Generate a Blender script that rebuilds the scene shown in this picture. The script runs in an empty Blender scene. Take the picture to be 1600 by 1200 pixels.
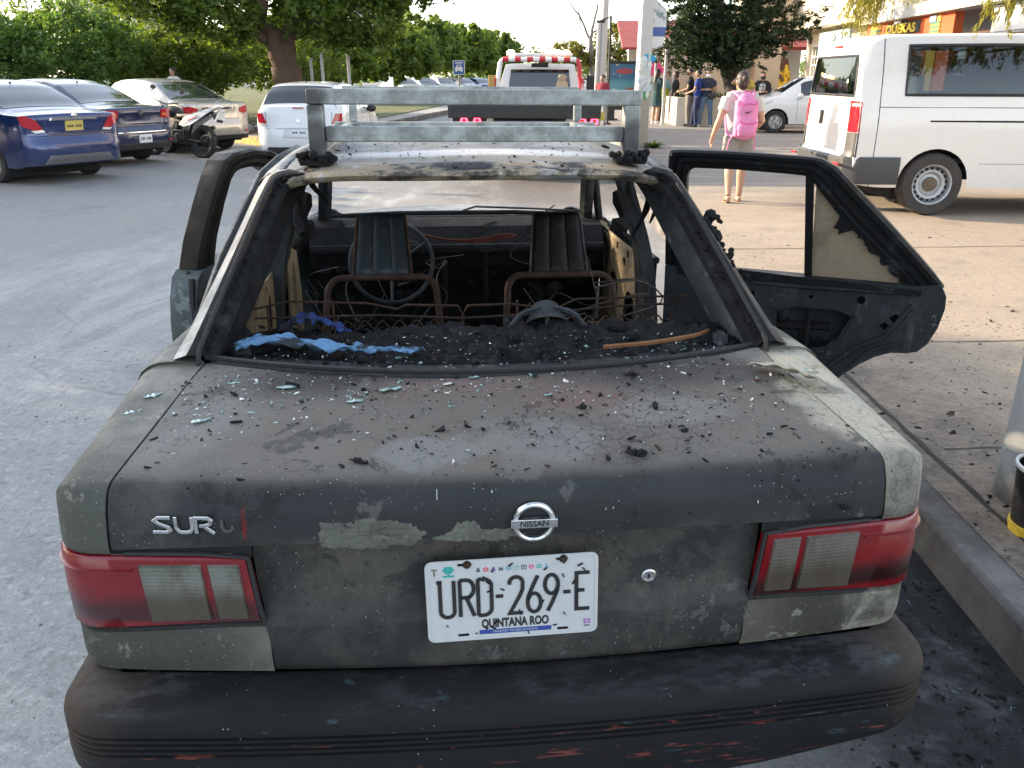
import bpy, bmesh, math, random
import numpy as np
from mathutils import Vector, Matrix, Euler
PI = math.pi
R = math.radians
scene = bpy.context.scene
COL = scene.collection

# ------------------------------------------------------------------ camera
cam_data = bpy.data.cameras.new('camera')
cam = bpy.data.objects.new('camera', cam_data)
COL.objects.link(cam)
cam_data.sensor_width = 36.0
cam_data.lens = 1311 / 1600 * 36.0
cam_data.clip_start = 0.05
cam_data.clip_end = 1500
cam.matrix_world = Matrix.Translation((0, 0, 1.58)) @ Matrix.Rotation(R(90 - 20.12), 4, 'X') @ Matrix.Rotation(R(0.27), 4, 'Z')
scene.camera = cam

# ------------------------------------------------------------------ light
SUN_EL, SUN_AZ = 17.0, -70.0          # azimuth clockwise from +Y (view direction)
sdir = Vector((math.sin(R(SUN_AZ)) * math.cos(R(SUN_EL)), math.cos(R(SUN_AZ)) * math.cos(R(SUN_EL)), math.sin(R(SUN_EL))))
world = bpy.data.worlds.new('World')
scene.world = world
world.use_nodes = True
wn = world.node_tree
bg = wn.nodes['Background']
sky = wn.nodes.new('ShaderNodeTexSky')
sky.sky_type = 'NISHITA'
sky.sun_disc = False
sky.sun_elevation = R(SUN_EL)
sky.sun_rotation = R(SUN_AZ)
sky.air_density = 1.0
sky.dust_density = 1.2
sky.ozone_density = 1.0
hs = wn.nodes.new('ShaderNodeHueSaturation')
hs.inputs['Saturation'].default_value = 0.55
wn.links.new(sky.outputs[0], hs.inputs['Color'])
wn.links.new(hs.outputs[0], bg.inputs[0])
bg.inputs[1].default_value = 0.15
sd = bpy.data.lights.new('sun', 'SUN')
sd.energy = 3.4
sd.angle = R(0.6)
sd.color = (1.0, 0.80, 0.56)
so = bpy.data.objects.new('sun', sd)
so.rotation_euler = sdir.to_track_quat('Z', 'Y').to_euler()
so.location = (-30, 20, 30)
COL.objects.link(so)
scene.view_settings.view_transform = 'Standard'
scene.view_settings.look = 'None'
scene.view_settings.exposure = 1.98
scene.view_settings.gamma = 1.0

# ------------------------------------------------------------------ mesh helpers
def V(*a): return Vector(a)

class MB:
 """collects faces and links them as one mesh object"""
 def __init__(self, T=None):
  self.v, self.f, self.m, self.mi, self.T = [], [], [], 0, T
 def add(self, vs, fs, flip=False):
  o = len(self.v)
  T = self.T
  for p in vs:
   p = Vector(p)
   self.v.append(T @ p if T is not None else p)
  for f in fs:
   f = [o + i for i in f]
   self.f.append(f[::-1] if flip else f)
   self.m.append(self.mi)
  return self
 def box(self, c, s, rot=None):
  x, y, z = s[0] / 2, s[1] / 2, s[2] / 2
  vs = [Vector((a, b, d)) for d in (-z, z) for b in (-y, y) for a in (-x, x)]
  if rot is not None:
   Rm = Euler(rot).to_matrix() if not isinstance(rot, Matrix) else rot
   vs = [Rm @ p for p in vs]
  c = Vector(c)
  return self.add([p + c for p in vs], [(0, 2, 3, 1), (4, 5, 7, 6), (0, 1, 5, 4), (2, 6, 7, 3), (0, 4, 6, 2), (1, 3, 7, 5)])
 def grid(self, fn, nu, nv, cu=False, flip=False):
  vs = [fn(i / (nu if cu else nu - 1), j / (nv - 1)) for j in range(nv) for i in range(nu)]
  fs = []
  for j in range(nv - 1):
   for i in range(nu if cu else nu - 1):
    k = (i + 1) % nu
    fs.append((j * nu + i, j * nu + k, (j + 1) * nu + k, (j + 1) * nu + i))
  return self.add(vs, fs, flip)
 def rows(self, rows, closed=False, flip=False, cap=False):
  n = len(rows[0])
  vs = [p for r in rows for p in r]
  fs = []
  for j in range(len(rows) - 1):
   for i in range(n if closed else n - 1):
    k = (i + 1) % n
    fs.append((j * n + i, j * n + k, (j + 1) * n + k, (j + 1) * n + i))
  if cap:
   fs.append(tuple(range(n))[::-1])
   fs.append(tuple((len(rows) - 1) * n + i for i in range(n)))
  return self.add(vs, fs, flip)
 def tube(self, path, r, seg=8, cap=True, closed=False, squash=1.0):
  path = [Vector(p) for p in path]
  n = len(path)
  rs = [r] * n if not hasattr(r, '__len__') else r
  ref = None
  rows = []
  for i, p in enumerate(path):
   a = path[i - 1] if (i > 0 or closed) else p
   b = path[(i + 1) % n] if (i < n - 1 or closed) else p
   t = (b - a).normalized()
   if ref is None:
    ref = Vector((0, 0, 1)) if abs(t.z) < .9 else Vector((1, 0, 0))
   u = (ref - t * ref.dot(t))
   if u.length < 1e-5: u = t.orthogonal()
   u.normalize()
   w = t.cross(u)
   ref = u
   rows.append([p + (u * math.cos(2 * PI * k / seg) + w * math.sin(2 * PI * k / seg) * squash) * rs[i] for k in range(seg)])
  if closed: rows.append(rows[0])
  return self.rows(rows, closed=True, cap=cap and not closed)
 def lathe(self, prof, seg=24, M=None, cap=False):
  """prof: (radius, height) about local Z, placed by matrix M"""
  M = M or Matrix()
  rows = [[M @ Vector((r * math.cos(2 * PI * k / seg), r * math.sin(2 * PI * k / seg), z)) for k in range(seg)] for r, z in prof]
  return self.rows(rows, closed=True, cap=cap)
 def prism(self, poly, fn, d0, d1):
  """extrude polygon (2-D list) between depths; fn(a, b, d) -> point"""
  n = len(poly)
  vs = [fn(a, b, d0) for a, b in poly] + [fn(a, b, d1) for a, b in poly]
  fs = [tuple(range(n))[::-1], tuple(range(n, 2 * n))] + [(i, (i + 1) % n, n + (i + 1) % n, n + i) for i in range(n)]
  return self.add(vs, fs)
 def ring(self, outer, inner, fn, d0, d1):
  """plate with a hole; outer and inner have equal point counts"""
  n = len(outer)
  vs = []
  for d in (d0, d1):
   vs += [fn(a, b, d) for a, b in outer] + [fn(a, b, d) for a, b in inner]
  fs = []
  for i in range(n):
   k = (i + 1) % n
   fs += [(i, n + i, n + k, k), (2 * n + i, 2 * n + k, 3 * n + k, 3 * n + i), (i, k, 2 * n + k, 2 * n + i), (n + i, 3 * n + i, 3 * n + k, n + k)]
  return self.add(vs, fs)
 def ball(self, c, r, seg=12, ring=8, M=None):
  r = (r, r, r) if not hasattr(r, '__len__') else r
  c = Vector(c)
  def fn(u, v):
   th, ph = 2 * PI * u, PI * (v * .998 + .001)
   p = Vector((r[0] * math.sin(ph) * math.cos(th), r[1] * math.sin(ph) * math.sin(th), -r[2] * math.cos(ph)))
   return c + (M @ p if M is not None else p)
  return self.grid(fn, seg, ring, cu=True)
 def mesh(self, name, mats, smooth=True, angle=38):
  me = bpy.data.meshes.new(name)
  me.from_pydata([tuple(p) for p in self.v], [], self.f)
  for m in (mats if isinstance(mats, (list, tuple)) else [mats]): me.materials.append(m)
  if any(self.m): me.polygons.foreach_set('material_index', self.m)
  if smooth:
   me.polygons.foreach_set('use_smooth', [True] * len(self.f))
   me.set_sharp_from_angle(angle=R(angle))
  me.update()
  return me
 def build(self, name, mats, parent=None, smooth=True, angle=38, bevel=0, fix=True, bseg=2):
  me = self.mesh(name, mats, smooth, angle)
  if fix:
   bm = bmesh.new(); bm.from_mesh(me)
   bmesh.ops.remove_doubles(bm, verts=bm.verts, dist=1e-5)
   bmesh.ops.recalc_face_normals(bm, faces=bm.faces)
   bm.to_mesh(me); bm.free()
  o = bpy.data.objects.new(name, me)
  COL.objects.link(o)
  if parent is not None: o.parent = parent
  if bevel:
   b = o.modifiers.new('bevel', 'BEVEL'); b.width = bevel; b.segments = bseg; b.limit_method = 'ANGLE'; b.angle_limit = R(40)
   b.harden_normals = False
  return o

def tag(o, label=None, cat=None, group=None, kind=None):
 if label: o['label'] = label
 if cat: o['category'] = cat
 if group: o['group'] = group
 if kind: o['kind'] = kind
 return o
def empty(name, loc=(0, 0, 0), rz=0, label=None, cat=None, group=None):
 o = bpy.data.objects.new(name, None)
 o.empty_display_size = .2
 COL.objects.link(o)
 o.location = loc; o.rotation_euler = (0, 0, rz)
 return tag(o, label, cat, group)
def copy_tree(o, parent=None):
 c = o.copy(); COL.objects.link(c)
 if parent is not None: c.parent = parent
 for ch in list(o.children): copy_tree(ch, c)
 return c
def solidify(o, t, offset=-1):
 s = o.modifiers.new('solid', 'SOLIDIFY'); s.thickness = t; s.offset = offset
 return o
def lerp(a, b, t): return a + (b - a) * t
def smooth01(t):
 t = max(0, min(1, t)); return t * t * (3 - 2 * t)
def interp(x, xs, ys):
 return float(np.interp(x, xs, ys))
def spline(pts, n):
 """Catmull-Rom through points"""
 P = [Vector(p) for p in pts]
 P = [P[0] * 2 - P[1]] + P + [P[-1] * 2 - P[-2]]
 out = []
 m = len(P) - 3
 for k in range(n):
  t = k / (n - 1) * m
  i = min(int(t), m - 1); t -= i
  a, b, c, d = P[i:i + 4]
  out.append(.5 * ((2 * b) + (c - a) * t + (2 * a - 5 * b + 4 * c - d) * t * t + (3 * b - a - 3 * c + d) * t ** 3))
 return out
def ribbon(mb, pts, w, fn, d0, d1, closed=False):
 """flat stroke of width w along a 2-D polyline, extruded d0..d1 through fn"""
 n = len(pts)
 L, Rr = [], []
 for i, (x, y) in enumerate(pts):
  a = pts[i - 1] if (i > 0 or closed) else None
  b = pts[(i + 1) % n] if (i < n - 1 or closed) else None
  d1v = Vector((x - a[0], y - a[1])).normalized() if a else None
  d2v = Vector((b[0] - x, b[1] - y)).normalized() if b else None
  d1v = d1v or d2v; d2v = d2v or d1v
  n1 = Vector((-d1v.y, d1v.x)); n2 = Vector((-d2v.y, d2v.x))
  m = (n1 + n2)
  if m.length < 1e-4: m = n1.copy()
  m.normalize()
  k = min(1.8, 1 / max(.3, m.dot(n1))) * w / 2
  L.append((x + m.x * k, y + m.y * k)); Rr.append((x - m.x * k, y - m.y * k))
 vs = [fn(*p, d) for d in (d0, d1) for p in L + Rr]
 fs = []
 N2 = 2 * n
 for i in range(n if closed else n - 1):
  k = (i + 1) % n
  fs += [(i, k, n + k, n + i), (N2 + i, N2 + n + i, N2 + n + k, N2 + k), (i, N2 + i, N2 + k, k), (n + i, n + k, N2 + n + k, N2 + n + i)]
 if not closed:
  fs += [(0, n, N2 + n, N2), (n - 1, N2 + n - 1, N2 + n + n - 1, n + n - 1)]
 mb.add(vs, fs)
def arc(cx, cy, rx, ry, a0, a1, n=8):
 return [(cx + rx * math.cos(R(a0 + (a1 - a0) * k / n)), cy + ry * math.sin(R(a0 + (a1 - a0) * k / n))) for k in range(n + 1)]
def text_mesh(name, body, size, mat, parent, M, extrude=.002, sx=1.0, align='CENTER', bold=0.0, tol=0):
 cu = bpy.data.curves.new(name, 'FONT')
 cu.body = body; cu.size = size; cu.extrude = extrude; cu.align_x = align; cu.align_y = 'CENTER'; cu.offset = bold
 cu.resolution_u = 3
 t = bpy.data.objects.new(name, cu); COL.objects.link(t)
 dg = bpy.context.evaluated_depsgraph_get()
 me = bpy.data.meshes.new_from_object(t.evaluated_get(dg))
 bpy.data.objects.remove(t); bpy.data.curves.remove(cu)
 me.name = name
 me.transform(M @ Matrix.Diagonal((sx, 1, 1, 1)))
 me.materials.clear(); me.materials.append(mat)
 o = bpy.data.objects.new(name, me); COL.objects.link(o)
 if parent is not None: o.parent = parent
 return o

# ------------------------------------------------------------------ material helpers
class MT:
 def __init__(self, name):
  self.mat = bpy.data.materials.new(name); self.mat.use_nodes = True
  self.nt = self.mat.node_tree
  self.b = self.nt.nodes['Principled BSDF']
  self.out = self.nt.nodes['Material Output']
  self.tc = self.nt.nodes.new('ShaderNodeTexCoord')
 def n(self, t, **kw):
  nd = self.nt.nodes.new(t)
  for k, v in kw.items(): setattr(nd, k, v)
  return nd
 def l(self, a, b): self.nt.links.new(a, b)
 def val(self, x, sock):
  if hasattr(x, 'is_output') or isinstance(x, bpy.types.NodeSocket): self.l(x, sock)
  else:
   if isinstance(x, (tuple, list)) and len(x) == 3 and sock.type == 'RGBA': x = (*x, 1)
   sock.default_value = x
 def co(self, scale=(1, 1, 1), loc=(0, 0, 0), kind='Object', rot=(0, 0, 0)):
  mp = self.n('ShaderNodeMapping')
  mp.inputs['Scale'].default_value = scale; mp.inputs['Location'].default_value = loc; mp.inputs['Rotation'].default_value = rot
  self.l(self.tc.outputs[kind], mp.inputs[0])
  return mp.outputs[0]
 def noise(self, scale=5, detail=6, rough=.6, co=None, dist=0, fac=True):
  nd = self.n('ShaderNodeTexNoise')
  nd.inputs['Scale'].default_value = scale; nd.inputs['Detail'].default_value = detail
  nd.inputs['Roughness'].default_value = rough; nd.inputs['Distortion'].default_value = dist
  self.l(co if co is not None else self.tc.outputs['Object'], nd.inputs['Vector'])
  return nd.outputs[0] if fac else nd.outputs[1]
 def voro(self, scale=5, co=None, feature='F1', out='Distance', rnd=1):
  nd = self.n('ShaderNodeTexVoronoi', feature=feature)
  nd.inputs['Scale'].default_value = scale; nd.inputs['Randomness'].default_value = rnd
  self.l(co if co is not None else self.tc.outputs['Object'], nd.inputs['Vector'])
  return nd.outputs[out]
 def wave(self, scale, axis='X', dist=0, co=None, kind='BANDS', prof='SIN'):
  nd = self.n('ShaderNodeTexWave', wave_type=kind, bands_direction=axis, wave_profile=prof)
  nd.inputs['Scale'].default_value = scale; nd.inputs['Distortion'].default_value = dist
  self.l(co if co is not None else self.tc.outputs['Object'], nd.inputs['Vector'])
  return nd.outputs[1]
 def rng(self, x, a, b, c=0, d=1, smooth=True):
  nd = self.n('ShaderNodeMapRange', interpolation_type='SMOOTHSTEP' if smooth else 'LINEAR')
  self.val(x, nd.inputs[0])
  for i, k in enumerate((a, b, c, d)): nd.inputs[i + 1].default_value = k
  return nd.outputs[0]
 def math(self, op, a, b=0.0, c=None):
  nd = self.n('ShaderNodeMath', operation=op)
  self.val(a, nd.inputs[0]); self.val(b, nd.inputs[1])
  if c is not None: self.val(c, nd.inputs[2])
  return nd.outputs[0]
 def mix(self, f, a, b):
  nd = self.n('ShaderNodeMix', data_type='RGBA')
  self.val(f, nd.inputs[0]); self.val(a, nd.inputs[6]); self.val(b, nd.inputs[7])
  return nd.outputs[2]
 def sep(self, co=None):
  nd = self.n('ShaderNodeSeparateXYZ'); self.l(co if co is not None else self.tc.outputs['Object'], nd.inputs[0])
  return nd.outputs
 def blob(self, c, r, nz=.5, ns=8, soft=.35, scale=(1, 1, 1)):
  """soft-edged stain around point c (object space)"""
  mp = self.co(loc=tuple(-c[i] * (1 / r) * scale[i] for i in range(3)), scale=tuple(s / r for s in scale))
  ln = self.n('ShaderNodeVectorMath', operation='LENGTH'); self.l(mp, ln.inputs[0])
  nzv = self.noise(ns, 8, .65)
  d = self.math('ADD', ln.outputs[1], self.math('MULTIPLY', self.math('SUBTRACT', nzv, .5), nz * 2))
  return self.rng(d, 1 + soft, 1 - soft)
 def bump(self, h, s=.3, d=.01, prev=None):
  nd = self.n('ShaderNodeBump'); nd.inputs['Strength'].default_value = s; nd.inputs['Distance'].default_value = d
  self.l(h, nd.inputs['Height'])
  if prev is not None: self.l(prev, nd.inputs['Normal'])
  return nd.outputs[0]
 def set(self, **kw):
  names = dict(col='Base Color', rough='Roughness', metal='Metallic', nrm='Normal', spec='Specular IOR Level', coat='Coat Weight', coatr='Coat Roughness',
      emit='Emission Color', es='Emission Strength', trans='Transmission Weight', alpha='Alpha', ior='IOR', sheen='Sheen Weight')
  for k, v in kw.items(): self.val(v, self.b.inputs[names[k]])
  return self.mat
MATS = {}
def pm(name, col, rough=.5, metal=0.0, var=.12, ns=6.0, bump=0.0, bs=60, spec=.5, coat=0.0, rvar=.1):
 """plain surface with a little procedural colour, gloss and relief variation"""
 if name in MATS: return MATS[name]
 m = MT(name)
 a = m.noise(ns, 5)
 c1 = tuple(min(1, k * (1 - var)) for k in col); c2 = tuple(min(1, k * (1 + var)) for k in col)
 kw = dict(col=m.mix(a, c1, c2), metal=metal, spec=spec, coat=coat, rough=m.rng(m.noise(ns * 2.3, 4), .3, .7, max(.02, rough - rvar), min(1, rough + rvar)))
 if bump: kw['nrm'] = m.bump(m.noise(bs, 5), bump, .004)
 MATS[name] = m.set(**kw)
 return MATS[name]
def glassmat(name, tint=(.02, .03, .03), rough=.03, alpha=.45):
 if name in MATS: return MATS[name]
 m = MT(name)
 g = m.n('ShaderNodeBsdfGlossy'); g.inputs[0].default_value = (.9, .95, 1, 1); g.inputs[1].default_value = rough
 t = m.n('ShaderNodeBsdfTransparent'); t.inputs[0].default_value = (*[1 - alpha * (1 - k) for k in tint], 1)
 fr = m.n('ShaderNodeFresnel'); fr.inputs[0].default_value = 1.5
 mx = m.n('ShaderNodeMixShader')
 f2 = m.math('MAXIMUM', fr.outputs[0], .06)
 m.l(f2, mx.inputs[0]); m.l(t.outputs[0], mx.inputs[1]); m.l(g.outputs[0], mx.inputs[2])
 m.l(mx.outputs[0], m.out.inputs[0])
 MATS[name] = m.mat
 return m.mat
def emitmat(name, col, s):
 if name in MATS: return MATS[name]
 m = MT(name); MATS[name] = m.set(col=col, emit=col, es=s, rough=.3)
 return MATS[name]
# ================================================================== SETTING
def m_asphalt():
 m = MT('asphalt')
 grain = m.noise(140, 4, .7)
 big = m.noise(.35, 6, .6)
 med = m.noise(2.2, 8, .65)
 col = m.mix(big, (.165, .164, .165), (.235, .233, .23))
 col = m.mix(m.rng(grain, .35, .7), col, m.mix(.5, col, (.26, .26, .26)))
 # extinguisher powder around the car: thick on its left, streaks ahead
 w1 = m.blob((-2.0, 2.4, 0), 2.5, .55, 1.6, .5, (.9, .75, 1))
 w2 = m.blob((-2.2, 5.2, 0), 2.4, .5, .9, .5, (1, .6, 1))
 w3 = m.blob((-6.0, 8.5, 0), 5.0, .5, .5, .6, (.7, 1, 1))
 st = m.noise(1.0, 8, .7, m.co((1.5, .35, 1), rot=(0, 0, R(-28))))
 pw = m.math('MAXIMUM', m.math('MULTIPLY', w1, m.rng(med, .25, .55, .6, 1)), m.math('MULTIPLY', w2, m.rng(st, .4, .6, .25, .8)))
 pw = m.math('MAXIMUM', pw, m.math('MULTIPLY', w3, .12))
 ahead = m.math('MULTIPLY', m.blob((0.2, 11.5, 0), 4.2, .35, .8, .4, (1, .9, 1)), m.rng(st, .46, .64))
 pw = m.math('MAXIMUM', pw, m.math('MULTIPLY', ahead, .6))
 # tyre tracks printed in the powder: two arcs
 def track(cx, cy, rad, wd):
  mp = m.co(loc=(-cx, -cy, 0)); xy = m.n('ShaderNodeVectorMath', operation='MULTIPLY'); m.l(mp, xy.inputs[0]); xy.inputs[1].default_value = (1, 1, 0)
  ln = m.n('ShaderNodeVectorMath', operation='LENGTH'); m.l(xy.outputs[0], ln.inputs[0])
  d = m.math('ABSOLUTE', m.math('SUBTRACT', ln.outputs[1], rad))
  ribs = m.rng(m.math('SINE', m.math('MULTIPLY', d, 150)), -.9, .2)
  return m.math('MULTIPLY', m.math('MULTIPLY', m.rng(d, wd, wd * .6), m.math('ADD', .4, m.math('MULTIPLY', ribs, .6))), m.rng(med, .3, .5, .45, 1))
 yv = m.sep()[1]
 lim = m.math('MULTIPLY', m.rng(yv, 2.5, 4.0), m.rng(yv, 7.2, 6.3))
 tr = m.math('MULTIPLY', m.math('MAXIMUM', track(2.1, 4.55, 5.02, .13), track(2.1, 4.55, 4.70, .10)), lim)
 pw = m.math('MAXIMUM', pw, m.math('MULTIPLY', tr, .65))
 col = m.mix(pw, col, m.mix(m.rng(grain, .3, .7), (.42, .435, .44), (.60, .62, .62)))
 col = m.mix(m.math('MULTIPLY', tr, .3), col, (.66, .67, .67))
 # wet soot in the gutter and round the car
 xv = m.sep()[0]
 soot = m.math('MULTIPLY', m.rng(xv, .35, 1.1), m.rng(yv, 7.5, 3.5))
 soot = m.math('MULTIPLY', soot, m.rng(m.noise(3.5, 9, .7), .2, .5, .5, 1))
 col = m.mix(soot, col, m.mix(m.rng(m.noise(9, 9, .75), .5, .72), (.018, .018, .02), (.075, .09, .095)))
 # dark brown patch on the road at the tow truck's tail
 brown_patch = m.math('MULTIPLY', m.blob((1.15, 12.6, 0), 1.5, .45, 1.2, .35, (.8, .8, 1)), .6)
 col = m.mix(brown_patch, col, (.075, .062, .058))
 # black flecks
 fl = m.rng(m.voro(26), .10, .06)
 fl = m.math('MULTIPLY', fl, m.rng(m.noise(1.7, 4), .48, .62))
 col = m.mix(m.math('MULTIPLY', m.rng(m.noise(.8, 8, .75), .55, .68), .35), col, (.085, .085, .088))
 ck = m.rng(m.voro(.7, m.mix(.15, m.co(), m.noise(2, 6, .6, fac=False)), 'DISTANCE_TO_EDGE'), .010, .002)
 col = m.mix(m.math('MULTIPLY', m.math('MULTIPLY', ck, .28), m.rng(m.noise(.6, 3), .52, .62)), col, (.05, .05, .052))
 st_ = m.voro(70, out='Color'); col = m.mix(m.math('SUBTRACT', .16, m.math('MULTIPLY', soot, .15)), col, m.mix(m.sep(st_)[0], (.05, .05, .05), (.5, .49, .47)))
 col = m.mix(m.math('MULTIPLY', fl, .8), col, (.03, .03, .032))
 h = m.math('ADD', m.math('MULTIPLY', grain, .6), m.math('MULTIPLY', m.noise(45, 5), .7))
 h = m.math('ADD', h, m.math('MULTIPLY', m.math('MULTIPLY', m.rng(m.noise(16, 9, .75), .42, .6), w1), 1.6))
 col = m.mix(m.math('MULTIPLY', m.math('MULTIPLY', m.rng(m.noise(17, 9, .75), .52, .62), w1), .35), col, (.16, .175, .185))
 return m.set(col=col, rough=m.rng(pw, 0, 1, .68, .92), spec=.35, nrm=m.bump(h, .6, .014))
MAT_ASPHALT = m_asphalt()

def m_pavement():
 m = MT('pavement_concrete')
 big = m.noise(.5, 7, .6); med = m.noise(4, 9, .7); g = m.noise(160, 3, .7)
 col = m.mix(big, (.275, .215, .16), (.39, .315, .24))
 col = m.mix(m.rng(med, .45, .75, 0, .5), col, (.20, .155, .115))
 sp = m.sep()
 # far part is an asphalt forecourt, greyer
 col = m.mix(m.rng(sp[1], 9, 13), col, m.mix(med, (.19, .175, .165), (.27, .25, .235)))
 # paler warm bands across the far part
 band = m.math('MULTIPLY', m.rng(m.noise(1.2, 4, .5, m.co((.25, 1.6, 1))), .5, .62), m.rng(sp[1], 7, 10))
 col = m.mix(m.math('MULTIPLY', band, .45), col, (.40, .35, .29))
 # soot by the car
 d = m.math('MULTIPLY', m.rng(sp[0], 2.9, 1.5), m.rng(sp[1], 7.5, 4))
 s1 = m.math('MULTIPLY', d, m.rng(m.noise(2.4, 9, .72), .3, .62, .15, .85))
 col = m.mix(s1, col, (.05, .045, .043))
 fl = m.math('MULTIPLY', m.rng(m.voro(19, m.co((1, .6, 1))), .2, .12), m.rng(m.noise(2.6, 6), .42, .58))
 fl = m.math('MULTIPLY', fl, m.rng(sp[1], 8.5, 5))
 col = m.mix(m.math('MULTIPLY', fl, .85), col, (.035, .03, .028))
 cr = m.rng(m.voro(.55, m.mix(.12, m.co(), m.noise(3, 5, .6, fac=False)), 'DISTANCE_TO_EDGE'), .006, .001)
 cr = m.math('MULTIPLY', cr, m.rng(m.noise(.9, 4), .5, .6))
 col = m.mix(m.math('MULTIPLY', cr, .4), col, (.06, .05, .045))
 st_ = m.voro(55, out='Color'); col = m.mix(.13, col, m.mix(m.sep(st_)[0], (.06, .05, .045), (.55, .5, .42)))
 col = m.mix(m.math('MULTIPLY', m.rng(m.noise(1.1, 9, .75), .53, .66), .4), col, (.11, .085, .068))
 h = m.math('ADD', m.math('MULTIPLY', g, .5), m.math('MULTIPLY', med, 1.0))
 h = m.math('SUBTRACT', h, m.math('MULTIPLY', cr, .8))
 return m.set(col=col, rough=.85, spec=.3, nrm=m.bump(h, .4, .012))
MAT_PAVE = m_pavement()
def m_kerb(name, paint=None):
 m = MT(name)
 a = m.noise(7, 8, .7)
 col = m.mix(a, (.12, .115, .11), (.22, .21, .20))
 if paint:
  col = m.mix(m.rng(m.noise(9, 8, .75), .40, .56), col, paint)
 else:
  z = m.sep()[2]
  col = m.mix(m.math('MULTIPLY', m.rng(m.noise(3, 8, .7), .35, .6), .75), col, (.045, .042, .04))
 return m.set(col=col, rough=.85, nrm=m.bump(m.noise(70, 6, .7), .4, .01))
MAT_KERB = m_kerb('kerb_concrete')
MAT_KERBY = m_kerb('yellow_kerb_paint', (.50, .36, .05))

def sheet(name, poly, z, mat, label=None, kind='structure', thick=0, kx=None):
 mb = MB()
 if thick: mb.prism(poly, lambda a, b, d: V(a, b, d), z - thick, z)
 else: mb.add([V(a, b, z) for a, b in poly], [tuple(range(len(poly)))])
 o = mb.build(name, mat, smooth=False)
 return tag(o, label, kind=kind)
sheet('road', [(-500, -120), (500, -120), (500, 900), (-500, 900)], 0, MAT_ASPHALT)
KX = lambda y: 1.425 + .0193 * (y - 2)          # kerb face line
kerb_w = .13
def strip(name, mat, x0, x1, z0, z1, ya, yb, n=24, bevel=0):
 mb = MB()
 ys = [ya + (yb - ya) * (k / (n - 1)) ** 2 for k in range(n)]
 mb.rows([[V(KX(y) + x0, y, z0), V(KX(y) + x0 + .012, y, z1), V(KX(y) + x1, y, z1)] for y in ys])
 return mb.build(name, mat, angle=30, bevel=bevel)
tag(strip('kerb', MAT_KERB, 0, kerb_w, -.02, .148, -6, 120, bevel=.018), kind='structure')
sheet('pavement', [(KX(-6) + kerb_w, -6), (200, -6), (200, 120), (KX(120) + kerb_w, 120)], .15, MAT_PAVE)
# joints in the pavement, open grooves filled with dirt (thin sheets 4 mm proud of nothing: cut as dark dirt lines)
mj = pm('joint_dirt', (.04, .033, .03), .95)
def joint(pts, w):
 mb = MB()
 rows = []
 random.seed(int(abs(pts[0][0] * 100)))
 for i in range(len(pts)):
  a = Vector(pts[max(0, i - 1)]); b = Vector(pts[min(len(pts) - 1, i + 1)])
  t = (b - a).normalized(); nn = Vector((-t.y, t.x)) * w * random.uniform(.35, .65)
  rows.append([V(pts[i][0] + nn.x, pts[i][1] + nn.y, .154), V(pts[i][0] - nn.x, pts[i][1] - nn.y, .154)])
 mb.rows(rows)
 return mb
def wob(a, b, n, amp, seed):
 random.seed(seed)
 return [(lerp(a[0], b[0], k / n) + random.uniform(-amp, amp), lerp(a[1], b[1], k / n) + random.uniform(-amp, amp)) for k in range(n + 1)]
jj = MB()
for pts, w in ((wob((1.69, 2.2), (1.78, 9.0), 60, .004, 1), .02), (wob((1.85, 4.6), (6.5, 4.9), 50, .006, 2), .010), (wob((1.9, 7.4), (8.5, 7.9), 40, .01, 3), .014),
    (wob((1.78, 3.15), (3.6, 3.25), 30, .008, 4), .008)):
 b = joint(pts, w); jj.add(b.v, b.f)
tag(jj.build('pavement_joints', mj, smooth=False), kind='structure')

# grass median and the planted island on the far left
MED = [(-5.85, 20.75), (-5.25, 21.6), (-4.95, 24), (-4.05, 30), (-2.9, 40), (-1.6, 55), (0.2, 80), (2.5, 118), (-60, 118), (-60, 30), (-14, 27.5), (-8.4, 23.4), (-6.95, 21.9)]
mpath = pm('path_concrete', (.26, .255, .25), .85, var=.2, ns=1.2, bump=.3)
mgrass = MT('grass')
gcol = mgrass.mix(mgrass.noise(2.0, 6), (.05, .075, .018), (.11, .13, .035))
mgrass.set(col=mgrass.mix(mgrass.rng(mgrass.noise(.4, 4), .4, .7), gcol, (.14, .12, .05)), rough=.9, nrm=mgrass.bump(mgrass.noise(60, 6), .8, .03))
msoil = pm('soil', (.075, .06, .042), .95, var=.3, ns=2, bump=.6, bs=20)
sheet('median_pavement', MED, .13, mpath, thick=.15)
sheet('lawn', [(-4.95, 31), (-4.2, 40), (-3.0, 55), (-1.2, 80), (1.0, 117), (-59, 117), (-59, 31), (-9, 29)], .16, mgrass.mat, thick=.05)
sheet('planting_soil', [(-6.3, 22.2), (-5.7, 24.5), (-5.6, 28.5), (-9, 28.7), (-59, 30.6), (-13.8, 28.2), (-8.2, 24.0)], .17, msoil, thick=.05)
mk = MB()
for a, b in ((MED[-1], MED[0]), (MED[0], MED[1]), (MED[1], MED[2]), (MED[-2], MED[-1])):
 a = Vector((*a, 0)); b = Vector((*b, 0)); t = (b - a).normalized(); nn = V(t.y, -t.x, 0)
 c = (a + b) / 2
 mk.box(c + nn * .06 + V(0, 0, .09), ((b - a).length + .06, .12, .21), Matrix(((t.x, -t.y, 0), (t.y, t.x, 0), (0, 0, 1))))
tag(mk.build('yellow_kerb', MAT_KERBY, smooth=False, bevel=.02), kind='structure')
mk = MB()
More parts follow.
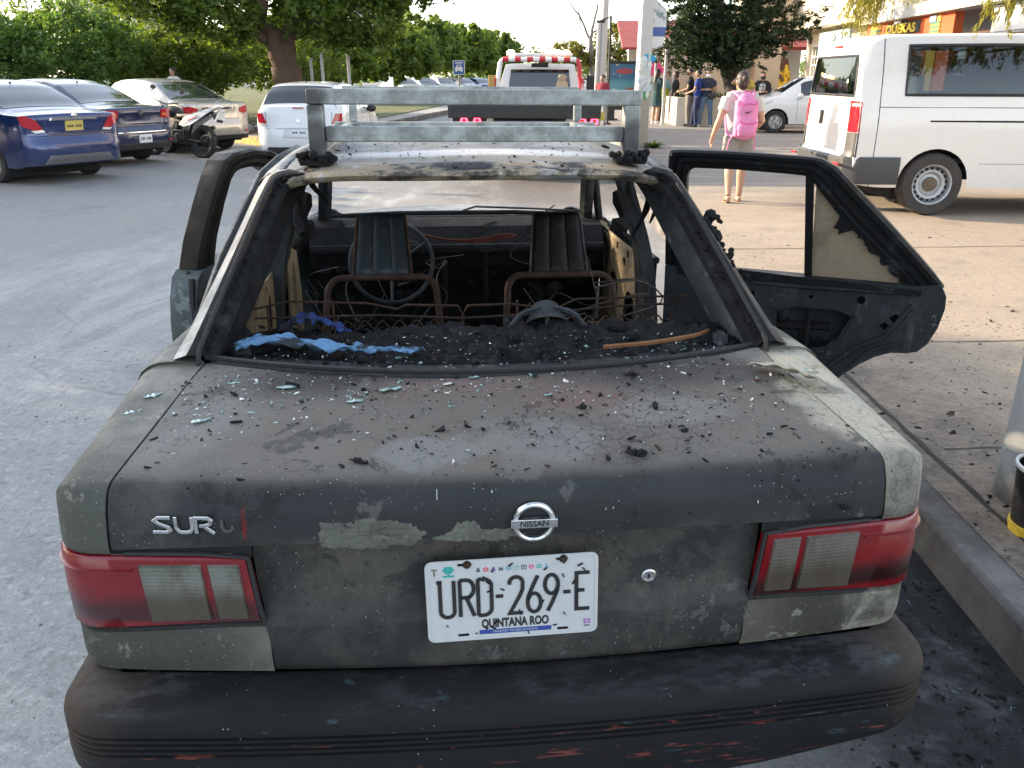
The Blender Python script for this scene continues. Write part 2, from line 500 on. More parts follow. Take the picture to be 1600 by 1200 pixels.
for i in range(2, 6):
 a = Vector((*MED[i], 0)); b = Vector((*MED[i + 1], 0)); t = (b - a).normalized(); nn = V(t.y, -t.x, 0)
 mk.box((a + b) / 2 + nn * .07 + V(0, 0, .08), ((b - a).length, .14, .2), Matrix(((t.x, -t.y, 0), (t.y, t.x, 0), (0, 0, 1))))
tag(mk.build('median_kerb', MAT_KERB, smooth=False, bevel=.02), kind='structure')
# bare park ground behind the parked cars on the left
sheet('park_ground', [(-13, -20), (-10.6, 15.0), (-12.8, 24), (-16, 27.4), (-60, 29.8), (-60, -20)], .09, msoil, thick=.11)
# ================================================================== THE BURNT SEDAN
CAR = empty('burnt_sedan', (.135 - 1.32 * math.sin(R(5.57)), 1.32 * math.cos(R(5.57)), 0), R(5.57),
   'burnt out grey sedan with a roof rack and open doors, standing at the kerb', 'car')
random.seed(7)
# ---------------------------------------------------------------- materials (object space = car space)
def burnt(name, base, dark, ash, spots=(), deck=None, darkmask=.5, ashamt=.5, rough=.62, seed=0, dirtscale=5, flake=True, coat=0.0, header=False):
 """heat-bleached sooty paint; spots: (centre, radius, colour, scale, soft) stains with shapes of their own"""
 m = MT(name)
 off = m.co(loc=(seed, seed * 1.7, seed * .3))
 n1 = m.noise(dirtscale, 10, .68, off); n2 = m.noise(2.2, 7, .6, off, .6); n3 = m.noise(46, 7, .72, off)
 streak = m.noise(9, 8, .7, m.co((3, .8, .8), (seed, 0, 0)))
 col = m.mix(m.rng(n1, .3, .68), base, tuple(k * .62 for k in base))
 if deck:       # upper faces painted paler by height, sky light put into the colour
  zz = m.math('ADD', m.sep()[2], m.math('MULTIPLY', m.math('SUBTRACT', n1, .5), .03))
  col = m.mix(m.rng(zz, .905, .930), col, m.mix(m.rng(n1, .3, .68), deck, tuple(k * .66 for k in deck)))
 col = m.mix(m.math('MULTIPLY', m.rng(n2, .45, .75), darkmask), col, dark)
 col = m.mix(m.math('MULTIPLY', m.rng(streak, .55, .78), ashamt), col, ash)
 for c, r, cc, sc, soft, nz in spots:
  col = m.mix(m.math('MULTIPLY', m.blob(c, r, nz, 7, soft, sc), m.rng(n3, .2, .5, .6, 1)), col, cc)
 if header:     # sooty, rust-tan band along the roof's rear edge
  x_, y_, z_ = m.sep()
  q = m.math('SUBTRACT', y_, m.math('MULTIPLY', m.math('POWER', m.math('ABSOLUTE', x_), 3.0), .31))
  hn = m.noise(13, 9, .72, m.co((.5, 1, 1)))
  q = m.math('ADD', q, m.math('MULTIPLY', m.math('SUBTRACT', hn, .5), .05))
  col = m.mix(m.rng(q, 1.185, 1.165), col, m.mix(m.rng(m.noise(5, 7, .7), .46, .56), (.030, .033, .040), (.30, .25, .185)))
  col = m.mix(m.rng(q, 1.108, 1.098), col, m.mix(m.rng(hn, .42, .56), (.33, .27, .19), (.05, .045, .04)))
 # hard edged blisters and peeled islands
 pe = m.noise(6.5, 10, .74, off, .4)
 col = m.mix(m.math('MULTIPLY', m.rng(pe, .585, .60), .55), col, tuple(k * .55 for k in base))
 col = m.mix(m.math('MULTIPLY', m.rng(pe, .40, .385), .45), col, ash)
 vb = m.voro(34, m.mix(.06, off, m.noise(9, 4, .6, off, fac=False)), 'DISTANCE_TO_EDGE')
 crk = m.math('MULTIPLY', m.rng(vb, .05, .01), m.rng(n2, .48, .66))
 col = m.mix(m.math('MULTIPLY', crk, .5), col, dark)
 col = m.mix(m.math('MULTIPLY', m.rng(n3, .58, .72), .45), col, tuple(min(1, k * 1.8) for k in base))
 col = m.mix(m.math('MULTIPLY', m.rng(n3, .42, .32), .5), col, dark)
 if flake:
  fl = m.math('MULTIPLY', m.rng(m.voro(60, off), .16, .10), m.rng(m.noise(7, 5, .6, off), .5, .6))
  col = m.mix(m.math('MULTIPLY', fl, .8), col, (.015, .015, .016))
  f2 = m.math('MULTIPLY', m.rng(m.voro(95, off), .10, .06), m.rng(m.noise(5, 5, .6, off), .45, .58))
  col = m.mix(m.math('MULTIPLY', f2, .85), col, (.62, .62, .6))
 h = m.math('ADD', m.math('MULTIPLY', n3, .5), m.math('MULTIPLY', n1, .8))
 h = m.math('ADD', h, m.math('SUBTRACT', m.math('MULTIPLY', m.rng(pe, .585, .60), .35), m.math('MULTIPLY', crk, .4)))
 return m.set(col=col, rough=m.rng(n1, .3, .7, rough - .12, min(1, rough + .2)), spec=.24, coat=coat, coatr=.4, nrm=m.bump(h, .36, .006))
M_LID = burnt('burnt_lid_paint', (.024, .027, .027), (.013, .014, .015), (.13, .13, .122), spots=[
 ((0, .3, .95), .42, (.118, .106, .092), (.55, 1.6, 0), .4, .5),
 ((0.02, .46, .97), .16, (.035, .032, .032), (.26, 1.5, 0), .5, .4),
 ((.0, -.01, .86), .05, (.027, .030, .032), (.06, 0, 1.0), .25, .15),
 ((.05, .15, .94), .10, (.155, .15, .14), (.8, 1.3, 0), .25, 1.4),
 ((-.17, .11, .935), .075, (.155, .154, .152), (.75, 1.4, 0), .2, 1.2),
 ((.30, .25, .95), .09, (.17, .158, .146), (.6, 1.4, 0), .25, 1.3),
 ((.16, .30, .95), .08, (.14, .098, .085), (.7, 1.3, 0), .5, .7),
 ((-.04, .37, .96), .12, (.125, .098, .085), (.5, 1.9, 0), .5, .7),
 ((.74, .28, .945), .115, (.31, .29, .235), (1, .55, 2.2), .2, .8),
 ((-.66, .35, .94), .14, (.15, .147, .135), (1.2, .6, 0), .6, .5),
 ((-.474, .03, .846), .024, (.16, .012, .014), (5.5, .3, .9), .5, .5),
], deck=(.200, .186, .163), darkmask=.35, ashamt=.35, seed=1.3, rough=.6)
M_QL = burnt('quarter_paint_left', (.175, .17, .145), (.06, .06, .057), (.30, .29, .25), spots=[
 ((-.8, .06, .60), .30, (.058, .063, .053), (1, .6, 1.4), .4, .3),
 ((-.76, .05, .84), .12, (.07, .074, .064), (1, 1, 1), .5, .4)], darkmask=.3, ashamt=.3, seed=3.1, rough=.5)
M_QR = burnt('quarter_paint_right', (.16, .15, .125), (.055, .052, .048), (.36, .34, .28), spots=[
 ((.8, .05, .60), .30, (.046, .045, .037), (1, .6, 1.4), .4, .3),
 ((.74, .36, .93), .17, (.36, .34, .28), (1.2, .6, 0), .25, .6)], darkmask=.35, ashamt=.3, seed=5.2, rough=.5)
M_ROOF = burnt('burnt_roof_paint', (.28, .28, .275), (.045, .05, .058), (.46, .47, .48), spots=[
 ((-.35, 1.14, 1.34), .07, (.48, .41, .31), (.5, 1, .0), .4, .8),
 ((.45, 1.16, 1.34), .08, (.08, .075, .07), (.6, .7, .0), .4, .9),
 ((0, 1.30, 1.37), .05, (.55, .565, .585), (.12, 1, .0), .4, .5),
 ((0, 1.22, 1.36), .03, (.26, .245, .22), (.08, 1, .0), .5, .6)], darkmask=.35, ashamt=.3, seed=2.2, rough=.6, dirtscale=9, header=True)
M_CPL = burnt('pillar_pale_paint', (.47, .455, .415), (.06, .058, .055), (.66, .65, .61), darkmask=.35, ashamt=.5, seed=8.1, rough=.5, dirtscale=11)
M_CPR = burnt('pillar_sooty_paint', (.085, .078, .072), (.022, .021, .021), (.32, .30, .26), darkmask=.6, ashamt=.4, seed=9.4, rough=.6, dirtscale=11)
M_SOOT = burnt('soot_black', (.013, .013, .0135), (.005, .005, .005), (.042, .04, .039), darkmask=.5, ashamt=.3, seed=4.4, rough=.84, dirtscale=14, flake=False)
M_SOOTG = burnt('soot_grey_metal', (.04, .046, .05), (.010, .010, .010), (.16, .165, .17), darkmask=.6, ashamt=.45, seed=6.4, rough=.45, dirtscale=9, flake=False)
M_TAN = burnt('scorched_tan_metal', (.28, .21, .12), (.022, .019, .017), (.45, .40, .32), darkmask=.9, ashamt=.4, seed=11.0, rough=.6, dirtscale=8, flake=False)
M_RUST = burnt('rusted_tube', (.064, .038, .026), (.016, .013, .012), (.15, .105, .08), darkmask=.5, ashamt=.3, seed=12.0, rough=.75, dirtscale=16, flake=False)
M_DGREEN = burnt('door_edge_paint', (.10, .125, .125), (.014, .014, .015), (.28, .31, .31), darkmask=.7, ashamt=.4, seed=13.0, rough=.42, dirtscale=6, flake=False)
M_DOORIN = burnt('door_inner_metal', (.034, .041, .046), (.008, .0085, .009), (.19, .195, .19), spots=[], darkmask=.75, ashamt=.5, seed=14.0, rough=.5, dirtscale=7, flake=False)
M_BLK = burnt('charred_door_frame', (.014, .015, .016), (.006, .006, .006), (.055, .058, .06), darkmask=.5, ashamt=.4, seed=15.0, rough=.42, dirtscale=12, flake=False)
def m_bumper():
 m = MT('scorched_bumper')
 n1 = m.noise(4.5, 10, .7, dist=.5); n2 = m.noise(12, 8, .7, m.co((1, 2, 2)))
 col = m.mix(n1, (.006, .0062, .007), (.018, .0185, .020))
 x, y, z = m.sep()
 top = m.rng(z, .49, .515)
 smear = m.math('MULTIPLY', m.math('MULTIPLY', m.rng(n2, .44, .6), top), .55)
 col = m.mix(smear, col, (.075, .075, .078))
 col = m.mix(m.math('MULTIPLY', m.blob((-.44, -.03, .52), .16, .6, 9, .3, (.8, 2.2, 1)), .9), col, (.012, .012, .012))
 col = m.mix(m.math('MULTIPLY', m.blob((.05, -.02, .52), .2, .6, 7, .4, (.5, 2.2, 1)), .6), col, (.015, .015, .016))
 for c, s in (((-.81, .05, .49), (1, 1, 1)), ((.81, .06, .49), (1, 1, 1))):
  col = m.mix(m.math('MULTIPLY', m.blob(c, .13, .4, 5, .5, s), .55), col, (.075, .058, .044))  # warm reflection of the sunny pavement painted into the corners
 # red paint showing where the skin is scraped
 sc = m.math('MULTIPLY', m.rng(m.noise(7, 9, .7, m.co((1.0, 1, 9))), .60, .635), m.rng(z, .475, .455))
 col = m.mix(m.math('MULTIPLY', sc, .75), col, (.19, .05, .04))
 # turquoise ash smears
 tq = m.math('MULTIPLY', m.rng(m.noise(10, 8, .7, m.co((1.2, 1, 5), (4, 0, 0))), .60, .72), .35)
 col = m.mix(tq, col, (.10, .17, .19))
 fl = m.math('MULTIPLY', m.rng(m.voro(55), .07, .045), m.rng(m.noise(4, 4), .48, .6))
 col = m.mix(fl, col, (.5, .5, .46))
 return m.set(col=col, rough=m.rng(n1, .3, .7, .55, .85), spec=.16, nrm=m.bump(m.math('ADD', m.noise(60, 6, .7), n2), .3, .006))
M_BUMP = m_bumper()
M_GAP = pm('dark_gap', (.008, .008, .008), .9)
M_RUBBER = pm('charred_rubber', (.016, .016, .017), .7, var=.3, ns=20, bump=.4, bs=90)

# ---------------------------------------------------------------- body skin parametrisation
W = .826
PROF = [(.004, .790), (-.003, .812), (-.005, .83), (-.005, .86), (-.001, .882), (.008, .899), (.024, .912), (.05, .921), (.09, .928), (.15, .935), (.22, .943), (.30, .952), (.36, .959), (.415, .966)]
EXT = [(.50, .972), (.60, .974), (.75, .972), (.90, .966), (1.05, .960)]
def prof_pts(pts, n):
 return [(p.x, p.y) for p in spline([V(a, b, 0) for a, b in pts], n)]
def plan_rear(x):
 x = min(x, W); s0, kd = .750, .095; f0 = math.atan(2 * kd * s0); r = (W - s0) / (1 - math.sin(f0))
 if x <= s0: return kd * x * x
 return kd * s0 * s0 + r * (math.cos(f0) - math.cos(math.asin(min(1, math.sin(f0) + (x - s0) / r))))
def skin(s, y, z, ny, nz, t, zc=0.0):
 """point of the outer skin at lateral arc length s; (ny,nz) inward normal of the centre profile"""
 a, sg = abs(s), (1 if s >= 0 else -1)
 w = ny * ny
 s0 = lerp(.762, .750, w); kd = lerp(.030, .095, w)
 f0 = math.atan(2 * kd * s0); r = (W - s0) / (1 - math.sin(f0))
 if a <= s0: x, d = a, kd * a * a
 else:
  f = f0 + (a - s0) / r
  if f <= PI / 2: x, d = s0 + r * (math.sin(f) - math.sin(f0)), kd * s0 * s0 + r * (math.cos(f0) - math.cos(f))
  else: x, d = W, kd * s0 * s0 + r * math.cos(f0) + (f - PI / 2) * r
 yy = y + t * .19 * (min(a, .66) / .66) ** 2
 zz = z - ((.022 + max(0, min(z, .865) - .812) * .42) * (min(a, .74) / .74) ** 2 * w if z > .78 and y < .2 else 0)
 k = ny * abs(nz)
 yo = yy + ny * d; zo = zz + nz * (1 - .6 * k) * d
 if z > .78 and y < .416 and x > .3:
  yo = max(yo, plan_rear(x) + interp(zo, [.80, .86, .90, .925, .945], [-.003, .004, .018, .045, .05]))
 return V(sg * x, yo, zo)
def smax(ny):
 w = ny * ny
 s0 = lerp(.762, .750, w); kd = lerp(.030, .095, w); f0 = math.atan(2 * kd * s0)
 return s0 + (W - s0) / (1 - math.sin(f0)) * (PI / 2 - f0)
def stations(pts, n):
 P = prof_pts(pts, n)
 out = []
 for i, (y, z) in enumerate(P):
  a = P[max(0, i - 1)]; b = P[min(n - 1, i + 1)]
  ty, tz = b[0] - a[0], b[1] - a[1]; L = math.hypot(ty, tz)
  ny, nz = tz / L, -ty / L
  t = max(0, min(1.0, (y - .06) / .355))
  k = smooth01((z - .85) / .05)
  ny, nz = lerp(1, max(0, ny), k), lerp(0, nz, k)
  L = math.hypot(ny, nz); ny /= L; nz /= L
  out.append((y, z, ny, nz, t))
 return out
ST = stations(PROF[1:], 44)
def sgap(st):
 y, z, ny, nz, t = st
 return lerp(.712, .704, min(1, max(0, (y + .005) / .06))) if t <= 0 else lerp(.704, .664, t)
def dent(x, y, z):
 """slight buckling of the heated sheet"""
 return .0042 * math.sin(5.1 * x + 2.2 * y * 3) * math.sin(7.3 * y + 1.3 + x) + .0016 * math.sin(17 * x + 3) * math.sin(23 * y)

# trunk lid --------------------------------------------------------
mb = MB()
NC = 61
rows = []
for st in ST:
 g = sgap(st)
 row = []
 for i in range(NC):
  p = skin(lerp(-g, g, i / (NC - 1)), *st)
  p.z += dent(*p) * st[4] ; p.y += .4 * dent(p.x, 0, p.z)
  row.append(p)
 rows.append(row)
# turned-under edges
low = [V(p.x, p.y + .018, p.z - .006) for p in rows[0]]
low2 = [V(p.x, p.y + .030, p.z + .004) for p in rows[0]]
fr = [V(p.x, p.y + .004, p.z - .02) for p in rows[-1]]
R2 = [low2, low] + rows + [fr]
R3 = []
for r in R2:
 a, b = r[0], r[-1]
 inw = .02
 R3.append([V(a.x + .003, a.y + .012, a.z - inw)] + r + [V(b.x - .003, b.y + .012, b.z - inw)])
mb.rows(R3)
# lower panel between the lamps (plate panel)
LP = [(.034, .818), (.030, .80), (.027, .79), (.024, .775), (.022, .72), (.018, .665), (.013, .652), (-.001, .643), (-.003, .630), (-.001, .58), (.002, .545), (.006, .532), (.02, .528)]
def lowskin(x, y, z):
 return V(x, y + .10 * x * x, z)
rows = []
for y, z in LP:
 g = lerp(.447, .470, smooth01((z - .55) / .22))
 row = []
 for i in range(41):
  x = lerp(-g, g, i / 40)
  rec = 0
  # shallow pocket behind the plate
  if abs(x) < .22 and .56 < z < .79:
   rec = .010 * smooth01((.22 - abs(x)) / .02) * smooth01((z - .56) / .03)
  row.append(lowskin(x, y + rec, z))
 a, b = row[0], row[-1]
 rows.append([V(a.x + .004, a.y + .03, a.z)] + row + [V(b.x - .004, b.y + .03, b.z)])
mb.rows(rows)
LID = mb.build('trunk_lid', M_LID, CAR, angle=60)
LID['label'] = 'scorched grey trunk lid scattered with glass and ash'

# quarter panels -------------------------------------------------------
flank_top = []
for sg, mat, nm in ((-1, M_QL, 'left'), (1, M_QR, 'right')):
 mb = MB()
 rows = []
 full = stations(PROF, 46) + [(y, z, 0, -1, 1.0) for y, z in EXT]
 ends = []
 for st in full:
  y, z, ny, nz, t = st
  if y > .416:
   g = interp(y, [.415, .46, .6, 1.05], [.668, .705, .715, .72])
   st = (y, z, ny, nz, t)
  else: g = sgap(st) + .0045
  if z < .8 and y < .05: g = .50
  m_ = smax(ny)
  row = []
  for i in range(16):
   a = lerp(g, m_, (i / 15) ** .9)
   if y > .416:
    w_ = interp(y, [.415, .6], [1, 0])
    p = skin(sg * a, y, z, ny, nz, 0); p.y += .19 * w_
    p.y = max(p.y, .605 + (y - .415) * .7) if a < .72 else p.y
   else: p = skin(sg * a, *st)
   row.append(p)
  q = row[0]
  rows.append([V(q.x + sg * .001, q.y + .010, q.z - .022)] + row)
  ends.append(row[-1]); e_ = row[-1]
  rows[-1].append(V(e_.x - sg * .002, e_.y + .05 * ny, e_.z - .04 * (1 - ny)))
 mb.rows(rows)
 # lower rear corner under the lamp
 zs = [.632, .615, .58, .55, .533, .528]
 rows = []
 for k, z in enumerate(zs):
  row = []
  g0 = .4505
  m_ = smax(1.0)
  for i in range(26):
   a = lerp(g0, m_ + .0, i / 25)
   p = skin(sg * a, .001 + (.0 if z > .54 else .006), z, 1, 0, 0)
   p.z -= .022 * smooth01((a - .45) / .4) * smooth01((z - .56) / .06)
   row.append(p)
  row += [V(sg * W, y_, z) for y_ in (.2, .3, .45, .6)]
  q = row[0]
  rows.append([V(q.x, q.y + .03, z)] + row)
 rows[0] = [p + V(0, .0, 0) for p in rows[0]]
 mb.rows([[V(p.x * .985, p.y + .02, p.z + .004) for p in rows[0]]] + rows)
 # flank sheet with wheel arch
 top = sorted(((p.y, p.z) for p in ends), key=lambda q: q[0])
 ty = [a for a, b in top]; tz = [b for a, b in top]
 rows = []
 for k in range(70):
  y = lerp(.186, 1.05, k / 69)
  zt = interp(y, ty, tz)
  zb = .26
  if abs(y - .95) < .33: zb = .29 + math.sqrt(.33 ** 2 - (y - .95) ** 2)
  if y < .42: zb = max(zb, .60)
  zb = min(zb, zt - .01)
  if y < .30: zb = max(zb, lerp(.785, .785, 0)) if y < .285 else zb
  col_ = [V(sg * (W + .012 * smooth01((y - .2) / .3) * math.sin(PI * u)), y, lerp(zb, zt, u)) for u in (0, .15, .4, .7, 1)]
  rows.append([V(sg * (W - .03), y, zb + .005)] + col_)
 mb.rows(rows)
 o = mb.build('quarter_panel', mat, CAR, angle=50)
 o['label'] = 'pale bleached quarter panel' if sg < 0 else 'flaking rear wing with curled paint'
# sill, under-structure and front half ----------------------------------
mb = MB()
mb.box((0, 1.9, .25), (1.5, 3.4, .05))
for sg in (-1, 1):
 mb.box((sg * .765, 2.05, .28), (.09, 2.0, .13))
mb.box((0, .30, .42), (1.42, .5, .05)); mb.box((0, .16, .62), (1.30, .03, .36))
for sg in (-1, 1):
 mb.prism([(y, z) for y, z in arc(.95, .29, .37, .37, 0, 180, 14)], lambda a, b, d, s=sg: V(s * d, a, b), .56, .80)
mb.box((0, 3.02, .56), (1.46, .05, .62))
mb.box((0, 3.65, .45), (1.30, 1.0, .3))
UND = mb.build('floor_pan', M_SOOT, CAR, smooth=False, bevel=.01)
mb = MB()
def hood(u, v):
 x = lerp(-.70, .70, u); y = lerp(3.10, 4.12, v)
 z = interp(y, [3.1, 3.3, 3.7, 4.0, 4.12], [.905, .90, .865, .82, .79]) - .05 * (abs(x) / .7) ** 3
 return V(x, y + .06 * (1 - (x / .7) ** 2) * v, z)
mb.grid(hood, 25, 16)
H_ = mb.build('hood', M_CPL, CAR); solidify(H_, .012)
for sg in (-1, 1):
 mb = MB()
 rows = []
 for k in range(40):
  y = lerp(3.02, 4.10, k / 39)
  zt = interp(y, [3.0, 3.3, 3.7, 4.0, 4.12], [.90, .885, .85, .80, .76])
  zb = .26
  if abs(y - 3.38) < .33: zb = .29 + math.sqrt(.33 ** 2 - (y - 3.38) ** 2)
  inset = .10 * smooth01((y - 3.8) / .3)
  rows.append([V(sg * (.80 - inset), y, zb), V(sg * (.822 - inset), y, lerp(zb, zt, .5)), V(sg * (.81 - inset), y, zt - .05), V(sg * (.77 - inset), y, zt - .012), V(sg * .705, y, zt)])
 mb.rows(rows)
 o = mb.build('front_fender', M_SOOTG, CAR); solidify(o, .006)
mb = MB()
rows = []
for z, off in ((.22, .03), (.34, .0), (.48, .0), (.54, .05)):
 rows.append([V(x, 4.24 - off - .9 * max(0, abs(x) - .45) ** 2 - (.25 if abs(x) > .78 else 0), z) for x in [lerp(-.82, .82, k / 24) for k in range(25)]])
mb.rows(rows)
o = mb.build('front_bumper', M_BUMP, CAR); solidify(o, .02)
mb = MB(); mb.box((0, 4.13, .66), (.7, .05, .14)); mb.build('grille', M_SOOT, CAR, bevel=.01)
for sg in (-1, 1):
 mb = MB(); mb.box((sg * .53, 4.10, .67), (.34, .07, .15)); mb.build('headlight', M_SOOTG, CAR, bevel=.02)
# wheels
for sg in (-1, 1):
 for y in (.95, 3.38):
  M_ = Matrix.Translation((sg * .70, y, .285)) @ Matrix.Rotation(R(90) * sg, 4, 'Y')
  mb = MB(); mb.lathe([(.19, -.09), (.27, -.09), (.285, -.06), (.287, 0), (.285, .06), (.27, .09), (.19, .09)], 32, M_)
  o = mb.build('wheel', M_RUBBER, CAR)
  mb = MB(); mb.lathe([(.0, .05), (.06, .055), (.08, .03), (.16, .02), (.185, .07), (.195, .09), (.195, -.08)], 32, M_)
  mb.build('rim', M_RUST, o)

# ---------------------------------------------------------------- bumper
GRZ = [(-.0, .528, 0), (-.035, .524, 0), (-.066, .514, 0), (-.086, .498, 0), (-.094, .480, 0)]
BP = [(.02, .520), (-.02, .522), (-.050, .517), (-.076, .506), (-.090, .490), (-.094, .478), (-.094, .470)]
for k in range(4):      # moulded grooves
 z = .468 - k * .0125
 BP += [(-.094, z), (-.086, z - .002), (-.086, z - .005), (-.094, z - .007)]
BP += [(-.095, .41), (-.093, .37), (-.085, .33), (-.070, .295), (-.045, .275), (.0, .27)]
mb = MB()
rows = []
for y, z in BP:
 row = []
 sl = []
 s0, kd, Wb = .738, .07, .846
 f0 = math.atan(2 * kd * s0); r = (Wb - s0) / (1 - math.sin(f0))
 inset = (y + .095)                      # ledge rows sit further in all round
 n1, n2 = 14, 14
 pts = []
 for i in range(n1): a = s0 * i / n1; pts.append((a, kd * a * a, 0, 1))
 for i in range(n2 + 1):
  f = lerp(f0, PI / 2, i / n2); pts.append((s0 + r * (math.sin(f) - math.sin(f0)), kd * s0 * s0 + r * (math.cos(f0) - math.cos(f)), math.sin(f), math.cos(f)))
 for d in (.08, .18, .28): pts.append((Wb, kd * s0 * s0 + r * math.cos(f0) + d, 1, 0))
 zz = z
 half = []
 for x, d, nx, ny in pts:
  px = x - nx * inset * .9; py = -.095 + d + ny * inset
  up = .045 * smooth01((abs(x) - .35) / .5) * smooth01((.40 - z) / .12)
  droop = -.012 * smooth01((x - .2) / .6) * smooth01((z - .43) / .04)
  half.append(V(px, py, zz + up + droop * 0))
 rows.append([V(-p.x, p.y, p.z) for p in half[::-1]] + half[1:])
mb.rows(rows)
BUMP = mb.build('rear_bumper', M_BUMP, CAR, angle=30)

# ---------------------------------------------------------------- tail lamps
def m_redlens(name, soot):
 m = MT(name)
 x, y, z = m.sep()
 n = m.noise(9, 8, .7)
 col = m.mix(n, (.13, .002, .006), (.21, .004, .009))
 col = m.mix(m.math('MULTIPLY', m.rng(m.math('ADD', z, m.math('MULTIPLY', n, .05)), .735, .690), m.math('MULTIPLY', m.rng(z, .637, .652), soot)), col, (.022, .004, .005))
 col = m.mix(m.math('MULTIPLY', m.rng(n, .5, .75), soot * .7), col, (.05, .006, .008))
 rb = m.wave(75, 'X')
 return m.set(col=col, rough=m.rng(n, .3, .7, .16, .38), spec=.55, coat=.35, coatr=.2, nrm=m.bump(m.math('ADD', m.math('MULTIPLY', rb, .25), m.noise(50, 4)), .12, .003))
def m_clearlens(name, tint, soot):
 m = MT(name)
 x, y, z = m.sep()
 n = m.noise(10, 8, .7)
 rb = m.wave(125, 'X', .6); rz = m.wave(42, 'Z', 2.5)
 col = m.mix(m.rng(rb, .2, .9), tuple(k * .75 for k in tint), tint)
 col = m.mix(m.math('MULTIPLY', m.rng(m.noise(16, 8, .7, m.co((1, 1, .5))), .42, .66), soot * .8), col, (.045, .036, .026))
 col = m.mix(m.math('MULTIPLY', m.rng(rz, .75, .98), .28), col, tuple(min(1, k * 1.7) for k in tint))
 col = m.mix(m.math('MULTIPLY', m.rng(m.math('ADD', z, m.math('MULTIPLY', n, .06)), .765, .715), soot), col, (.045, .032, .016))
 return m.set(col=col, rough=.22, spec=.6, coat=.5, coatr=.1, nrm=m.bump(rb, .25, .003))
M_REDL = m_redlens('sooty_red_lens', .85); M_REDR = m_redlens('charred_red_lens', 1.0)
M_REDF = pm('red_lens_frame', (.16, .006, .012), .3, var=.4, ns=14, coat=.4)
M_CLL = m_clearlens('clear_ribbed_lens', (.155, .165, .14), .9); M_CLR = m_clearlens('smoked_ribbed_lens', (.14, .128, .112), .7)
for sg in (-1, 1):
 m_ = smax(1.0)
 def lp(a, v, off=0.0, sg=sg):
  """a: lateral arc, v 0 bottom..1 top"""
  zl = .645 - .024 * smooth01((a - .45) / .42); zt = .780 - .004 * smooth01((a - .45) / .42)
  z = lerp(zl, zt, v)
  if a <= m_: p = skin(sg * a, .000, z, 1, 0, 0)
  else: p = V(sg * W, skin(sg * m_, 0, z, 1, 0, 0).y + (a - m_), z)
  p.z = z
  n = V(0, 1, 0) if a < .7 else V(sg * math.sin(min(1, (a - .7) / (m_ - .7)) * PI / 2), -math.cos(min(1, (a - .7) / (m_ - .7)) * PI / 2), 0) * -1
  return p + n * (-off)
 aend = m_ + .15
 inner0, inner1 = .462, .478          # raked inner edge, bottom to top
 mb = MB()
 rows = []
 for v, off in ((-.03, -.02), (0, .002), (.03, .006), (.5, .008), (.97, .006), (1, .002), (1.02, -.02)):
  ai = lerp(inner0, inner1, max(0, min(1, v)))
  rows.append([lp(ai - .002, v, -.022)] + [lp(lerp(ai, aend, i / 40), v, off) for i in range(41)])
 mb.rows(rows)
 T = mb.build('tail_lamp', M_REDL if sg < 0 else M_REDR, CAR, angle=40)
 T['label'] = 'red tail lamp with sooty clear panes' if sg < 0 else 'darker smoke stained tail lamp'
 # clear panes, slightly proud, with darker red frame bars between
 for a0, a1, v0, v1 in ((.484, .541, .09, .91), (.551, .664, .09, .91)):
  mb = MB()
  rows = []
  for v, o_ in ((v0, .004), (v0 + .015, .0125), ((v0 + v1) / 2, .0135), (v1 - .015, .0125), (v1, .004)):
   sh = lerp(-.006, .006, v)
   rows.append([lp(a0 + sh, v, .004)] + [lp(lerp(a0 + .003, a1 - .003, i / 10) + sh, v, o_) for i in range(11)] + [lp(a1 + sh, v, .004)])
  mb.rows(rows)
  mb.build('clear_lens', M_CLL if sg < 0 else M_CLR, T, angle=30)
 mb = MB()
 mb.rows([[lp(lerp(inner1, aend, i / 30), v, o_) for i in range(31)] for v, o_ in ((.80 + .02, .007), (.805 + .02, .012), (.835, .012), (.84, .007))] if sg > 5 else
   [[lp(lerp(.68, aend, i / 20), v, o_) for i in range(21)] for v, o_ in ((.815, .006), (.82, .012), (.835, .012), (.84, .006))])
 mb.build('lens_rib', M_REDF, T, angle=30)
 mb = MB(); mb.rows([[V(p.x, p.y - .0, z) for p in [skin(sg * lerp(.466, .72, i / 12), .004, .80, 1, 0, 0) for i in range(13)]] for z in (.778, .812)]); mb.build('lamp_gap', M_GAP, T, smooth=False)
 # black gasket line around the inner edge
 mb = MB()
 mb.tube([lp(inner0 - .006, -.02, .002), lp(inner0 + .001, .3, .004), lp(inner1 - .006, 1.0, .004), lp(.56, 1.035, -.002), lp(.69, 1.035, -.002)], .005, 6)
 mb.tube([lp(inner0 - .006, -.03, .0), lp(.6, -.04, .0), lp(.7, -.04, 0), lp(m_, -.04, 0)], .0045, 6)
 mb.build('gasket', M_RUBBER, T)

# ---------------------------------------------------------------- roof, pillars, window frame
def zroof(x, y):
 zc = interp(y, [1.08, 1.13, 1.2, 1.3, 1.5, 1.8, 2.15, 2.4, 2.5], [1.330, 1.340, 1.354, 1.366, 1.379, 1.385, 1.375, 1.352, 1.336])
 return zc - .055 * (abs(x) / .57) ** 6.5
def yrear(x): return 1.085 + .055 * (abs(x) / .56) ** 3
mb = MB()
ys = [0, .02, .05, .09, .14, .2, .3, .42, .56, .7, .82, .92, 1]
rows = []
for t in ys:
 row = []
 for i in range(41):
  x = lerp(-.57, .57, i / 40)
  y = lerp(yrear(x), 2.50, t)
  z = zroof(x, y)
  # two pressed steps across the roof and heat buckling
  z += .004 * math.sin(9 * x + 1) * math.sin(6 * y) - .005 * math.exp(-((y - 1.23) / .03) ** 2) * (abs(x) < .45)
  row.append(V(x, y, z))
 rows.append(row)
e1 = [V(p.x, p.y - .006, p.z - .010) for p in rows[0]]
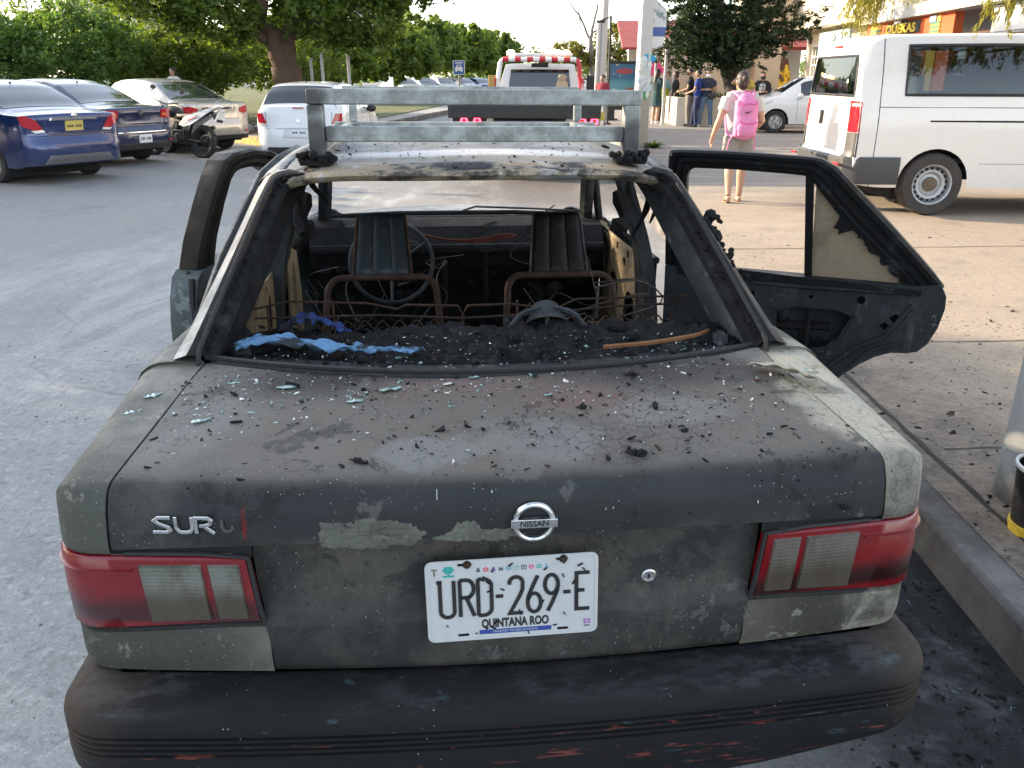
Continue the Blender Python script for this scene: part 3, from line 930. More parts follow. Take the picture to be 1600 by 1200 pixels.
e2 = [V(p.x * .99, p.y + .004, p.z - .024) for p in rows[0]]
e3 = [V(p.x * .98, p.y + .035, p.z - .028) for p in rows[0]]
mb.rows([e3, e2, e1] + rows + [[V(p.x, p.y - .01, p.z - .03) for p in rows[-1]]])
ROOF = mb.build('roof', M_ROOF, CAR, angle=60)
mb = MB()
mb.grid(lambda u, v: V(lerp(-.54, .54, u), lerp(1.14, 2.46, v), zroof(lerp(-.54, .54, u), lerp(1.14, 2.46, v)) - .022), 9, 9)
mb.build('roof_lining', M_SOOT, ROOF)

def pillar_c(sg):
 """returns the curves (inner window edge, shoulder, door line)"""
 inn = spline([V(sg * .664, .592, .972), V(sg * .655, .64, 1.005), V(sg * .605, .86, 1.155), V(sg * .560, 1.06, 1.285), V(sg * .535, 1.13, 1.316), V(sg * .48, 1.125, 1.326)], 22)
 sh = spline([V(sg * .735, .60, .960), V(sg * .718, .68, .995), V(sg * .655, .92, 1.150), V(sg * .602, 1.14, 1.288), V(sg * .590, 1.20, 1.312), V(sg * .565, 1.24, 1.322)], 22)
 dl = spline([V(sg * .796, .97, .895), V(sg * .780, 1.03, .92), V(sg * .705, 1.19, 1.08), V(sg * .650, 1.38, 1.23), V(sg * .625, 1.50, 1.295), V(sg * .615, 1.54, 1.315)], 22)
 return inn, sh, dl
for sg in (-1, 1):
 inn, sh, dl = pillar_c(sg)
 mb = MB()
 rows = []
 for i in range(22):
  a, b, c = inn[i], sh[i], dl[i]
  nrm = V(0, .5, -.86)
  m1 = a.lerp(b, .5) + V(sg * .004, -.004, .008)
  m2 = b.lerp(c, .35) + V(sg * .010, -.006, .004); m3 = b.lerp(c, .7) + V(sg * .008, -.003, .003)
  rows.append([a + nrm * .045 + V(sg * .03, .03, 0), a + nrm * .035 + V(-sg * .022, 0, 0), a + nrm * .018 + V(-sg * .018, 0, 0), a + nrm * .012, a, m1, b + V(0, 0, .002), m2, m3, c, c + V(-sg * .035, .0, -.0), c + V(-sg * .05, -.05, 0)])
 mb.mi = 0
 mb.rows([r[5:] for r in rows])
 mb.mi = 1
 mb.rows([r[:6] for r in rows])
 o = mb.build('c_pillar', [M_CPL if sg < 0 else M_CPR, M_SOOT], CAR, angle=55)
 # charred inner skin of the pillar, with ribs
 mb = MB()
 mb.rows([[inn[i] + V(sg * .02, .07, -.05), inn[i].lerp(dl[i], .5) + V(-sg * .075, .05, -.02), dl[i] + V(-sg * .065, .0, -.01)] for i in range(0, 22)])
 mb.tube([p + V(-sg * .03, .05, -.02) for p in sh[2:]], .018, 6)
 ip = mb.build('inner_pillar', M_SOOTG if sg > 0 else M_SOOT, o); solidify(ip, .006)
 # roof rail above the doors, A pillar and its foot
 mb = MB()
 ra = spline([V(sg * .588, 1.20, 1.312), V(sg * .588, 1.5, 1.330), V(sg * .585, 1.9, 1.334), V(sg * .578, 2.3, 1.318), V(sg * .575, 2.45, 1.29), V(sg * .612, 2.72, 1.135), V(sg * .665, 3.02, .925), V(sg * .69, 3.12, .88)], 40)
 rows = []
 for i, p in enumerate(ra):
  rows.append([p + V(-sg * .03, 0, .008), p + V(sg * .002, 0, .006), p + V(sg * .03, 0, -.016), p + V(sg * .036, 0, -.05), p + V(-sg * .006, 0, -.056), p + V(-sg * .03, 0, -.03)])
 mb.rows([r[:4] for r in rows[:22]]); mb.mi = 1; mb.rows([r[:4] for r in rows[21:]]); mb.rows([r[3:] + r[:1] for r in rows])
 mb.build('roof_rail', [M_CPL if sg < 0 else M_SOOTG, M_SOOTG], CAR, angle=40)
 # B pillar
 mb = MB()
 bp = spline([V(sg * .60, 2.05, 1.31), V(sg * .66, 2.05, 1.14), V(sg * .735, 2.06, .90), V(sg * .765, 2.06, .62), V(sg * .77, 2.08, .32)], 16)
 wd = [.05, .055, .06, .06, .06, .06, .065, .07, .08, .09, .10, .11, .11, .12, .12, .12]
 mb.rows([[p + V(sg * .02, -w_, 0), p + V(-sg * .03, -w_ * .8, 0), p + V(-sg * .038, -w_ * .3, 0), p + V(-sg * .025, 0, 0), p + V(-sg * .038, w_ * .3, 0), p + V(-sg * .03, w_ * .8, 0), p + V(sg * .02, w_, 0)] for p, w_ in zip(bp, wd)], closed=True)
 o = mb.build('b_pillar', M_SOOTG, CAR, angle=50)
 mb = MB()        # hanging belt anchor and melted strap
 mb.tube(spline([V(sg * .60, 2.0, 1.16), V(sg * .63, 1.96, 1.06), V(sg * .60, 1.95, 1.02), V(sg * .66, 1.97, .96)], 10), [.02, .035, .03, .026, .03, .04, .03, .02, .02, .015], 6)
 mb.build('melted_belt', M_SOOT, o)
# window trim: thin dark bead all round the rear opening
mb = MB()
def yfront(x): return .415 + .19 * (min(abs(x), .66) / .66) ** 2
ledge = []
for i in range(49):
 x = lerp(-.655, .655, i / 48)
 y = yfront(x); z = .966 - .03 * x * x + .002
 ledge.append(V(x, y, z))
mb.rows([[p + V(0, .005, -.016) for p in ledge], [p + V(0, .006, -.001) for p in ledge], [p + V(0, .018, .004) for p in ledge], [p + V(0, .028, -.001) for p in ledge], [p + V(-.015 * p.x, .040, -.014) for p in ledge], [p + V(-.02 * p.x, .10, -.022) for p in ledge], [p + V(-.04 * p.x, .16, -.03) for p in ledge]])
o = mb.build('window_trim', M_SOOTG, CAR)
mb = MB()
for sg in (-1, 1):
 inn, sh, dl = pillar_c(sg)
 mb.tube([inn[0] + V(sg * .014, -.01, -.03)] + [p + V(sg * .012, -.004, .003) for p in inn[1:20]] + [inn[20] + V(sg * .02, .03, -.03)], .006, 6)
mb.tube([p + V(0, .014, .006) for p in ledge], .006, 6)
mb.build('rubber_seal', M_RUBBER, CAR)
# charred remnants of glue and cloth hanging along the opening's sides
random.seed(3)
for sg in (-1, 1):
 mb = MB()
 inn, _, _ = pillar_c(sg)
 for i in range(2, 20):
  for k in range(5):
   p = inn[i].lerp(inn[min(21, i + 1)], random.random())
   q = p + V(-sg * random.uniform(-.004, .014), random.uniform(0, .01), random.uniform(-.012, .004))
   s = random.uniform(.002, .006)
   mb.box(q, (s * random.uniform(.5, 1.6), s * random.uniform(.6, 2), s), (random.random() * 3, random.random() * 3, random.random() * 3))
 mb.build('charred_seal', M_SOOT, CAR, smooth=False)
# blob of molten plastic on the right pillar
mb = MB(); random.seed(9)
for k in range(60):
 t = random.random()
 p = V(.628, 1.00, 1.20).lerp(V(.688, .80, 1.07), t)
 mb.ball(p + V(random.uniform(-.012, .02), random.uniform(-.015, .015), random.uniform(-.01, .018)), random.uniform(.006, .016) * (1.25 - t), 6, 5)
for k in range(8):
 mb.ball(V(.650 + k * .0035, .985, 1.215 - .002 * k * (k > 4)), .010 - .0006 * k, 6, 5)
mb.build('molten_trim', M_SOOT, CAR)

# ---------------------------------------------------------------- interior
mb = MB(); random.seed(21)
def shelf(u, v):
 x = lerp(-.655, .655, u); y = lerp(.55, .95, v) + .02 * math.sin(u * 19)
 base = .926
 n = .010 * math.sin(21 * x + 7 * y) * math.sin(33 * y + 9 * x) + .008 * math.sin(57 * x) * math.sin(48 * y + 2) + random.uniform(-.006, .008)
 hump = .035 * math.exp(-((x - .50) / .14) ** 2 - ((y - .80) / .10) ** 2) + .03 * math.exp(-((x - .16) / .12) ** 2 - ((y - .86) / .06) ** 2) + .02 * math.exp(-((x + .1) / .2) ** 2 - ((y - .84) / .06) ** 2)
 edge = -.03 * smooth01((v - .9) / .1)
 y = max(y, yfront(x) + .075 + (v) * .1) if v < .3 else y
 return V(x, y, base + n + hump + edge)
mb.grid(shelf, 110, 44)
mb.rows([[V(lerp(-.65, .65, i / 20), .955, .90) for i in range(21)], [V(lerp(-.65, .65, i / 20), .97, .80) for i in range(21)], [V(lerp(-.65, .65, i / 20), .98, .70) for i in range(21)]])
M_CHAR = burnt('char_rubble', (.013, .0135, .014), (.005, .005, .005), (.05, .053, .053), darkmask=.5, ashamt=.4, seed=17.0, rough=.75, dirtscale=24, flake=False)
mb.build('parcel_shelf', M_CHAR, CAR, angle=25)
# inner quarter trims and wheel wells
for sg in (-1, 1):
 mb = MB()
 mb.mi = 0
 mb.rows([[V(sg * .76, y, .30), V(sg * .765, y, .62), V(sg * .75, y, .86), V(sg * (.70 if y < 1.1 else .755), y, .93)] for y in (.62, .8, 1.0, 1.02)])
 mb.mi = 1
 mb.prism(arc(.95, .30, .40, .40, 0, 180, 16), lambda a, b, d, s=sg: V(s * d, a, b), .50, .76)
 mb.tube([V(sg * .60, .70, .95), V(sg * .64, .95, .80), V(sg * .66, 1.15, .65)], .022, 6)
 mb.build('inner_quarter', [M_DOORIN if sg > 0 else M_TAN, M_SOOTG], CAR)
mb = MB()
mb.rows([[V(x, 2.98, .32), V(x, 2.92, .52), V(x, 2.80, .70), V(x, 2.78, .80), V(x, 2.86, .885), V(x, 2.98, .905), V(x, 3.12, .90)] for x in [lerp(-.72, .72, k / 30) for k in range(31)]])
random.seed(5)
for k in range(70):
 x = random.uniform(-.65, .65); y = random.uniform(2.74, 2.95)
 s = random.uniform(.015, .06)
 mb.box((x, y, random.uniform(.55, .88)), (s * random.uniform(1, 2.4), s, s * random.uniform(.4, 1.2)), (random.uniform(-.5, .5), random.uniform(-.4, .4), random.uniform(-1, 1)))
mb.tube([V(-.70, 2.72, .80), V(.70, 2.72, .80)], .026, 10)
for x in (-.08, .12):
 mb.tube([V(x, 2.72, .80), V(x + .01, 2.74, .58), V(x, 2.8, .4)], .014, 6)
mb.build('dashboard', M_SOOT, CAR, smooth=False)
mb = MB()
random.seed(6)
for k in range(5):
 mb.tube(spline([V(-.18 - .01 * k, 2.70, .87 + .004 * k), V(-.05, 2.70 - .01 * k, .845 + .003 * k), V(.10, 2.69, .835 + .005 * k), V(.22, 2.70, .85 + .006 * k), V(.28, 2.72, .862)], 14), .0035, 5)
mb.build('wiring', burnt('burnt_copper', (.16, .05, .035), (.05, .02, .018), (.3, .15, .11), seed=3, flake=False), CAR)
mb = MB()          # wiper linkage and cowl in front of the windscreen opening
mb.tube([V(-.70, 3.06, .905), V(-.3, 3.08, .918), V(.3, 3.08, .918), V(.70, 3.06, .905)], .012, 6)
mb.build('cowl', M_SOOT, CAR)
mb = MB()
mb.tube([V(.03, 3.09, .925), V(.10, 3.07, .95), V(.42, 3.00, .945), V(.62, 2.97, .935)], .006, 5)
mb.tube([V(.45, 3.0, .93), V(.50, 2.99, .965)], .004, 5)
mb.build('wiper', M_SOOTG, CAR)
# steering wheel: rim, spokes, column
SW = Matrix.Translation((-.315, 2.47, .79)) @ Matrix.Rotation(R(62), 4, 'X')
mb = MB()
mb.tube([SW @ V(.185 * math.cos(2 * PI * k / 40), .185 * math.sin(2 * PI * k / 40), 0) for k in range(40)], .0095, 8, closed=True)
for a in (30, 150, 270): mb.tube([SW @ V(.03 * math.cos(R(a)), .03 * math.sin(R(a)), -.03), SW @ V(.10 * math.cos(R(a)), .10 * math.sin(R(a)), -.02), SW @ V(.183 * math.cos(R(a)), .183 * math.sin(R(a)), 0)], .008, 6)
mb.ball(SW @ V(0, 0, -.03), .035, 10, 8)
mb.tube([SW @ V(0, 0, -.03), SW @ V(0, 0, -.35)], .022, 8)
mb.build('steering_wheel', M_SOOTG, CAR)
# front seats: tubular hoop and ribbed back plate
M_PLATE = burnt('seat_plate', (.026, .036, .042), (.008, .009, .010), (.075, .09, .10), darkmask=.5, ashamt=.4, seed=19, rough=.36, dirtscale=8, flake=False)
M_PLATER = burnt('seat_plate_rusty', (.017, .013, .0125), (.006, .006, .006), (.04, .03, .027), darkmask=.6, ashamt=.4, seed=23, rough=.45, dirtscale=8, flake=False)
for cx_, mat in ((-.318, M_PLATE), (.346, M_PLATER)):
 T = empty('front_seat'); T.parent = CAR
 mb = MB()
 def plate(u, v, cx_=cx_):
  hw = lerp(.107, .086, v)
  x = cx_ + lerp(-hw, hw, u)
  y = lerp(1.80, 1.90, v); z = lerp(.875, 1.088, v)
  rib = 0.012 * (abs(math.sin(u * PI * 3)) ** .6 if .06 < u < .94 else -.6) * (smooth01(v / .08) * smooth01((1 - v) / .08))
  return V(x, y - rib, z)
 mb.grid(plate, 40, 14)
 o = mb.build('back_plate', mat, T, angle=50); solidify(o, .01)
 mb = MB()
 for s2 in (-1, 1): mb.tube([V(cx_ + s2 * .109, 1.797, .872), V(cx_ + s2 * .088, 1.897, 1.088)], .006, 6)
 mb.tube([V(cx_ - .088, 1.897, 1.088), V(cx_ + .088, 1.897, 1.088)], .006, 6)
 mb.build('plate_rim', M_RUST if cx_ < 0 else M_SOOTG, o)
 mb = MB()
 hw = .205
 hp = [V(cx_ - hw - .012, 1.62, .45), V(cx_ - hw - .006, 1.70, .70), V(cx_ - hw + .004, 1.74, .81)] + \
   [V(cx_ - hw + .06 - .055 * math.cos(R(a)), 1.745 + .03 * math.sin(R(a)), .825 + .055 * math.sin(R(a))) for a in range(10, 91, 16)] + \
   [V(cx_ + hw - .06 + .055 * math.cos(R(a)), 1.745 + .03 * math.sin(R(a)), .825 + .055 * math.sin(R(a))) for a in range(90, 9, -16)] + \
   [V(cx_ + hw - .004, 1.74, .81), V(cx_ + hw + .006, 1.70, .70), V(cx_ + hw + .012, 1.62, .45)]
 mb.tube(hp, .0125, 10)
 mb.build('seat_hoop', M_RUST, T)
 mb = MB()
 for k in range(5):
  z = .50 + .06 * k
  mb.tube([V(cx_ - hw + hw * 2 * i / 24, 1.66 + .13 * (z - .45) + .006 * math.sin(i * 2.1), z + .012 * math.sin(i * 1.57)) for i in range(25)], .0025, 4)
 mb.box((cx_, 1.95, .40), (.44, .46, .05)); mb.box((cx_, 1.95, .33), (.40, .40, .06))
 mb.build('seat_springs', M_SOOT, T)
# rear bench: bare wire frame
T = empty('rear_seat_frame'); T.parent = CAR
mb = MB()
mb.tube([V(-.66, 1.14, .935), V(-.56, 1.15, .955), V(-.33, 1.15, .945), V(-.24, 1.15, .925), V(-.215, 1.15, .938), V(-.06, 1.15, .932), V(-.045, 1.15, .905), V(-.03, 1.15, .932), V(.10, 1.15, .934), V(.17, 1.15, .925), V(.22, 1.13, .915), V(.30, 1.15, .945), V(.66, 1.15, .95)], .0035, 5)
mb.tube([V(-.66, 1.15, .905), V(-.3, 1.15, .908), V(-.05, 1.15, .893), V(.15, 1.15, .90), V(.45, 1.15, .922), V(.66, 1.15, .925)], .0035, 5)
mb.tube([V(-.045, 1.15, .905), V(-.05, 1.15, .8), V(-.05, 1.15, .5)], .005, 5)
for x in (-.62, -.43, .12, .60): mb.tube([V(x, 1.15, .945), V(x, 1.16, .7), V(x, 1.18, .42)], .004, 5)
for z0 in (.875, .81, .74):
 zz = [V(lerp(-.56, -.10, i / 90), 1.16, z0 + .012 * math.sin(i * .62)) for i in range(91)]
 mb.tube(zz, .0026, 4)
 mb.tube([V(lerp(.12, .60, i / 90), 1.16, z0 + .012 * math.sin(i * .62 + 1)) for i in range(91)], .0026, 4)
mb.build('seat_wire', M_RUST, T)
# half burnt speaker and bracket standing on the right of the shelf
mb = MB()
mb.lathe([(.055, .0), (.058, .01), (.040, .03), (.036, .055), (.030, .06), (.0, .06)], 16, Matrix.Translation((.17, .86, .95)) @ Matrix.Rotation(R(-40), 4, 'X'))
for a in (-.07, .0, .07):
 mb.tube(spline([V(.17 + a * .2, .86, 1.0), V(.17 + a, .85, .985), V(.17 + a * 1.5, .84, .945)], 6), .007, 5)
mb.build('shelf_speaker', M_SOOTG, CAR)
# burnt wires and strips hanging through the cabin
random.seed(88)
M_WIRE = pm('burnt_wire', (.03, .024, .02), .7, var=.6, ns=30)
for k in range(26):
 x, y = random.uniform(-.66, .66), random.uniform(.98, 2.7)
 z = random.choice((.93, .9, .75, .6)) if y < 2.4 else random.uniform(.6, .92)
 p = V(x, y, z); pts = [p]
 for q in range(5):
  p = p + V(random.gauss(0, .10), random.gauss(0, .08), random.gauss(-.05, .05)); p.x = max(-.7, min(.7, p.x)); p.z = max(.4, p.z); pts.append(p)
 mb = MB(); mb.tube(spline(pts, 18), random.choice((.002, .0025, .0035)), 4); mb.build('hanging_wire', M_WIRE, CAR)
for k in range(10):
 x = random.choice((-1, 1)) * random.uniform(.50, .60); y = random.uniform(1.3, 2.4)
 p = V(x, y, zroof(x, y) - .03); L = random.uniform(.06, .22)
 mb = MB(); mb.tube(spline([p, p + V(random.gauss(0, .02), .01, -L * .5), p + V(random.gauss(0, .04), 0, -L)], 8), [.008, .012, .010, .009, .012, .008, .006, .003], 5, squash=.4); mb.build('hanging_strip', M_SOOT, CAR)
# left inner door post panel with its oval opening, and the closed doors
def plate_holes(mb, outer, holes, fn, d0, d1):
 from mathutils.geometry import tessellate_polygon
 loops = [outer] + holes
 flat = [p for l in loops for p in l]
 tris = tessellate_polygon([[V(a, b, 0) for a, b in l] for l in loops])
 n = len(flat)
 vs = [fn(a, b, d0) for a, b in flat] + [fn(a, b, d1) for a, b in flat]
 fs = [tuple(t) for t in tris] + [tuple(n + i for i in t[::-1]) for t in tris]
 o = 0
 for l in loops:
  k = len(l)
  for i in range(k): fs.append((o + i, o + (i + 1) % k, n + o + (i + 1) % k, n + o + i))
  o += k
 mb.add(vs, fs)
def oval(cx, cy, rx, ry, n=14): return [(cx + rx * math.cos(2 * PI * k / n), cy + ry * math.sin(2 * PI * k / n)) for k in range(n)]
for sg, y0, y1, nm in ((-1, 1.03, 2.03, 'rear'), (1, 2.09, 3.03, 'front')):
 mb = MB()
 mb.prism([(y0, .30), (y1, .30), (y1, .86), (y0, .86)], lambda a, b, d, s=sg: V(s * (d - .15 * max(0, abs(b - .6) - .2)), a, b), .805, .815)
 mb.tube([V(sg * .80, y0, .86), V(sg * .80, y1, .86)], .018, 6)
 if nm == 'rear':
  mb.tube([V(sg * .80, 1.03, .88), V(sg * .745, 1.22, 1.07), V(sg * .66, 1.50, 1.28), V(sg * .625, 1.62, 1.315), V(sg * .62, 2.0, 1.318)], .022, 6)
  mb.tube([V(sg * .79, 1.55, .87), V(sg * .65, 1.55, 1.29)], .014, 6)
 else:
  mb.tube([V(sg * .62, 2.10, 1.31), V(sg * .61, 2.40, 1.29), V(sg * .65, 2.72, 1.13), V(sg * .73, 2.98, .90)], .022, 6)
 D = mb.build(nm + '_door', M_SOOTG, CAR, bevel=.004)
 mb = MB()
 hs = [oval(lerp(y0, y1, .62), .60, .10, .09), oval(lerp(y0, y1, .85), .72, .035, .08), oval(lerp(y0, y1, .25), .55, .12, .12), oval(lerp(y0, y1, .4), .78, .03, .02)]
 plate_holes(mb, [(y0 + .02, .32), (y1 - .02, .32), (y1 - .02, .86), (y0 + .02, .86)], hs, lambda a, b, d, s=sg: V(s * d, a, b), .752, .758)
 for k in range(4): mb.box((sg * .75, lerp(y0, y1, .15 + .23 * k), .83), (.012, .12, .03))
 mb.build('inner_skin', M_TAN, D, smooth=False)
mb = MB()
plate_holes(mb, [(2.02, .40), (2.30, .38), (2.33, .70), (2.27, .92), (2.16, .96), (2.05, .90)], [oval(2.17, .76, .035, .10), oval(2.2, .5, .05, .05)], lambda a, b, d: V(-d, a, b), .700, .712)
mb.build('post_panel', M_TAN, CAR, smooth=False, bevel=.004)

# ---------------------------------------------------------------- open doors
def door_fn(sg, yh, ang, tau, zb):
 a = R(ang); d = V(sg * math.sin(a), -math.cos(a), 0); n = V(sg * math.cos(a), math.sin(a), 0)
 def fn(u, z, w): return V(sg * .80, yh, 0) + d * u + n * (w - tau * max(0, z - zb)) + V(0, 0, z)
 return fn
# right rear door
fn = door_fn(1, 2.07, 62, .34, .85)
low = [(.05, .28), (.05, .60), (.045, .86), (.30, .86), (.60, .86), (.965, .86), (1.062, .872), (1.085, .83), (1.088, .785), (1.075, .71), (1.05, .645), (1.02, .612), (.985, .602), (.93, .597), (.88, .575), (.825, .535), (.775, .488), (.735, .435), (.705, .37), (.69, .30), (.66, .275), (.30, .27)]
hole = [(.50, .72), (.56, .74), (.72, .742), (.775, .722), (.735, .63), (.69, .59), (.61, .575), (.54, .585), (.505, .61)]
hole2 = [(.16, .52), (.30, .52), (.34, .44), (.30, .36), (.18, .36), (.14, .44)]
rnd = [oval(.80, .79, .016, .016), oval(.44, .66, .016, .022), oval(.45, .56, .013, .02), [(.875, .70), (.895, .715), (.912, .70), (.893, .683)], [(.905, .735), (.93, .75), (.95, .728), (.925, .71)], oval(.4, .78, .008, .008), oval(.62, .785, .008, .008)]
D = MB()
plate_holes(D, low, [hole, hole2] + rnd, fn, -.052, -.046)
# return flange between inner sheet and outer skin
n = len(low)
D.rows([[fn(u, z, w) for u, z in low + low[:1]] for w in (-.046, -.02, .02)])
D.add([fn(u, z, .022) for u, z in low], [tuple(range(n))])
# pressed ribs on the inner sheet
D.tube([fn(.40, .825, -.056), fn(.6, .825, -.058), fn(.97, .835, -.056)], .010, 6)
D.tube([fn(.60, .40, -.056), fn(.80, .60, -.06), fn(.90, .66, -.058), fn(.98, .79, -.056)], .009, 6)
D.tube([fn(.72, .44, -.056), fn(.86, .60, -.058), fn(1.0, .66, -.056)], .007, 6)
D.tube([fn(.50, .575, -.054), fn(.60, .56, -.056), fn(.70, .575, -.056), fn(.76, .64, -.056), fn(.79, .73, -.054)], .006, 6)
RD = D.build('rear_door', M_DOORIN, CAR, angle=35)
RD['label'] = 'open rear door with charred frame and one tan pane'
mb = MB()
mb.tube([fn(.62, .72, -.03), fn(.62, .56, -.02)], .012, 6); mb.tube([fn(.14, .62, .01), fn(.7, .66, .01)], .018, 6)
for k in range(6): mb.tube([fn(.5 + .04 * k, .70 - .02 * k, 0), fn(.56 + .04 * k, .56, .005)], .006, 5)
mb.build('door_beam', M_SOOT, RD)
mb = MB()
outer = [(.040, .86), (.045, 1.1), (.058, 1.30), (.066, 1.324), (.10, 1.327), (.30, 1.327), (.55, 1.319), (.60, 1.314), (.655, 1.286), (.745, 1.20), (.835, 1.113), (.97, .978), (1.035, .910), (1.075, .862)]
inner = [(.125, .86), (.125, 1.08), (.127, 1.225), (.135, 1.25), (.155, 1.262), (.30, 1.262), (.50, 1.254), (.555, 1.250), (.585, 1.225), (.67, 1.125), (.745, 1.05), (.86, .945), (.92, .89), (.955, .855)]
n = len(outer)
# layered frame: wide outer band and stepped inner band (weather-strip channels)
def lerp2(a, b, t): return [(lerp(p[0], q[0], t), lerp(p[1], q[1], t)) for p, q in zip(a, b)]
prof_fr = [(0, .018), (0, -.030), (.12, -.040), (.30, -.040), (.34, -.030), (.42, -.030), (.46, -.042), (.62, -.042), (.66, -.030), (.74, -.030), (.80, -.036), (1.0, -.030), (1.0, .008), (.5, .016)]
mb.rows([[fn(*lerp2(outer, inner, t)[i], w) for i in range(n)] for t, w in prof_fr], closed=False)
mb.rows([[fn(*lerp2(outer, inner, t)[i], w) for i in range(n)] for t, w in (prof_fr[-1], prof_fr[0])])
# divider bar and burnt belt mouldings
mb.prism([(.553, 1.255), (.583, 1.235), (.612, .85), (.585, .85)], fn, -.026, .004)
mb.prism([(.10, .88), (.60, .862), (1.0, .845), (1.0, .83), (.10, .83)], fn, -.065, -.045)
FR = mb.build('window_frame', M_BLK, RD, angle=35)
# ragged burnt rubber hanging over the pane
mb = MB(); random.seed(31)
top = [(.588, 1.24), (.63, 1.20), (.70, 1.125), (.745, 1.08), (.79, 1.02), (.86, .955), (.93, .885), (.955, .86)]
edge = []
for k in range(46):
 t = k / 45 * (len(top) - 1); i = min(int(t), len(top) - 2); f = t - i
 u, z = lerp(top[i][0], top[i + 1][0], f), lerp(top[i][1], top[i + 1][1], f)
 dep = random.uniform(.004, .022) + (.05 if .28 < k / 45 < .46 else 0) * math.sin((k / 45 - .28) / .18 * PI)
 edge.append((u - dep * .75, z - dep * .8))
top2 = [(u + .02, z + .02) for u, z in edge]
mb.prism(edge + [(.99, .88), (.62, 1.27)], fn, -.032, -.014)
mb.build('burnt_gasket', M_BLK, FR, smooth=False)
def m_pane():
 m = MT('smoked_pane')
 x, y, z = m.sep()
 n = m.noise(40, 7, .7); b = m.noise(6, 6, .6)
 col = m.mix(n, (.33, .285, .215), (.52, .46, .37))
 col = m.mix(m.math('MULTIPLY', m.rng(b, .45, .7), .5), col, (.20, .155, .10))
 col = m.mix(m.math('MULTIPLY', m.rng(m.voro(130), .35, .1), m.rng(z, .98, 1.12)), col, (.12, .115, .105))
 tr = m.n('ShaderNodeBsdfTranslucent'); m.l(col, tr.inputs[0])
 mx = m.n('ShaderNodeMixShader'); mx.inputs[0].default_value = .55
 m.set(col=col, rough=.45, nrm=m.bump(n, .3, .003))
 m.l(m.b.outputs[0], mx.inputs[1]); m.l(tr.outputs[0], mx.inputs[2]); m.l(mx.outputs[0], m.out.inputs[0])
 return m.mat
mb = MB()
mb.prism([(.592, 1.235), (.606, .852), (.972, .852), (.90, .925), (.78, 1.045), (.68, 1.14)], fn, -.012, -.007)
mb.build('quarter_glass', m_pane(), RD, smooth=False)['label'] = 'tan smoke stained quarter pane'
mb = MB()
mb.tube([V(.80, 2.03, .52), fn(.10, .52, -.03)], .02, 6); mb.tube([fn(.66, .30, .0), fn(.67, .24, .01), fn(.66, .18, .0)], .012, 6)
mb.build('hinge', M_SOOT, RD)
# curved rubber strip hanging from the wheel arch side of that door
mb = MB()
mb.tube(spline([fn(.80, .50, .02), fn(.735, .44, .02), fn(.70, .36, .02), fn(.69, .28, .02)], 12), .010, 6)
mb.build('door_seal', M_RUBBER, RD)

# left front door
fn = door_fn(-1, 3.05, 16.5, .30, .86)
low = [(.03, .28), (.03, .6), (.03, .88), (.4, .87), (.9, .865), (1.06, .862), (1.09, .862), (1.125, .84), (1.155, .77), (1.175, .68), (1.182, .58), (1.18, .45), (1.165, .30), (1.13, .275), (.5, .27)]
low = [(u * .965, z) for u, z in low]
mb = MB()
n = len(low)
mb.prism(low, fn, -.075, -.070)
mb.rows([[fn(u, z, w) for u, z in low + low[:1]] for w in (-.070, -.055, -.05, .02, .035)])
mb.add([fn(u, z, .037) for u, z in low], [tuple(range(n))])
FD = mb.build('front_door', M_DGREEN, CAR, angle=35)
FD['label'] = 'open front door seen along its edge'
mb = MB()
mb.tube([fn(1.10, .84, -.055), fn(1.12, .76, -.06), fn(1.125, .6, -.06), fn(1.12, .40, -.06)], .012, 6)
mb.tube([fn(1.06, .86, -.02), fn(1.10, .74, -.01), fn(1.11, .55, .0)], .010, 6)
mb.build('edge_seal', M_RUBBER, FD)
mb = MB()
outer = [(1.045, .862), (1.045, .975), (1.015, 1.116), (.985, 1.22), (.955, 1.275), (.90, 1.297), (.75, 1.303), (.60, 1.286), (.41, 1.242), (.22, 1.06), (.03, .885)]
inner = [(.885, .868), (.900, .98), (.888, 1.10), (.868, 1.185), (.835, 1.215), (.79, 1.226), (.70, 1.228), (.60, 1.214), (.46, 1.165), (.29, 1.02), (.14, .885)]
n = len(outer)
prof_fr = [(0, .030), (0, -.045), (.10, -.058), (.34, -.058), (.38, -.040), (.50, -.040), (.54, -.055), (.72, -.055), (.76, -.035), (1.0, -.030), (1.0, .012), (.5, .026)]
mb.rows([[fn(*lerp2(outer, inner, t)[i], w) for i in range(n)] for t, w in prof_fr])
mb.rows([[fn(*lerp2(outer, inner, t)[i], w) for i in range(n)] for t, w in (prof_fr[-1], prof_fr[0])])
FRL = mb.build('window_frame', burnt('charred_frame_brown', (.024, .022, .018), (.008, .008, .008), (.10, .088, .066), darkmask=.7, ashamt=.4, seed=25, rough=.5, dirtscale=9, flake=False), FD, angle=35)

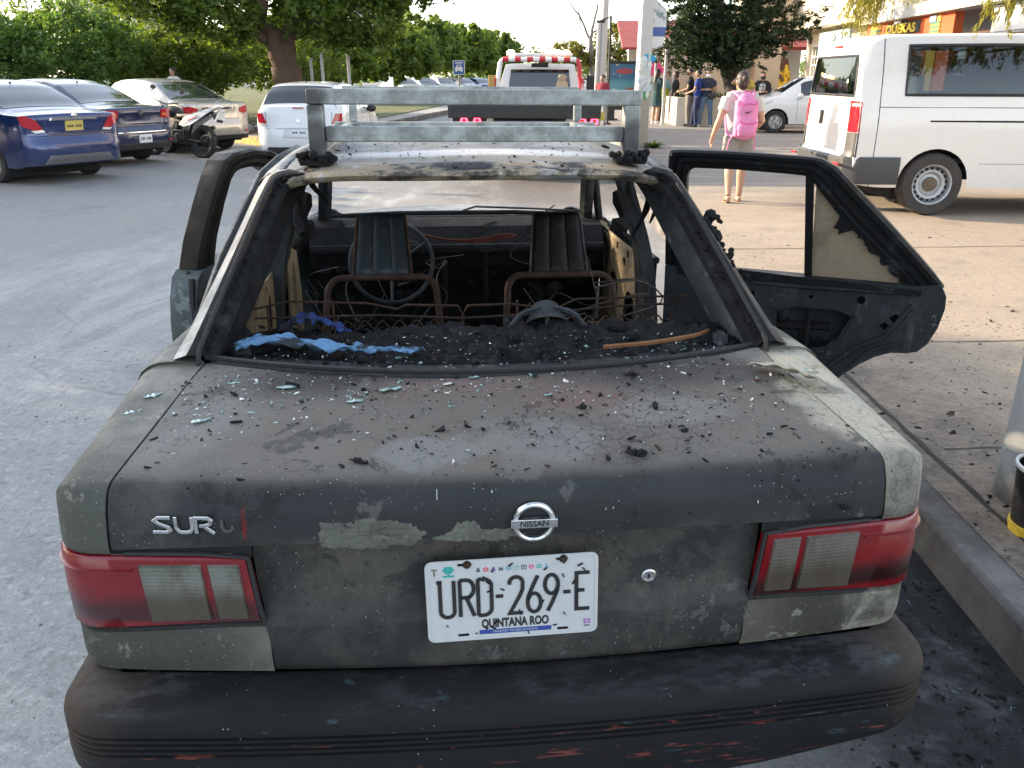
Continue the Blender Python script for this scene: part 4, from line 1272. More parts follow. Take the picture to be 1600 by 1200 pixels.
# ---------------------------------------------------------------- roof rack
def m_galv():
 m = MT('galvanised_tube')
 n = m.noise(14, 8, .7); n2 = m.noise(60, 5, .7, m.co((.2, 1, 1)))
 v = m.voro(40)
 col = m.mix(m.rng(n, .35, .65), (.20, .215, .205), (.40, .425, .41))
 col = m.mix(m.math('MULTIPLY', m.rng(m.noise(5, 9, .75), .52, .68), .65), col, (.11, .10, .088))
 col = m.mix(m.math('MULTIPLY', m.rng(n2, .5, .7), .4), col, (.16, .165, .16))
 for c, r in (((-.45, 1.2, 1.42), .06), ((.46, 1.2, 1.42), .06), ((-.46, 1.2, 1.36), .05), ((.46, 1.2, 1.36), .05), ((-.45, 1.2, 1.52), .045)):
  col = m.mix(m.math('MULTIPLY', m.blob(c, r, .6, 16, .4), .85), col, (.04, .04, .042))
 return m.set(col=col, metal=.25, rough=.55, nrm=m.bump(n2, .15, .003))
M_GALV = m_galv()
RK = empty('roof_rack'); RK.parent = CAR
def bar(name, a, b, sx, sz, parent=RK, mat=M_GALV):
 a, b = Vector(a), Vector(b)
 t = (b - a); L = t.length; t.normalize()
 up = V(0, 1, 0) if abs(t.z) > .9 else V(0, 0, 1)
 s = t.cross(up).normalized(); u = s.cross(t)
 mb = MB()
 mb.box((a + b) / 2, (L, sx, sz), Matrix(((t.x, s.x, u.x), (t.y, s.y, u.y), (t.z, s.z, u.z))))
 return mb.build(name, mat, parent, bevel=.004)
bar('top_rail', (-.467, 1.2, 1.526), (.477, 1.2, 1.524), .045, .042)
bar('lower_rail', (-.420, 1.2, 1.426), (.430, 1.2, 1.424), .04, .042)
for x in (-.445, .453): bar('rack_post', (x, 1.2, 1.358), (x * 1.0, 1.2, 1.504), .045, .045)
bar('top_rail', (-.465, 2.22, 1.526), (.475, 2.22, 1.524), .035, .035)
bar('lower_rail', (-.50, 2.22, 1.397), (.545, 2.22, 1.395), .04, .025)
for x in (-.427, .470): bar('rack_post', (x, 2.22, 1.41), (x, 2.22, 1.507), .03, .03)
for x in (-.44, .45): bar('side_rail', (x, 1.223, 1.392), (x, 2.2, 1.400), .03, .02)
for sx in (-1, 1):
 for y in (1.2,):
  mb = MB(); random.seed(41 + sx)
  mb.box((sx * .452, y - .005, zroof(.45, y) + .006), (.085, .07, .012))
  for k in range(26): mb.ball((sx * .452 + random.uniform(-.05, .05), y + random.uniform(-.05, .03), zroof(.45, y) + .01 + random.uniform(0, .02)), random.uniform(.006, .014), 6, 5)
  mb.build('rack_foot', M_SOOT, RK, smooth=False)
for sx in (-.43, .47):
 mb = MB(); mb.box((sx, 2.22, 1.378), (.06, .06, .04)); mb.build('rack_foot', M_SOOT, RK, bevel=.005)

# ---------------------------------------------------------------- plate, badges, lock
def m_plate():
 m = MT('plate_white')
 n = m.noise(18, 8, .7)
 col = m.mix(m.rng(n, .5, .75, 0, .5), (.50, .515, .52), (.34, .35, .345))
 return m.set(col=col, rough=.38, spec=.5, nrm=m.bump(m.noise(30, 3), .05, .002))
M_PL = m_plate()
M_INK = pm('plate_ink', (.02, .02, .022), .4); M_INKB = pm('plate_blue', (.03, .06, .28), .4)
PLW, PLH = .325, .178
PM = Matrix.Translation((-.004, -.003, .683)) @ Matrix.Rotation(R(-1.1), 4, 'Y') @ Matrix.Rotation(R(90 - 2), 4, 'X') @ Matrix.Diagonal((.972, .945, 1, 1))   # local x right, y up, z towards the viewer
LPL = empty('license_plate'); LPL.parent = LID
def rrect(w, h, r, n=5, cx=0, cy=0):
 out = []
 for sx, sy, a0 in ((1, 1, 0), (-1, 1, 90), (-1, -1, 180), (1, -1, 270)):
  out += [(cx + sx * (w / 2 - r) + r * math.cos(R(a0 + 90 * k / n)), cy + sy * (h / 2 - r) + r * math.sin(R(a0 + 90 * k / n))) for k in range(n + 1)]
 return out
pf = lambda a, b, d: PM @ V(a, b, d)
mb = MB()
slots = [rrect(.020, .007, .003, 3, sx * .092, .0795) for sx in (-1, 1)] + [rrect(.022, .0065, .003, 3, sx * .095, -.076) for sx in (-1, 1)]
plate_holes(mb, rrect(PLW, PLH, .014), slots, pf, 0, .0015)
mb.ring(rrect(PLW - .002, PLH - .002, .013), rrect(PLW - .012, PLH - .012, .010), pf, .0012, .0028)
mb.build('plate_sheet', M_PL, LPL, smooth=False)
chars = MB()
def glyph(ch, x, y, w, h):
 r = w / 2
 P = []
 if ch == 'U': P = [[(0, h), (0, r)] + arc(r, r, r, r, 180, 360, 8)[1:] + [(w, h)], [(-.006, h - .002), (.004, h - .002)]]
 if ch == 'R': P = [[(0, 0), (0, h)], [(0, h), (w * .45, h)] + arc(w * .5, h * .76, w * .5, h * .24, 90, -90, 8) + [(0, h * .52)], [(w * .45, h * .52), (w, 0)]]
 if ch == 'D': P = [[(0, 0), (0, h)], [(0, h), (w * .4, h)] + arc(w * .4, h - w * .6, w * .6, w * .6, 90, 0, 6) + arc(w * .4, w * .6, w * .6, w * .6, 0, -90, 6) + [(0, 0)]]
 if ch == '-': P = [[(0, h * .5), (w, h * .5)]]
 if ch == '2': P = [[(0, h * .80)] + arc(r, h - r, r, r, 165, 0, 8) + [(w * .98, h * .66), (w * .8, h * .50), (0, 0), (w, 0)]]
 if ch == '6': P = [[(w * .78, h)] + [(w * .42, h * .74), (w * .06, h * .44), (0, h * .27)] + arc(r, h * .26, r, h * .26, 180, 520, 18)]
 if ch == '9': P = [[(w * .22, 0)] + [(w * .58, h * .26), (w * .94, h * .56), (w, h * .73)] + arc(r, h * .74, r, h * .26, 0, 340, 18)]
 if ch == 'E': P = [[(w, h), (0, h), (0, 0), (w, 0)], [(0, h * .52), (w * .62, h * .52)]]
 for p in P: ribbon(chars, [(x + a, y + b) for a, b in p], .0074, pf, .0016, .0032)
hh = .080; yb = -.0335
for ch, x, w in (('U', -.136, .026), ('R', -.099, .026), ('D', -.065, .025), ('-', -.032, .014), ('2', -.006, .025), ('6', .028, .025), ('9', .061, .025), ('-', .096, .014), ('E', .121, .025)):
 glyph(ch, x, yb, w, hh)
chars.build('plate_number', M_INK, LPL, smooth=False)
text_mesh('plate_state', 'QUINTANA ROO', .0265, M_INK, LPL, PM @ Matrix.Translation((.004, -.054, .002)), .0004, .62, bold=.0010)
mb = MB(); mb.prism(rrect(.138, .0095, .002, 2, .004, -.072), pf, .0015, .0021); mb.build('plate_band', M_INKB, LPL, smooth=False)
text_mesh('plate_band_text', 'TRANSPORT. PRIVADO AUTOMOVIL', .0062, M_PL, LPL, PM @ Matrix.Translation((.004, -.072, .0023)), .0002, .85)
text_mesh('plate_letter', 'T', .020, pm('plate_olive', (.16, .15, .10), .5), LPL, PM @ Matrix.Translation((-.145, .065, .002)), .0003, .9, bold=.0006)
mb = MB()
mg = pm('plate_teal', (.03, .33, .30), .5)
for k in range(7): mb.prism(oval(-.119 + .006 * math.cos(k * 1.05), .070 + .0045 * math.sin(k * 1.05), .005, .004, 8), pf, .0015, .0019 + .00005 * k)
mb.prism([(-.1205, .068), (-.1175, .068), (-.1172, .058), (-.1208, .058)], pf, .0015, .0021)
mb.prism(rrect(.022, .004, .0015, 2, -.119, .0565), pf, .0015, .0021)
mb.build('plate_tree_emblem', mg, LPL, smooth=False)
pics = [(.09, .09, .10), (.55, .06, .10), (.10, .08, .25), (.08, .09, .10), (.12, .32, .40), (.22, .45, .45), (.08, .10, .14), (.62, .10, .25), (.06, .35, .33), (.25, .36, .45), (.45, .47, .48)]
for k, c in enumerate(pics):
 mb = MB(); x = -.0635 + .0142 * k
 if k in (0, 2, 9): mb.prism([(x - .004, .062), (x + .004, .062), (x + .0015, .0715), (x - .002, .070)], pf, .0015, .002)
 elif k in (5, 6): mb.ring(rrect(.010, .010, .001, 1, x, .0665), rrect(.007, .007, .001, 1, x, .0665), pf, .0015, .002); mb.prism(oval(x, .067, .002, .002, 6), pf, .0015, .002)
 elif k in (3,): mb.prism([(x - .004, .062), (x + .004, .0625), (x + .003, .071), (x, .066), (x - .004, .072)], pf, .0015, .002)
 else: mb.ring(oval(x, .0665, .0052, .0048, 12), oval(x, .0665, .0024, .0022, 12), pf, .0015, .002)
 mb.build('plate_pictogram', pm('plate_ink_%d' % k, c, .5), LPL, smooth=False)
mb = MB()
for k, (dx, dy) in enumerate(((-.004, .003), (.004, .003), (-.004, -.003), (.004, -.003))): mb.prism(oval(.142 + dx, -.063 + dy, .0035, .003, 8), pf, .0015, .0021)
mb.build('plate_flower', pm('plate_pinkblue', (.35, .16, .42), .5), LPL, smooth=False)
text_mesh('plate_corner_text', 'AAA', .0065, M_INK, LPL, PM @ Matrix.Translation((.142, -.073, .002)), .0002, .9)
M_CHROME = MT('worn_chrome')
M_CHROME = M_CHROME.set(col=M_CHROME.mix(M_CHROME.rng(M_CHROME.noise(60, 6, .7), .5, .7), (.62, .63, .64), (.30, .30, .30)), metal=1.0, rough=M_CHROME.rng(M_CHROME.noise(40, 5), .3, .7, .18, .42))
M_BOLT = pm('rusty_bolt', (.05, .035, .025), .6, metal=.6)
for sx in (-1, 1):
 mb = MB()
 Mx = PM @ Matrix.Translation((sx * .090 + .006, .080, .001))
 mb.lathe([(.0085, 0), (.0085, .002), (.006, .0025), (.006, .007), (.0, .008)], 12, Mx)
 mb.build('plate_screw', M_BOLT, LPL)
random.seed(91)
mb = MB()
for k in range(22):
 x_, y_ = random.uniform(-.15, .15), random.uniform(-.08, .08); a_ = random.uniform(0, PI); L = random.uniform(.002, .006)
 c_, s_ = math.cos(a_) * L, math.sin(a_) * L; t_ = .0012
 mb.prism([(x_ - c_ - s_ * .25, y_ - s_ + c_ * .25), (x_ - c_ + s_ * .25, y_ - s_ - c_ * .25), (x_ + c_ + s_ * .2, y_ + s_ - c_ * .2), (x_ + c_ - s_ * .2, y_ + s_ + c_ * .2)], pf, .0018, .0045)
mb.build('soot_specks', M_SOOT, LPL, smooth=False)['kind'] = 'stuff'
# round emblem: ring and bar with raised letters
EC = skin(.032, -.005, .845, 1, 0, 0)
EM = Matrix.Translation((.032, EC.y - .004, .845 - .001)) @ Matrix.Rotation(R(90), 4, 'X')
ef = lambda a, b, d: EM @ V(a, b, d)
E_ = empty('round_emblem'); E_.parent = LID
mb = MB()
rg = [V(.034 * math.cos(2 * PI * k / 40), .034 * math.sin(2 * PI * k / 40), 0) for k in range(40)]
mb.tube([EM @ (p + V(0, 0, .004)) for p in rg], .0052, 8, closed=True)
mb.build('emblem_ring', M_CHROME, E_)
mb = MB(); mb.prism(rrect(.083, .0165, .002, 3), ef, .0, .012); mb.build('emblem_bar', M_CHROME, E_, smooth=False, bevel=.001)
text_mesh('emblem_letters', 'NISSAN', .0155, M_INK, E_, EM @ Matrix.Translation((0, 0, .0122)), .0006, .98, bold=.0003)
# letters badge
B_ = empty('letter_badge'); B_.parent = LID
yb_ = skin(-.578, -.004, .848, 1, 0, 0)
BM = Matrix.Translation((-.6285, skin(-.628, -.004, .83, 1, 0, 0).y - .001, .8315)) @ Matrix.Rotation(R(-6.5), 4, 'Z') @ Matrix.Rotation(R(90), 4, 'X')
bf = lambda a, b, d: BM @ V(a, b, d)
for ch, x in (('S', 0), ('U', .039), ('R', .074)):
 mb = MB()
 w, h = .030, .028
 if ch == 'S': P = [[(w * 1.02, h), (w * .30, h), (w * .06, h * .80), (w * .25, h * .62), (w * .86, h * .33), (w * .95, h * .14), (w * .72, 0), (-.003, 0)]]
 if ch == 'U': P = [[(0, h + .002), (0, h * .3), (w * .14, h * .06), (w * .35, 0), (w * .62, 0), (w * .82, h * .06), (w * .95, h * .3), (w * .95, h + .002)]]
 if ch == 'R': P = [[(0, -.002), (0, h), (w * .70, h), (w * .92, h * .84), (w * .86, h * .62), (w * .55, h * .48), (w * .18, h * .45)], [(w * .42, h * .46), (w * 1.05, -.002)]]
 for p in P: ribbon(mb, [(x + a, b) for a, b in p], .0068, bf, -.001, .004)
 mb.build('badge_letter', M_CHROME, B_, smooth=False, bevel=.0012)
# pale ghost of the missing letter, a thin residue of glue
mb = MB()
ribbon(mb, [(x_, y_) for x_, y_ in [(.118, .022), (.118, .008), (.122, .002), (.130, .001), (.136, .006), (.1365, .012)]], .0045, bf, -.004, .0003)
mb.build('glue_trace', pm('glue_trace', (.065, .07, .07), .6, var=.3, ns=60), B_, smooth=False)
# lock cylinder
LC = lowskin(.257, .021, .696)
LMx = Matrix.Translation((LC.x, LC.y - .0, LC.z)) @ Matrix.Rotation(R(90), 4, 'X')
LK = MB(); LK.lathe([(.0145, -.004), (.0145, .003), (.0125, .0045), (.0095, .0045), (.0085, .003), (.0, .003)], 24, LMx)
o = LK.build('lid_lock', M_CHROME, LID)
mb = MB(); mb.prism(rrect(.004, .009, .001, 2), lambda a, b, d: LMx @ V(a, b, d), .0031, .0036); mb.build('keyhole', M_GAP, o, smooth=False)
# filler patches above the plate, thin crusts with relief
def crust(name, pts, mat, parent, th, seed, base=lambda x, z: skin(x, -.005, z, 1, 0, 0).y):
 random.seed(seed)
 cx = sum(p[0] for p in pts) / len(pts); cz = sum(p[1] for p in pts) / len(pts)
 ring = []
 n = len(pts)
 for i in range(n * 8):
  a = pts[i // 8]; b = pts[(i // 8 + 1) % n]; f = (i % 8) / 8
  ring.append((lerp(a[0], b[0], f) + random.uniform(-.004, .004), lerp(a[1], b[1], f) + random.uniform(-.004, .004)))
 rows = []
 for k, (s, h) in enumerate(((1.0, -.003), (.97, .3), (.9, .8), (.75, 1), (.55, .8), (.35, 1), (.12, .9))):
  rows.append([])
  for x, z in ring:
   px, pz = cx + (x - cx) * s, cz + (z - cz) * s
   hh_ = th * h * (random.uniform(.5, 1.2) if k else 1)
   rows[-1].append(V(px, base(px, pz) - hh_ if k else base(px, pz) + .002, pz - .024 * (abs(px) / .72) ** 2))
 mb = MB(); mb.rows(rows, closed=True, cap=True)
 return mb.build(name, mat, parent, angle=30)
M_FILL = burnt('old_filler', (.145, .152, .128), (.05, .052, .045), (.27, .245, .20), darkmask=.4, ashamt=.35, seed=29, rough=.75, dirtscale=22, flake=False)
crust('filler_patch', [(-.352, .815), (-.345, .852), (-.30, .853), (-.265, .862), (-.21, .855), (-.175, .845), (-.155, .825), (-.18, .803), (-.26, .800), (-.33, .803)], M_FILL, LID, .0035, 1)
crust('filler_patch', [(-.15, .815), (-.118, .825), (-.105, .845), (-.075, .848), (-.06, .832), (0.0, .826), (.02, .815), (-.02, .806), (-.09, .805)], M_FILL, LID, .0022, 2)
# curled flake of paint lifting off the right wing
mb = MB()
def flake(u, v):
 a = V(.590, .47, .955).lerp(V(.715, .330, .948), u); b = V(.655, .485, .955).lerp(V(.735, .37, .945), u)
 p = a.lerp(b, v)
 lift = .022 * (1 - v) ** 2 * math.sin(PI * (u * .9 + .05)) + .003 * math.sin(u * 25)
 p.z += lift + .002
 p += V(0, -.010, 0) * math.sin(PI * u) * (1 - v)
 return p
mb.grid(flake, 24, 8)
o = mb.build('paint_flake', M_QR, CAR); solidify(o, .0025)
# little splash drips of white on the lid's rear face
mb = MB(); random.seed(77)
for k in range(7):
 x = random.gauss(.1, .28); z = random.uniform(.85, .905)
 if abs(x) > .68: continue
 p = skin(x, -.004, z, 1, 0, 0); L = random.choice((.003, .004, .006, .009, .020))
 mb.box((p.x, p.y - .0006, p.z - .024 * (x / .72) ** 2 * 1), (random.uniform(.0010, .0022), .0012, L))
mb.build('white_drips', pm('dried_powder', (.6, .6, .57), .9), LID, smooth=False)
# ================================================================== OTHER VEHICLES
def m_carpaint(name, col, metal=.35, rough=.28, dust=.25):
 m = MT(name)
 n = m.noise(3, 5); z = m.sep()[2]
 c = m.mix(m.math('MULTIPLY', m.rng(m.math('ADD', z, m.math('MULTIPLY', n, .3)), .75, .25), dust), col, (.20, .18, .16))
 c = m.mix(m.math('MULTIPLY', m.rng(n, .45, .7), dust * .3), c, (.25, .24, .22))
 return m.set(col=c, metal=metal, rough=m.rng(n, .3, .7, rough - .06, rough + .08), coat=.8, coatr=.06)
M_GLOSSGLASS = pm('dark_window', (.012, .018, .02), .05, spec=.8, coat=1.0, var=.3)
M_TYRE = pm('tyre', (.018, .018, .019), .8, var=.25, ns=12, bump=.2)
M_ALLOY = pm('alloy', (.38, .39, .40), .35, metal=.8)
M_STEEL = pm('steel_rim', (.42, .43, .44), .45, metal=.35, var=.15)
M_PLASTIC = pm('black_plastic', (.022, .022, .024), .55)
M_SEAM = pm('panel_gap', (.006, .006, .007), .8)
M_LAMPR = pm('lamp_red', (.42, .012, .02), .15, coat=.8, var=.2)
M_LAMPW = pm('lamp_clear', (.62, .60, .58), .15, coat=.8)
M_LAMPO = pm('lamp_amber', (.55, .16, .03), .15, coat=.8)
M_PLW = pm('number_plate', (.62, .63, .64), .4); M_PLY = pm('number_plate_yellow', (.55, .42, .12), .4)
M_CHR = pm('bright_trim', (.65, .65, .66), .15, metal=1.0)
M_DARKIN = pm('dark_cabin', (.02, .02, .022), .9)
M_UNDER = pm('underbody', (.012, .012, .012), .9)

class Surf:
 """car skin: side lower wall (s 0..1), greenhouse (1..2), roof or deck (2..3)"""
 def __init__(self, P): self.P = P
 def w(self, y):
  P = self.P; L = P['len']
  c = P.get('corner', .22)
  base = P['w']
  e = max(0, 1 - y / (c * 2.2)); f = max(0, 1 - (L - y) / (c * 3.0))
  return base - .07 * e ** 2 - .13 * f ** 2
 def top(self, y): return interp(y, *P2(self.P['top']))
 def belt(self, y): return min(interp(y, *P2(self.P['belt'])), self.top(y) - .015)
 def wr(self, y): return min(interp(y, *P2(self.P['wr'])), self.w(y) - .02)
 def bot(self, y):
  z = self.P['sill']
  if y < .45: z = lerp(self.P.get('rbot', .30), z, smooth01(y / .45))
  for a in self.P['axles']:
   r = self.P['rad'] * 1.13
   if abs(y - a) < r: z = max(z, self.P['rad'] + math.sqrt(r * r - (y - a) ** 2))
  return z
 def pt(self, y, s, sg=1, off=0.0):
  w, tp, be, wr, bo = self.w(y), self.top(y), self.belt(y), self.wr(y), self.bot(y)
  h = max(0.0, tp - be - .045)
  if s <= 1:
   z = lerp(bo, be, s)
   q = (z - .25) / max(.1, be - .25)
   x = w * (1 - .035 * (1 - min(1, max(0, q) * 1.6)) ** 2) - .030 * max(0, (q - .72) / .28) ** 2 + off
  elif s <= 2:
   t = s - 1
   x = lerp(w - .032, wr, t) + .02 * math.sin(PI * t) * min(1, h * 3) + off; z = be + h * t + .012 * t * (h < .02)
  else:
   t = s - 2
   x = wr * math.cos(t * PI / 2); z = be + h + (tp - be - h) * math.sin(t * PI / 2) ** .9 + off
  return V(sg * x, y, z)
def P2(a): return [p[0] for p in a], [p[1] for p in a]
def make_car(name, P, paint, label, loc, heading, group, detail=True, axle=0):
 """loc: ground point under the centre of the rear axle; heading in degrees left of +Y"""
 C = empty(name, (loc[0], loc[1], loc[2] if len(loc) > 2 else 0), R(heading), label, 'car', group)
 S = Surf(P); L = P['len']; ra = P['axles'][0]
 T = Matrix.Translation((0, -ra, 0))
 def mk(): return MB(T)
 ys = sorted(set([round(P['y0'] + (L - P['yf'] - P['y0']) * k / 90, 4) for k in range(91)] + [round(a + d, 4) for a in P['axles'] for d in (-.36, -.34, .34, .36)]))
 sN = [k / 9 for k in range(10)] + [1 + k / 6 for k in range(1, 7)] + [2 + k / 10 for k in range(1, 11)]
 mb = mk(); mb.mi = 0
 rings = []
 for y in ys:
  half = [S.pt(y, s) for s in sN]
  rings.append([V(-p.x, p.y, p.z) for p in half] + half[-2::-1])
 # skip window openings
 n = len(rings[0]); vs = [p for r in rings for p in r]; fs = []
 holes = P.get('holes', False)
 for j in range(len(rings) - 1):
  for i in range(n - 1):
   si = i if i < len(sN) - 1 else n - 2 - i
   sm = (sN[si] + sN[si + 1]) / 2; ym = (ys[j] + ys[j + 1]) / 2
   if holes:
    if 1.0 < sm < 2.0 and any(a < ym < b for a, b in P['side']) and (P['sw'][0] < sm < P['sw'][1]): continue
    if sm > 2 + P.get('wend', .25) and any(a < ym < b for a, b in (P['rear'], P['wind'])): continue
   fs.append((j * n + i, (j + 1) * n + i, (j + 1) * n + i + 1, j * n + i + 1))
 mb.add(vs, fs)
 # rear and front faces as bulged fields joined to the end rings
 def field(ring, y_of, flip):
  rows = []
  m = len(sN) - 1
  low = ring[:10]                       # left wall bottom..belt
  topn = n - 18
  for k in range(10):
   a, b = ring[k], ring[n - 1 - k]
   row = []
   for i in range(25):
    u = i / 24
    x = lerp(a.x, b.x, u)
    row.append(V(x, y_of(x, a.z) if 0 < i < 24 else a.y, a.z))
   rows.append(row)
  mb.rows(rows, flip=flip)
  # bridge field's top row to the deck ring
  up = rows[-1]
  deck = ring[9:n - 9]
  xs = [p.x for p in deck]; zs = [p.z for p in deck]
  b = [V(p.x, deck[0].y, interp(p.x, xs, zs)) for p in up]
  mid = [V(p.x, lerp(p.y, q.y, .35), lerp(p.z, q.z, .75)) for p, q in zip(up, b)]
  mb.rows([up, mid, b], flip=flip)
 yr = P['rearp']; w0 = S.w(P['y0'])
 def y_rear(x, z): return interp(z, *P2(yr)) + (P['y0'] - interp(z, *P2(yr))) * (abs(x) / w0) ** P.get('rn', 5)
 yfp = P['frontp']; w1 = S.w(L - P['yf']); yl = L - P['yf']
 def y_front(x, z): return yl + (interp(z, *P2(yfp))) * (1 - (abs(x) / w1) ** 3)
 field(rings[0], y_rear, True); field(rings[-1], y_front, False)
 body = mb.build('body', paint, C, angle=42)
 # windows
 gl = P.get('glass', M_GLOSSGLASS)
 def pane(nm, fn, nu=8, nv=8):
  m_ = mk(); m_.grid(fn, nu, nv); return m_.build(nm, gl, C, angle=60)
 a, b = P['rear']
 pane('rear_window', lambda u, v: S.pt(lerp(a, b, v), 2 + P.get('wend', .25) + (1 - P.get('wend', .25)) * (1 - abs(u * 2 - 1)), -1 if u < .5 else 1, .006), 17, 10)
 a2, b2 = P['wind']
 pane('windscreen', lambda u, v: S.pt(lerp(a2, b2, v), 2 + P.get('wend', .25) + (1 - P.get('wend', .25)) * (1 - abs(u * 2 - 1)), -1 if u < .5 else 1, .006), 17, 10)
 s0, s1 = P['sw']
 for sg in (-1, 1):
  for (ya, yb) in P['side']:
   pane('side_window', lambda u, v: S.pt(lerp(ya, yb, u), lerp(s0, s1, v) if P.get('boxw') else lerp(s0, max(s0 + .02, s1 - P.get('rake', 0) * 0), v), sg, .006), 12, 6)
 # underside, wheels
 mb = mk()
 mb.box((0, L / 2, P['sill'] + .04), (P['w'] * 1.75, L - .7, .12))
 for ax in P['axles']:
  mb.box((0, ax, P['rad'] + .02), (P['w'] * 1.72, P['rad'] * 1.95, P['rad'] * 1.5))
 mb.build('underbody', M_UNDER, C, smooth=False)
 rr = P['rad']; rim = rr * P.get('rimr', .64)
 wx = P['w'] - P.get('tw', .2) / 2 - .02
 for ax in P['axles']:
  for sg in (-1, 1):
   Mx = T @ Matrix.Translation((sg * wx, ax, rr)) @ Matrix.Rotation(R(90) * sg, 4, 'Y')
   h = P.get('tw', .2) / 2
   mb = MB(); mb.lathe([(rim, -h), (rr * .94, -h), (rr * .99, -h * .75), (rr, 0), (rr * .99, h * .75), (rr * .94, h), (rim, h * .97)], 28, Mx)
   wh = mb.build('wheel', M_TYRE, C)
   mb = MB()
   if P.get('steel'):
    mb.lathe([(0, h * .55), (rim * .28, h * .58), (rim * .34, h * .35), (rim * .5, h * .30), (rim * .62, h * .58), (rim * .72, h * .60), (rim * .9, h * .25), (rim * .93, h * .9), (rim, h * 1.0), (rim, -h)], 36, Mx)
    o = mb.build('rim', M_STEEL, wh)
    mb = MB()
    for k in range(18):
     a_ = 2 * PI * k / 18
     mb.lathe([(0, .004), (rim * .075, .003), (rim * .08, -.01)], 8, Mx @ Matrix.Translation((rim * .77 * math.cos(a_), rim * .77 * math.sin(a_), h * .60)))
    mb.build('rim_holes', M_SEAM, wh)
    mb = MB(); mb.lathe([(0, h * .62), (rim * .30, h * .60), (rim * .30, h * .4)], 20, Mx); mb.build('hub', pm('hub_rust', (.12, .085, .06), .7, var=.3), wh)
   else:
    mb.lathe([(rim * .86, -h), (rim * .86, h * .5), (rim * .95, h * .93), (rim, h)], 28, Mx)
    mb.lathe([(0, h * .2), (rim * .86, h * .1)], 20, Mx)
    for k in range(5):
     a_ = 2 * PI * k / 5
     for da in (-.16, .16):
      mb.tube([Mx @ V(rim * .15 * math.cos(a_), rim * .15 * math.sin(a_), h * .75), Mx @ V(rim * .9 * math.cos(a_ + da), rim * .9 * math.sin(a_ + da), h * .7)], rim * .065, 6)
    mb.lathe([(0, h * .85), (rim * .2, h * .8), (rim * .22, h * .5)], 14, Mx)
    mb.build('rim', M_ALLOY, wh)
 if not detail: return C
 # patches lying on the rear face
 def rpatch(nm, poly, mat, off=.006, th=.02, par=C, seg=5):
  """poly in (x, z); dense outline so that it bends round the corner"""
  ring = []
  for i in range(len(poly)):
   p, q = poly[i], poly[(i + 1) % len(poly)]
   for k in range(seg): ring.append((lerp(p[0], q[0], k / seg), lerp(p[1], q[1], k / seg)))
  cx = sum(p[0] for p in ring) / len(ring); cz = sum(p[1] for p in ring) / len(ring)
  def Y(x, z):
   xx = max(-w0, min(w0, x))
   return y_rear(xx, z)
  rows = [[V(x, Y(x, z) + th, z) for x, z in ring]]
  for s_, o_ in ((1, -off * .3), (.96, -off), (.7, -off), (.4, -off), (.1, -off)):
   rows.append([V(cx + (x - cx) * s_, Y(cx + (x - cx) * s_, cz + (z - cz) * s_) + o_, cz + (z - cz) * s_) for x, z in ring])
  m_ = mk(); m_.rows(rows, closed=True, cap=True)
  return m_.build(nm, mat, par, angle=40)
 for sg in (-1, 1):
  for nm, poly, mat in P['lamps']:
   rpatch(nm, [(sg * x, z) for x, z in poly], mat, .012, .03)
 pl = P['plate']
 o = rpatch('number_plate', [(-.15, pl[0] - .075), (.15, pl[0] - .075), (.15, pl[0] + .075), (-.15, pl[0] + .075)], P.get('plmat', M_PLW), .012, .01, C, 3)
 m_ = mk()
 yb = y_rear(0, pl[0]) - .0135
 for k in range(7):
  if k == 3: m_.box((-.105 + .035 * k, yb, pl[0]), (.014, .002, .006))
  else: m_.box((-.105 + .035 * k, yb, pl[0] + .004), (.020, .002, .05))
 m_.build('plate_marks', M_SEAM, o, smooth=False)
 for nm, poly, mat, off in P.get('extra', []): rpatch(nm, poly, mat, off, .01)
 # shut lines on the boot and doors
 for pts in P.get('seams', []):
  m_ = mk()
  q = [(x, z) for x, z in pts]; dense = []
  for a_, b_ in zip(q[:-1], q[1:]):
   for k in range(6): dense.append((lerp(a_[0], b_[0], k / 6), lerp(a_[1], b_[1], k / 6)))
  m_.tube([V(x, y_rear(max(-w0, min(w0, x)), z) - .001, z) for x, z in dense + q[-1:]], .004, 4); m_.build('shut_line', M_SEAM, C)
 for sg in (-1, 1):
  for y_ in P['doors']:
   m_ = mk(); m_.tube([S.pt(y_, .12 + .86 * k / 10, sg, .0) for k in range(11)], .004, 4); m_.build('shut_line', M_SEAM, C)
 for sg in (-1, 1):
  for y_ in P['handles']:
   c = S.pt(y_, .84, sg, .014); m_ = mk(); m_.box(c, (.022, .16, .026)); m_.build('door_handle', paint, C, bevel=.008)
 for sg in (-1, 1):
  c = S.pt(P['mirror'], 1.12, sg, .10)
  m_ = mk(); m_.ball(c, (.10, .07, .075), 12, 8); m_.tube([c, S.pt(P['mirror'] + .03, 1.0, sg, -.01)], .03, 6)
  m_.build('wing_mirror', P.get('mirmat', paint), C)
  lx = [S.pt(L - P['yf'] - .30 + .25 * k / 8, .78, sg, .004) for k in range(9)]
  m_ = mk(); m_.rows([[p + V(0, 0, -.055) for p in lx], [p + V(sg * .008, 0, 0) for p in lx], [p + V(-sg * .02, 0, .05) for p in lx]])
  m_.build('headlight', M_LAMPW, C)
 m_ = mk()
 c = S.pt(P['ant'], 3, 1, 0); m_.tube([c, c + V(0, -.06, .14)], .004, 5); m_.ball(c, (.02, .035, .02), 8, 6)
 m_.build('aerial', M_PLASTIC, C)
 return C

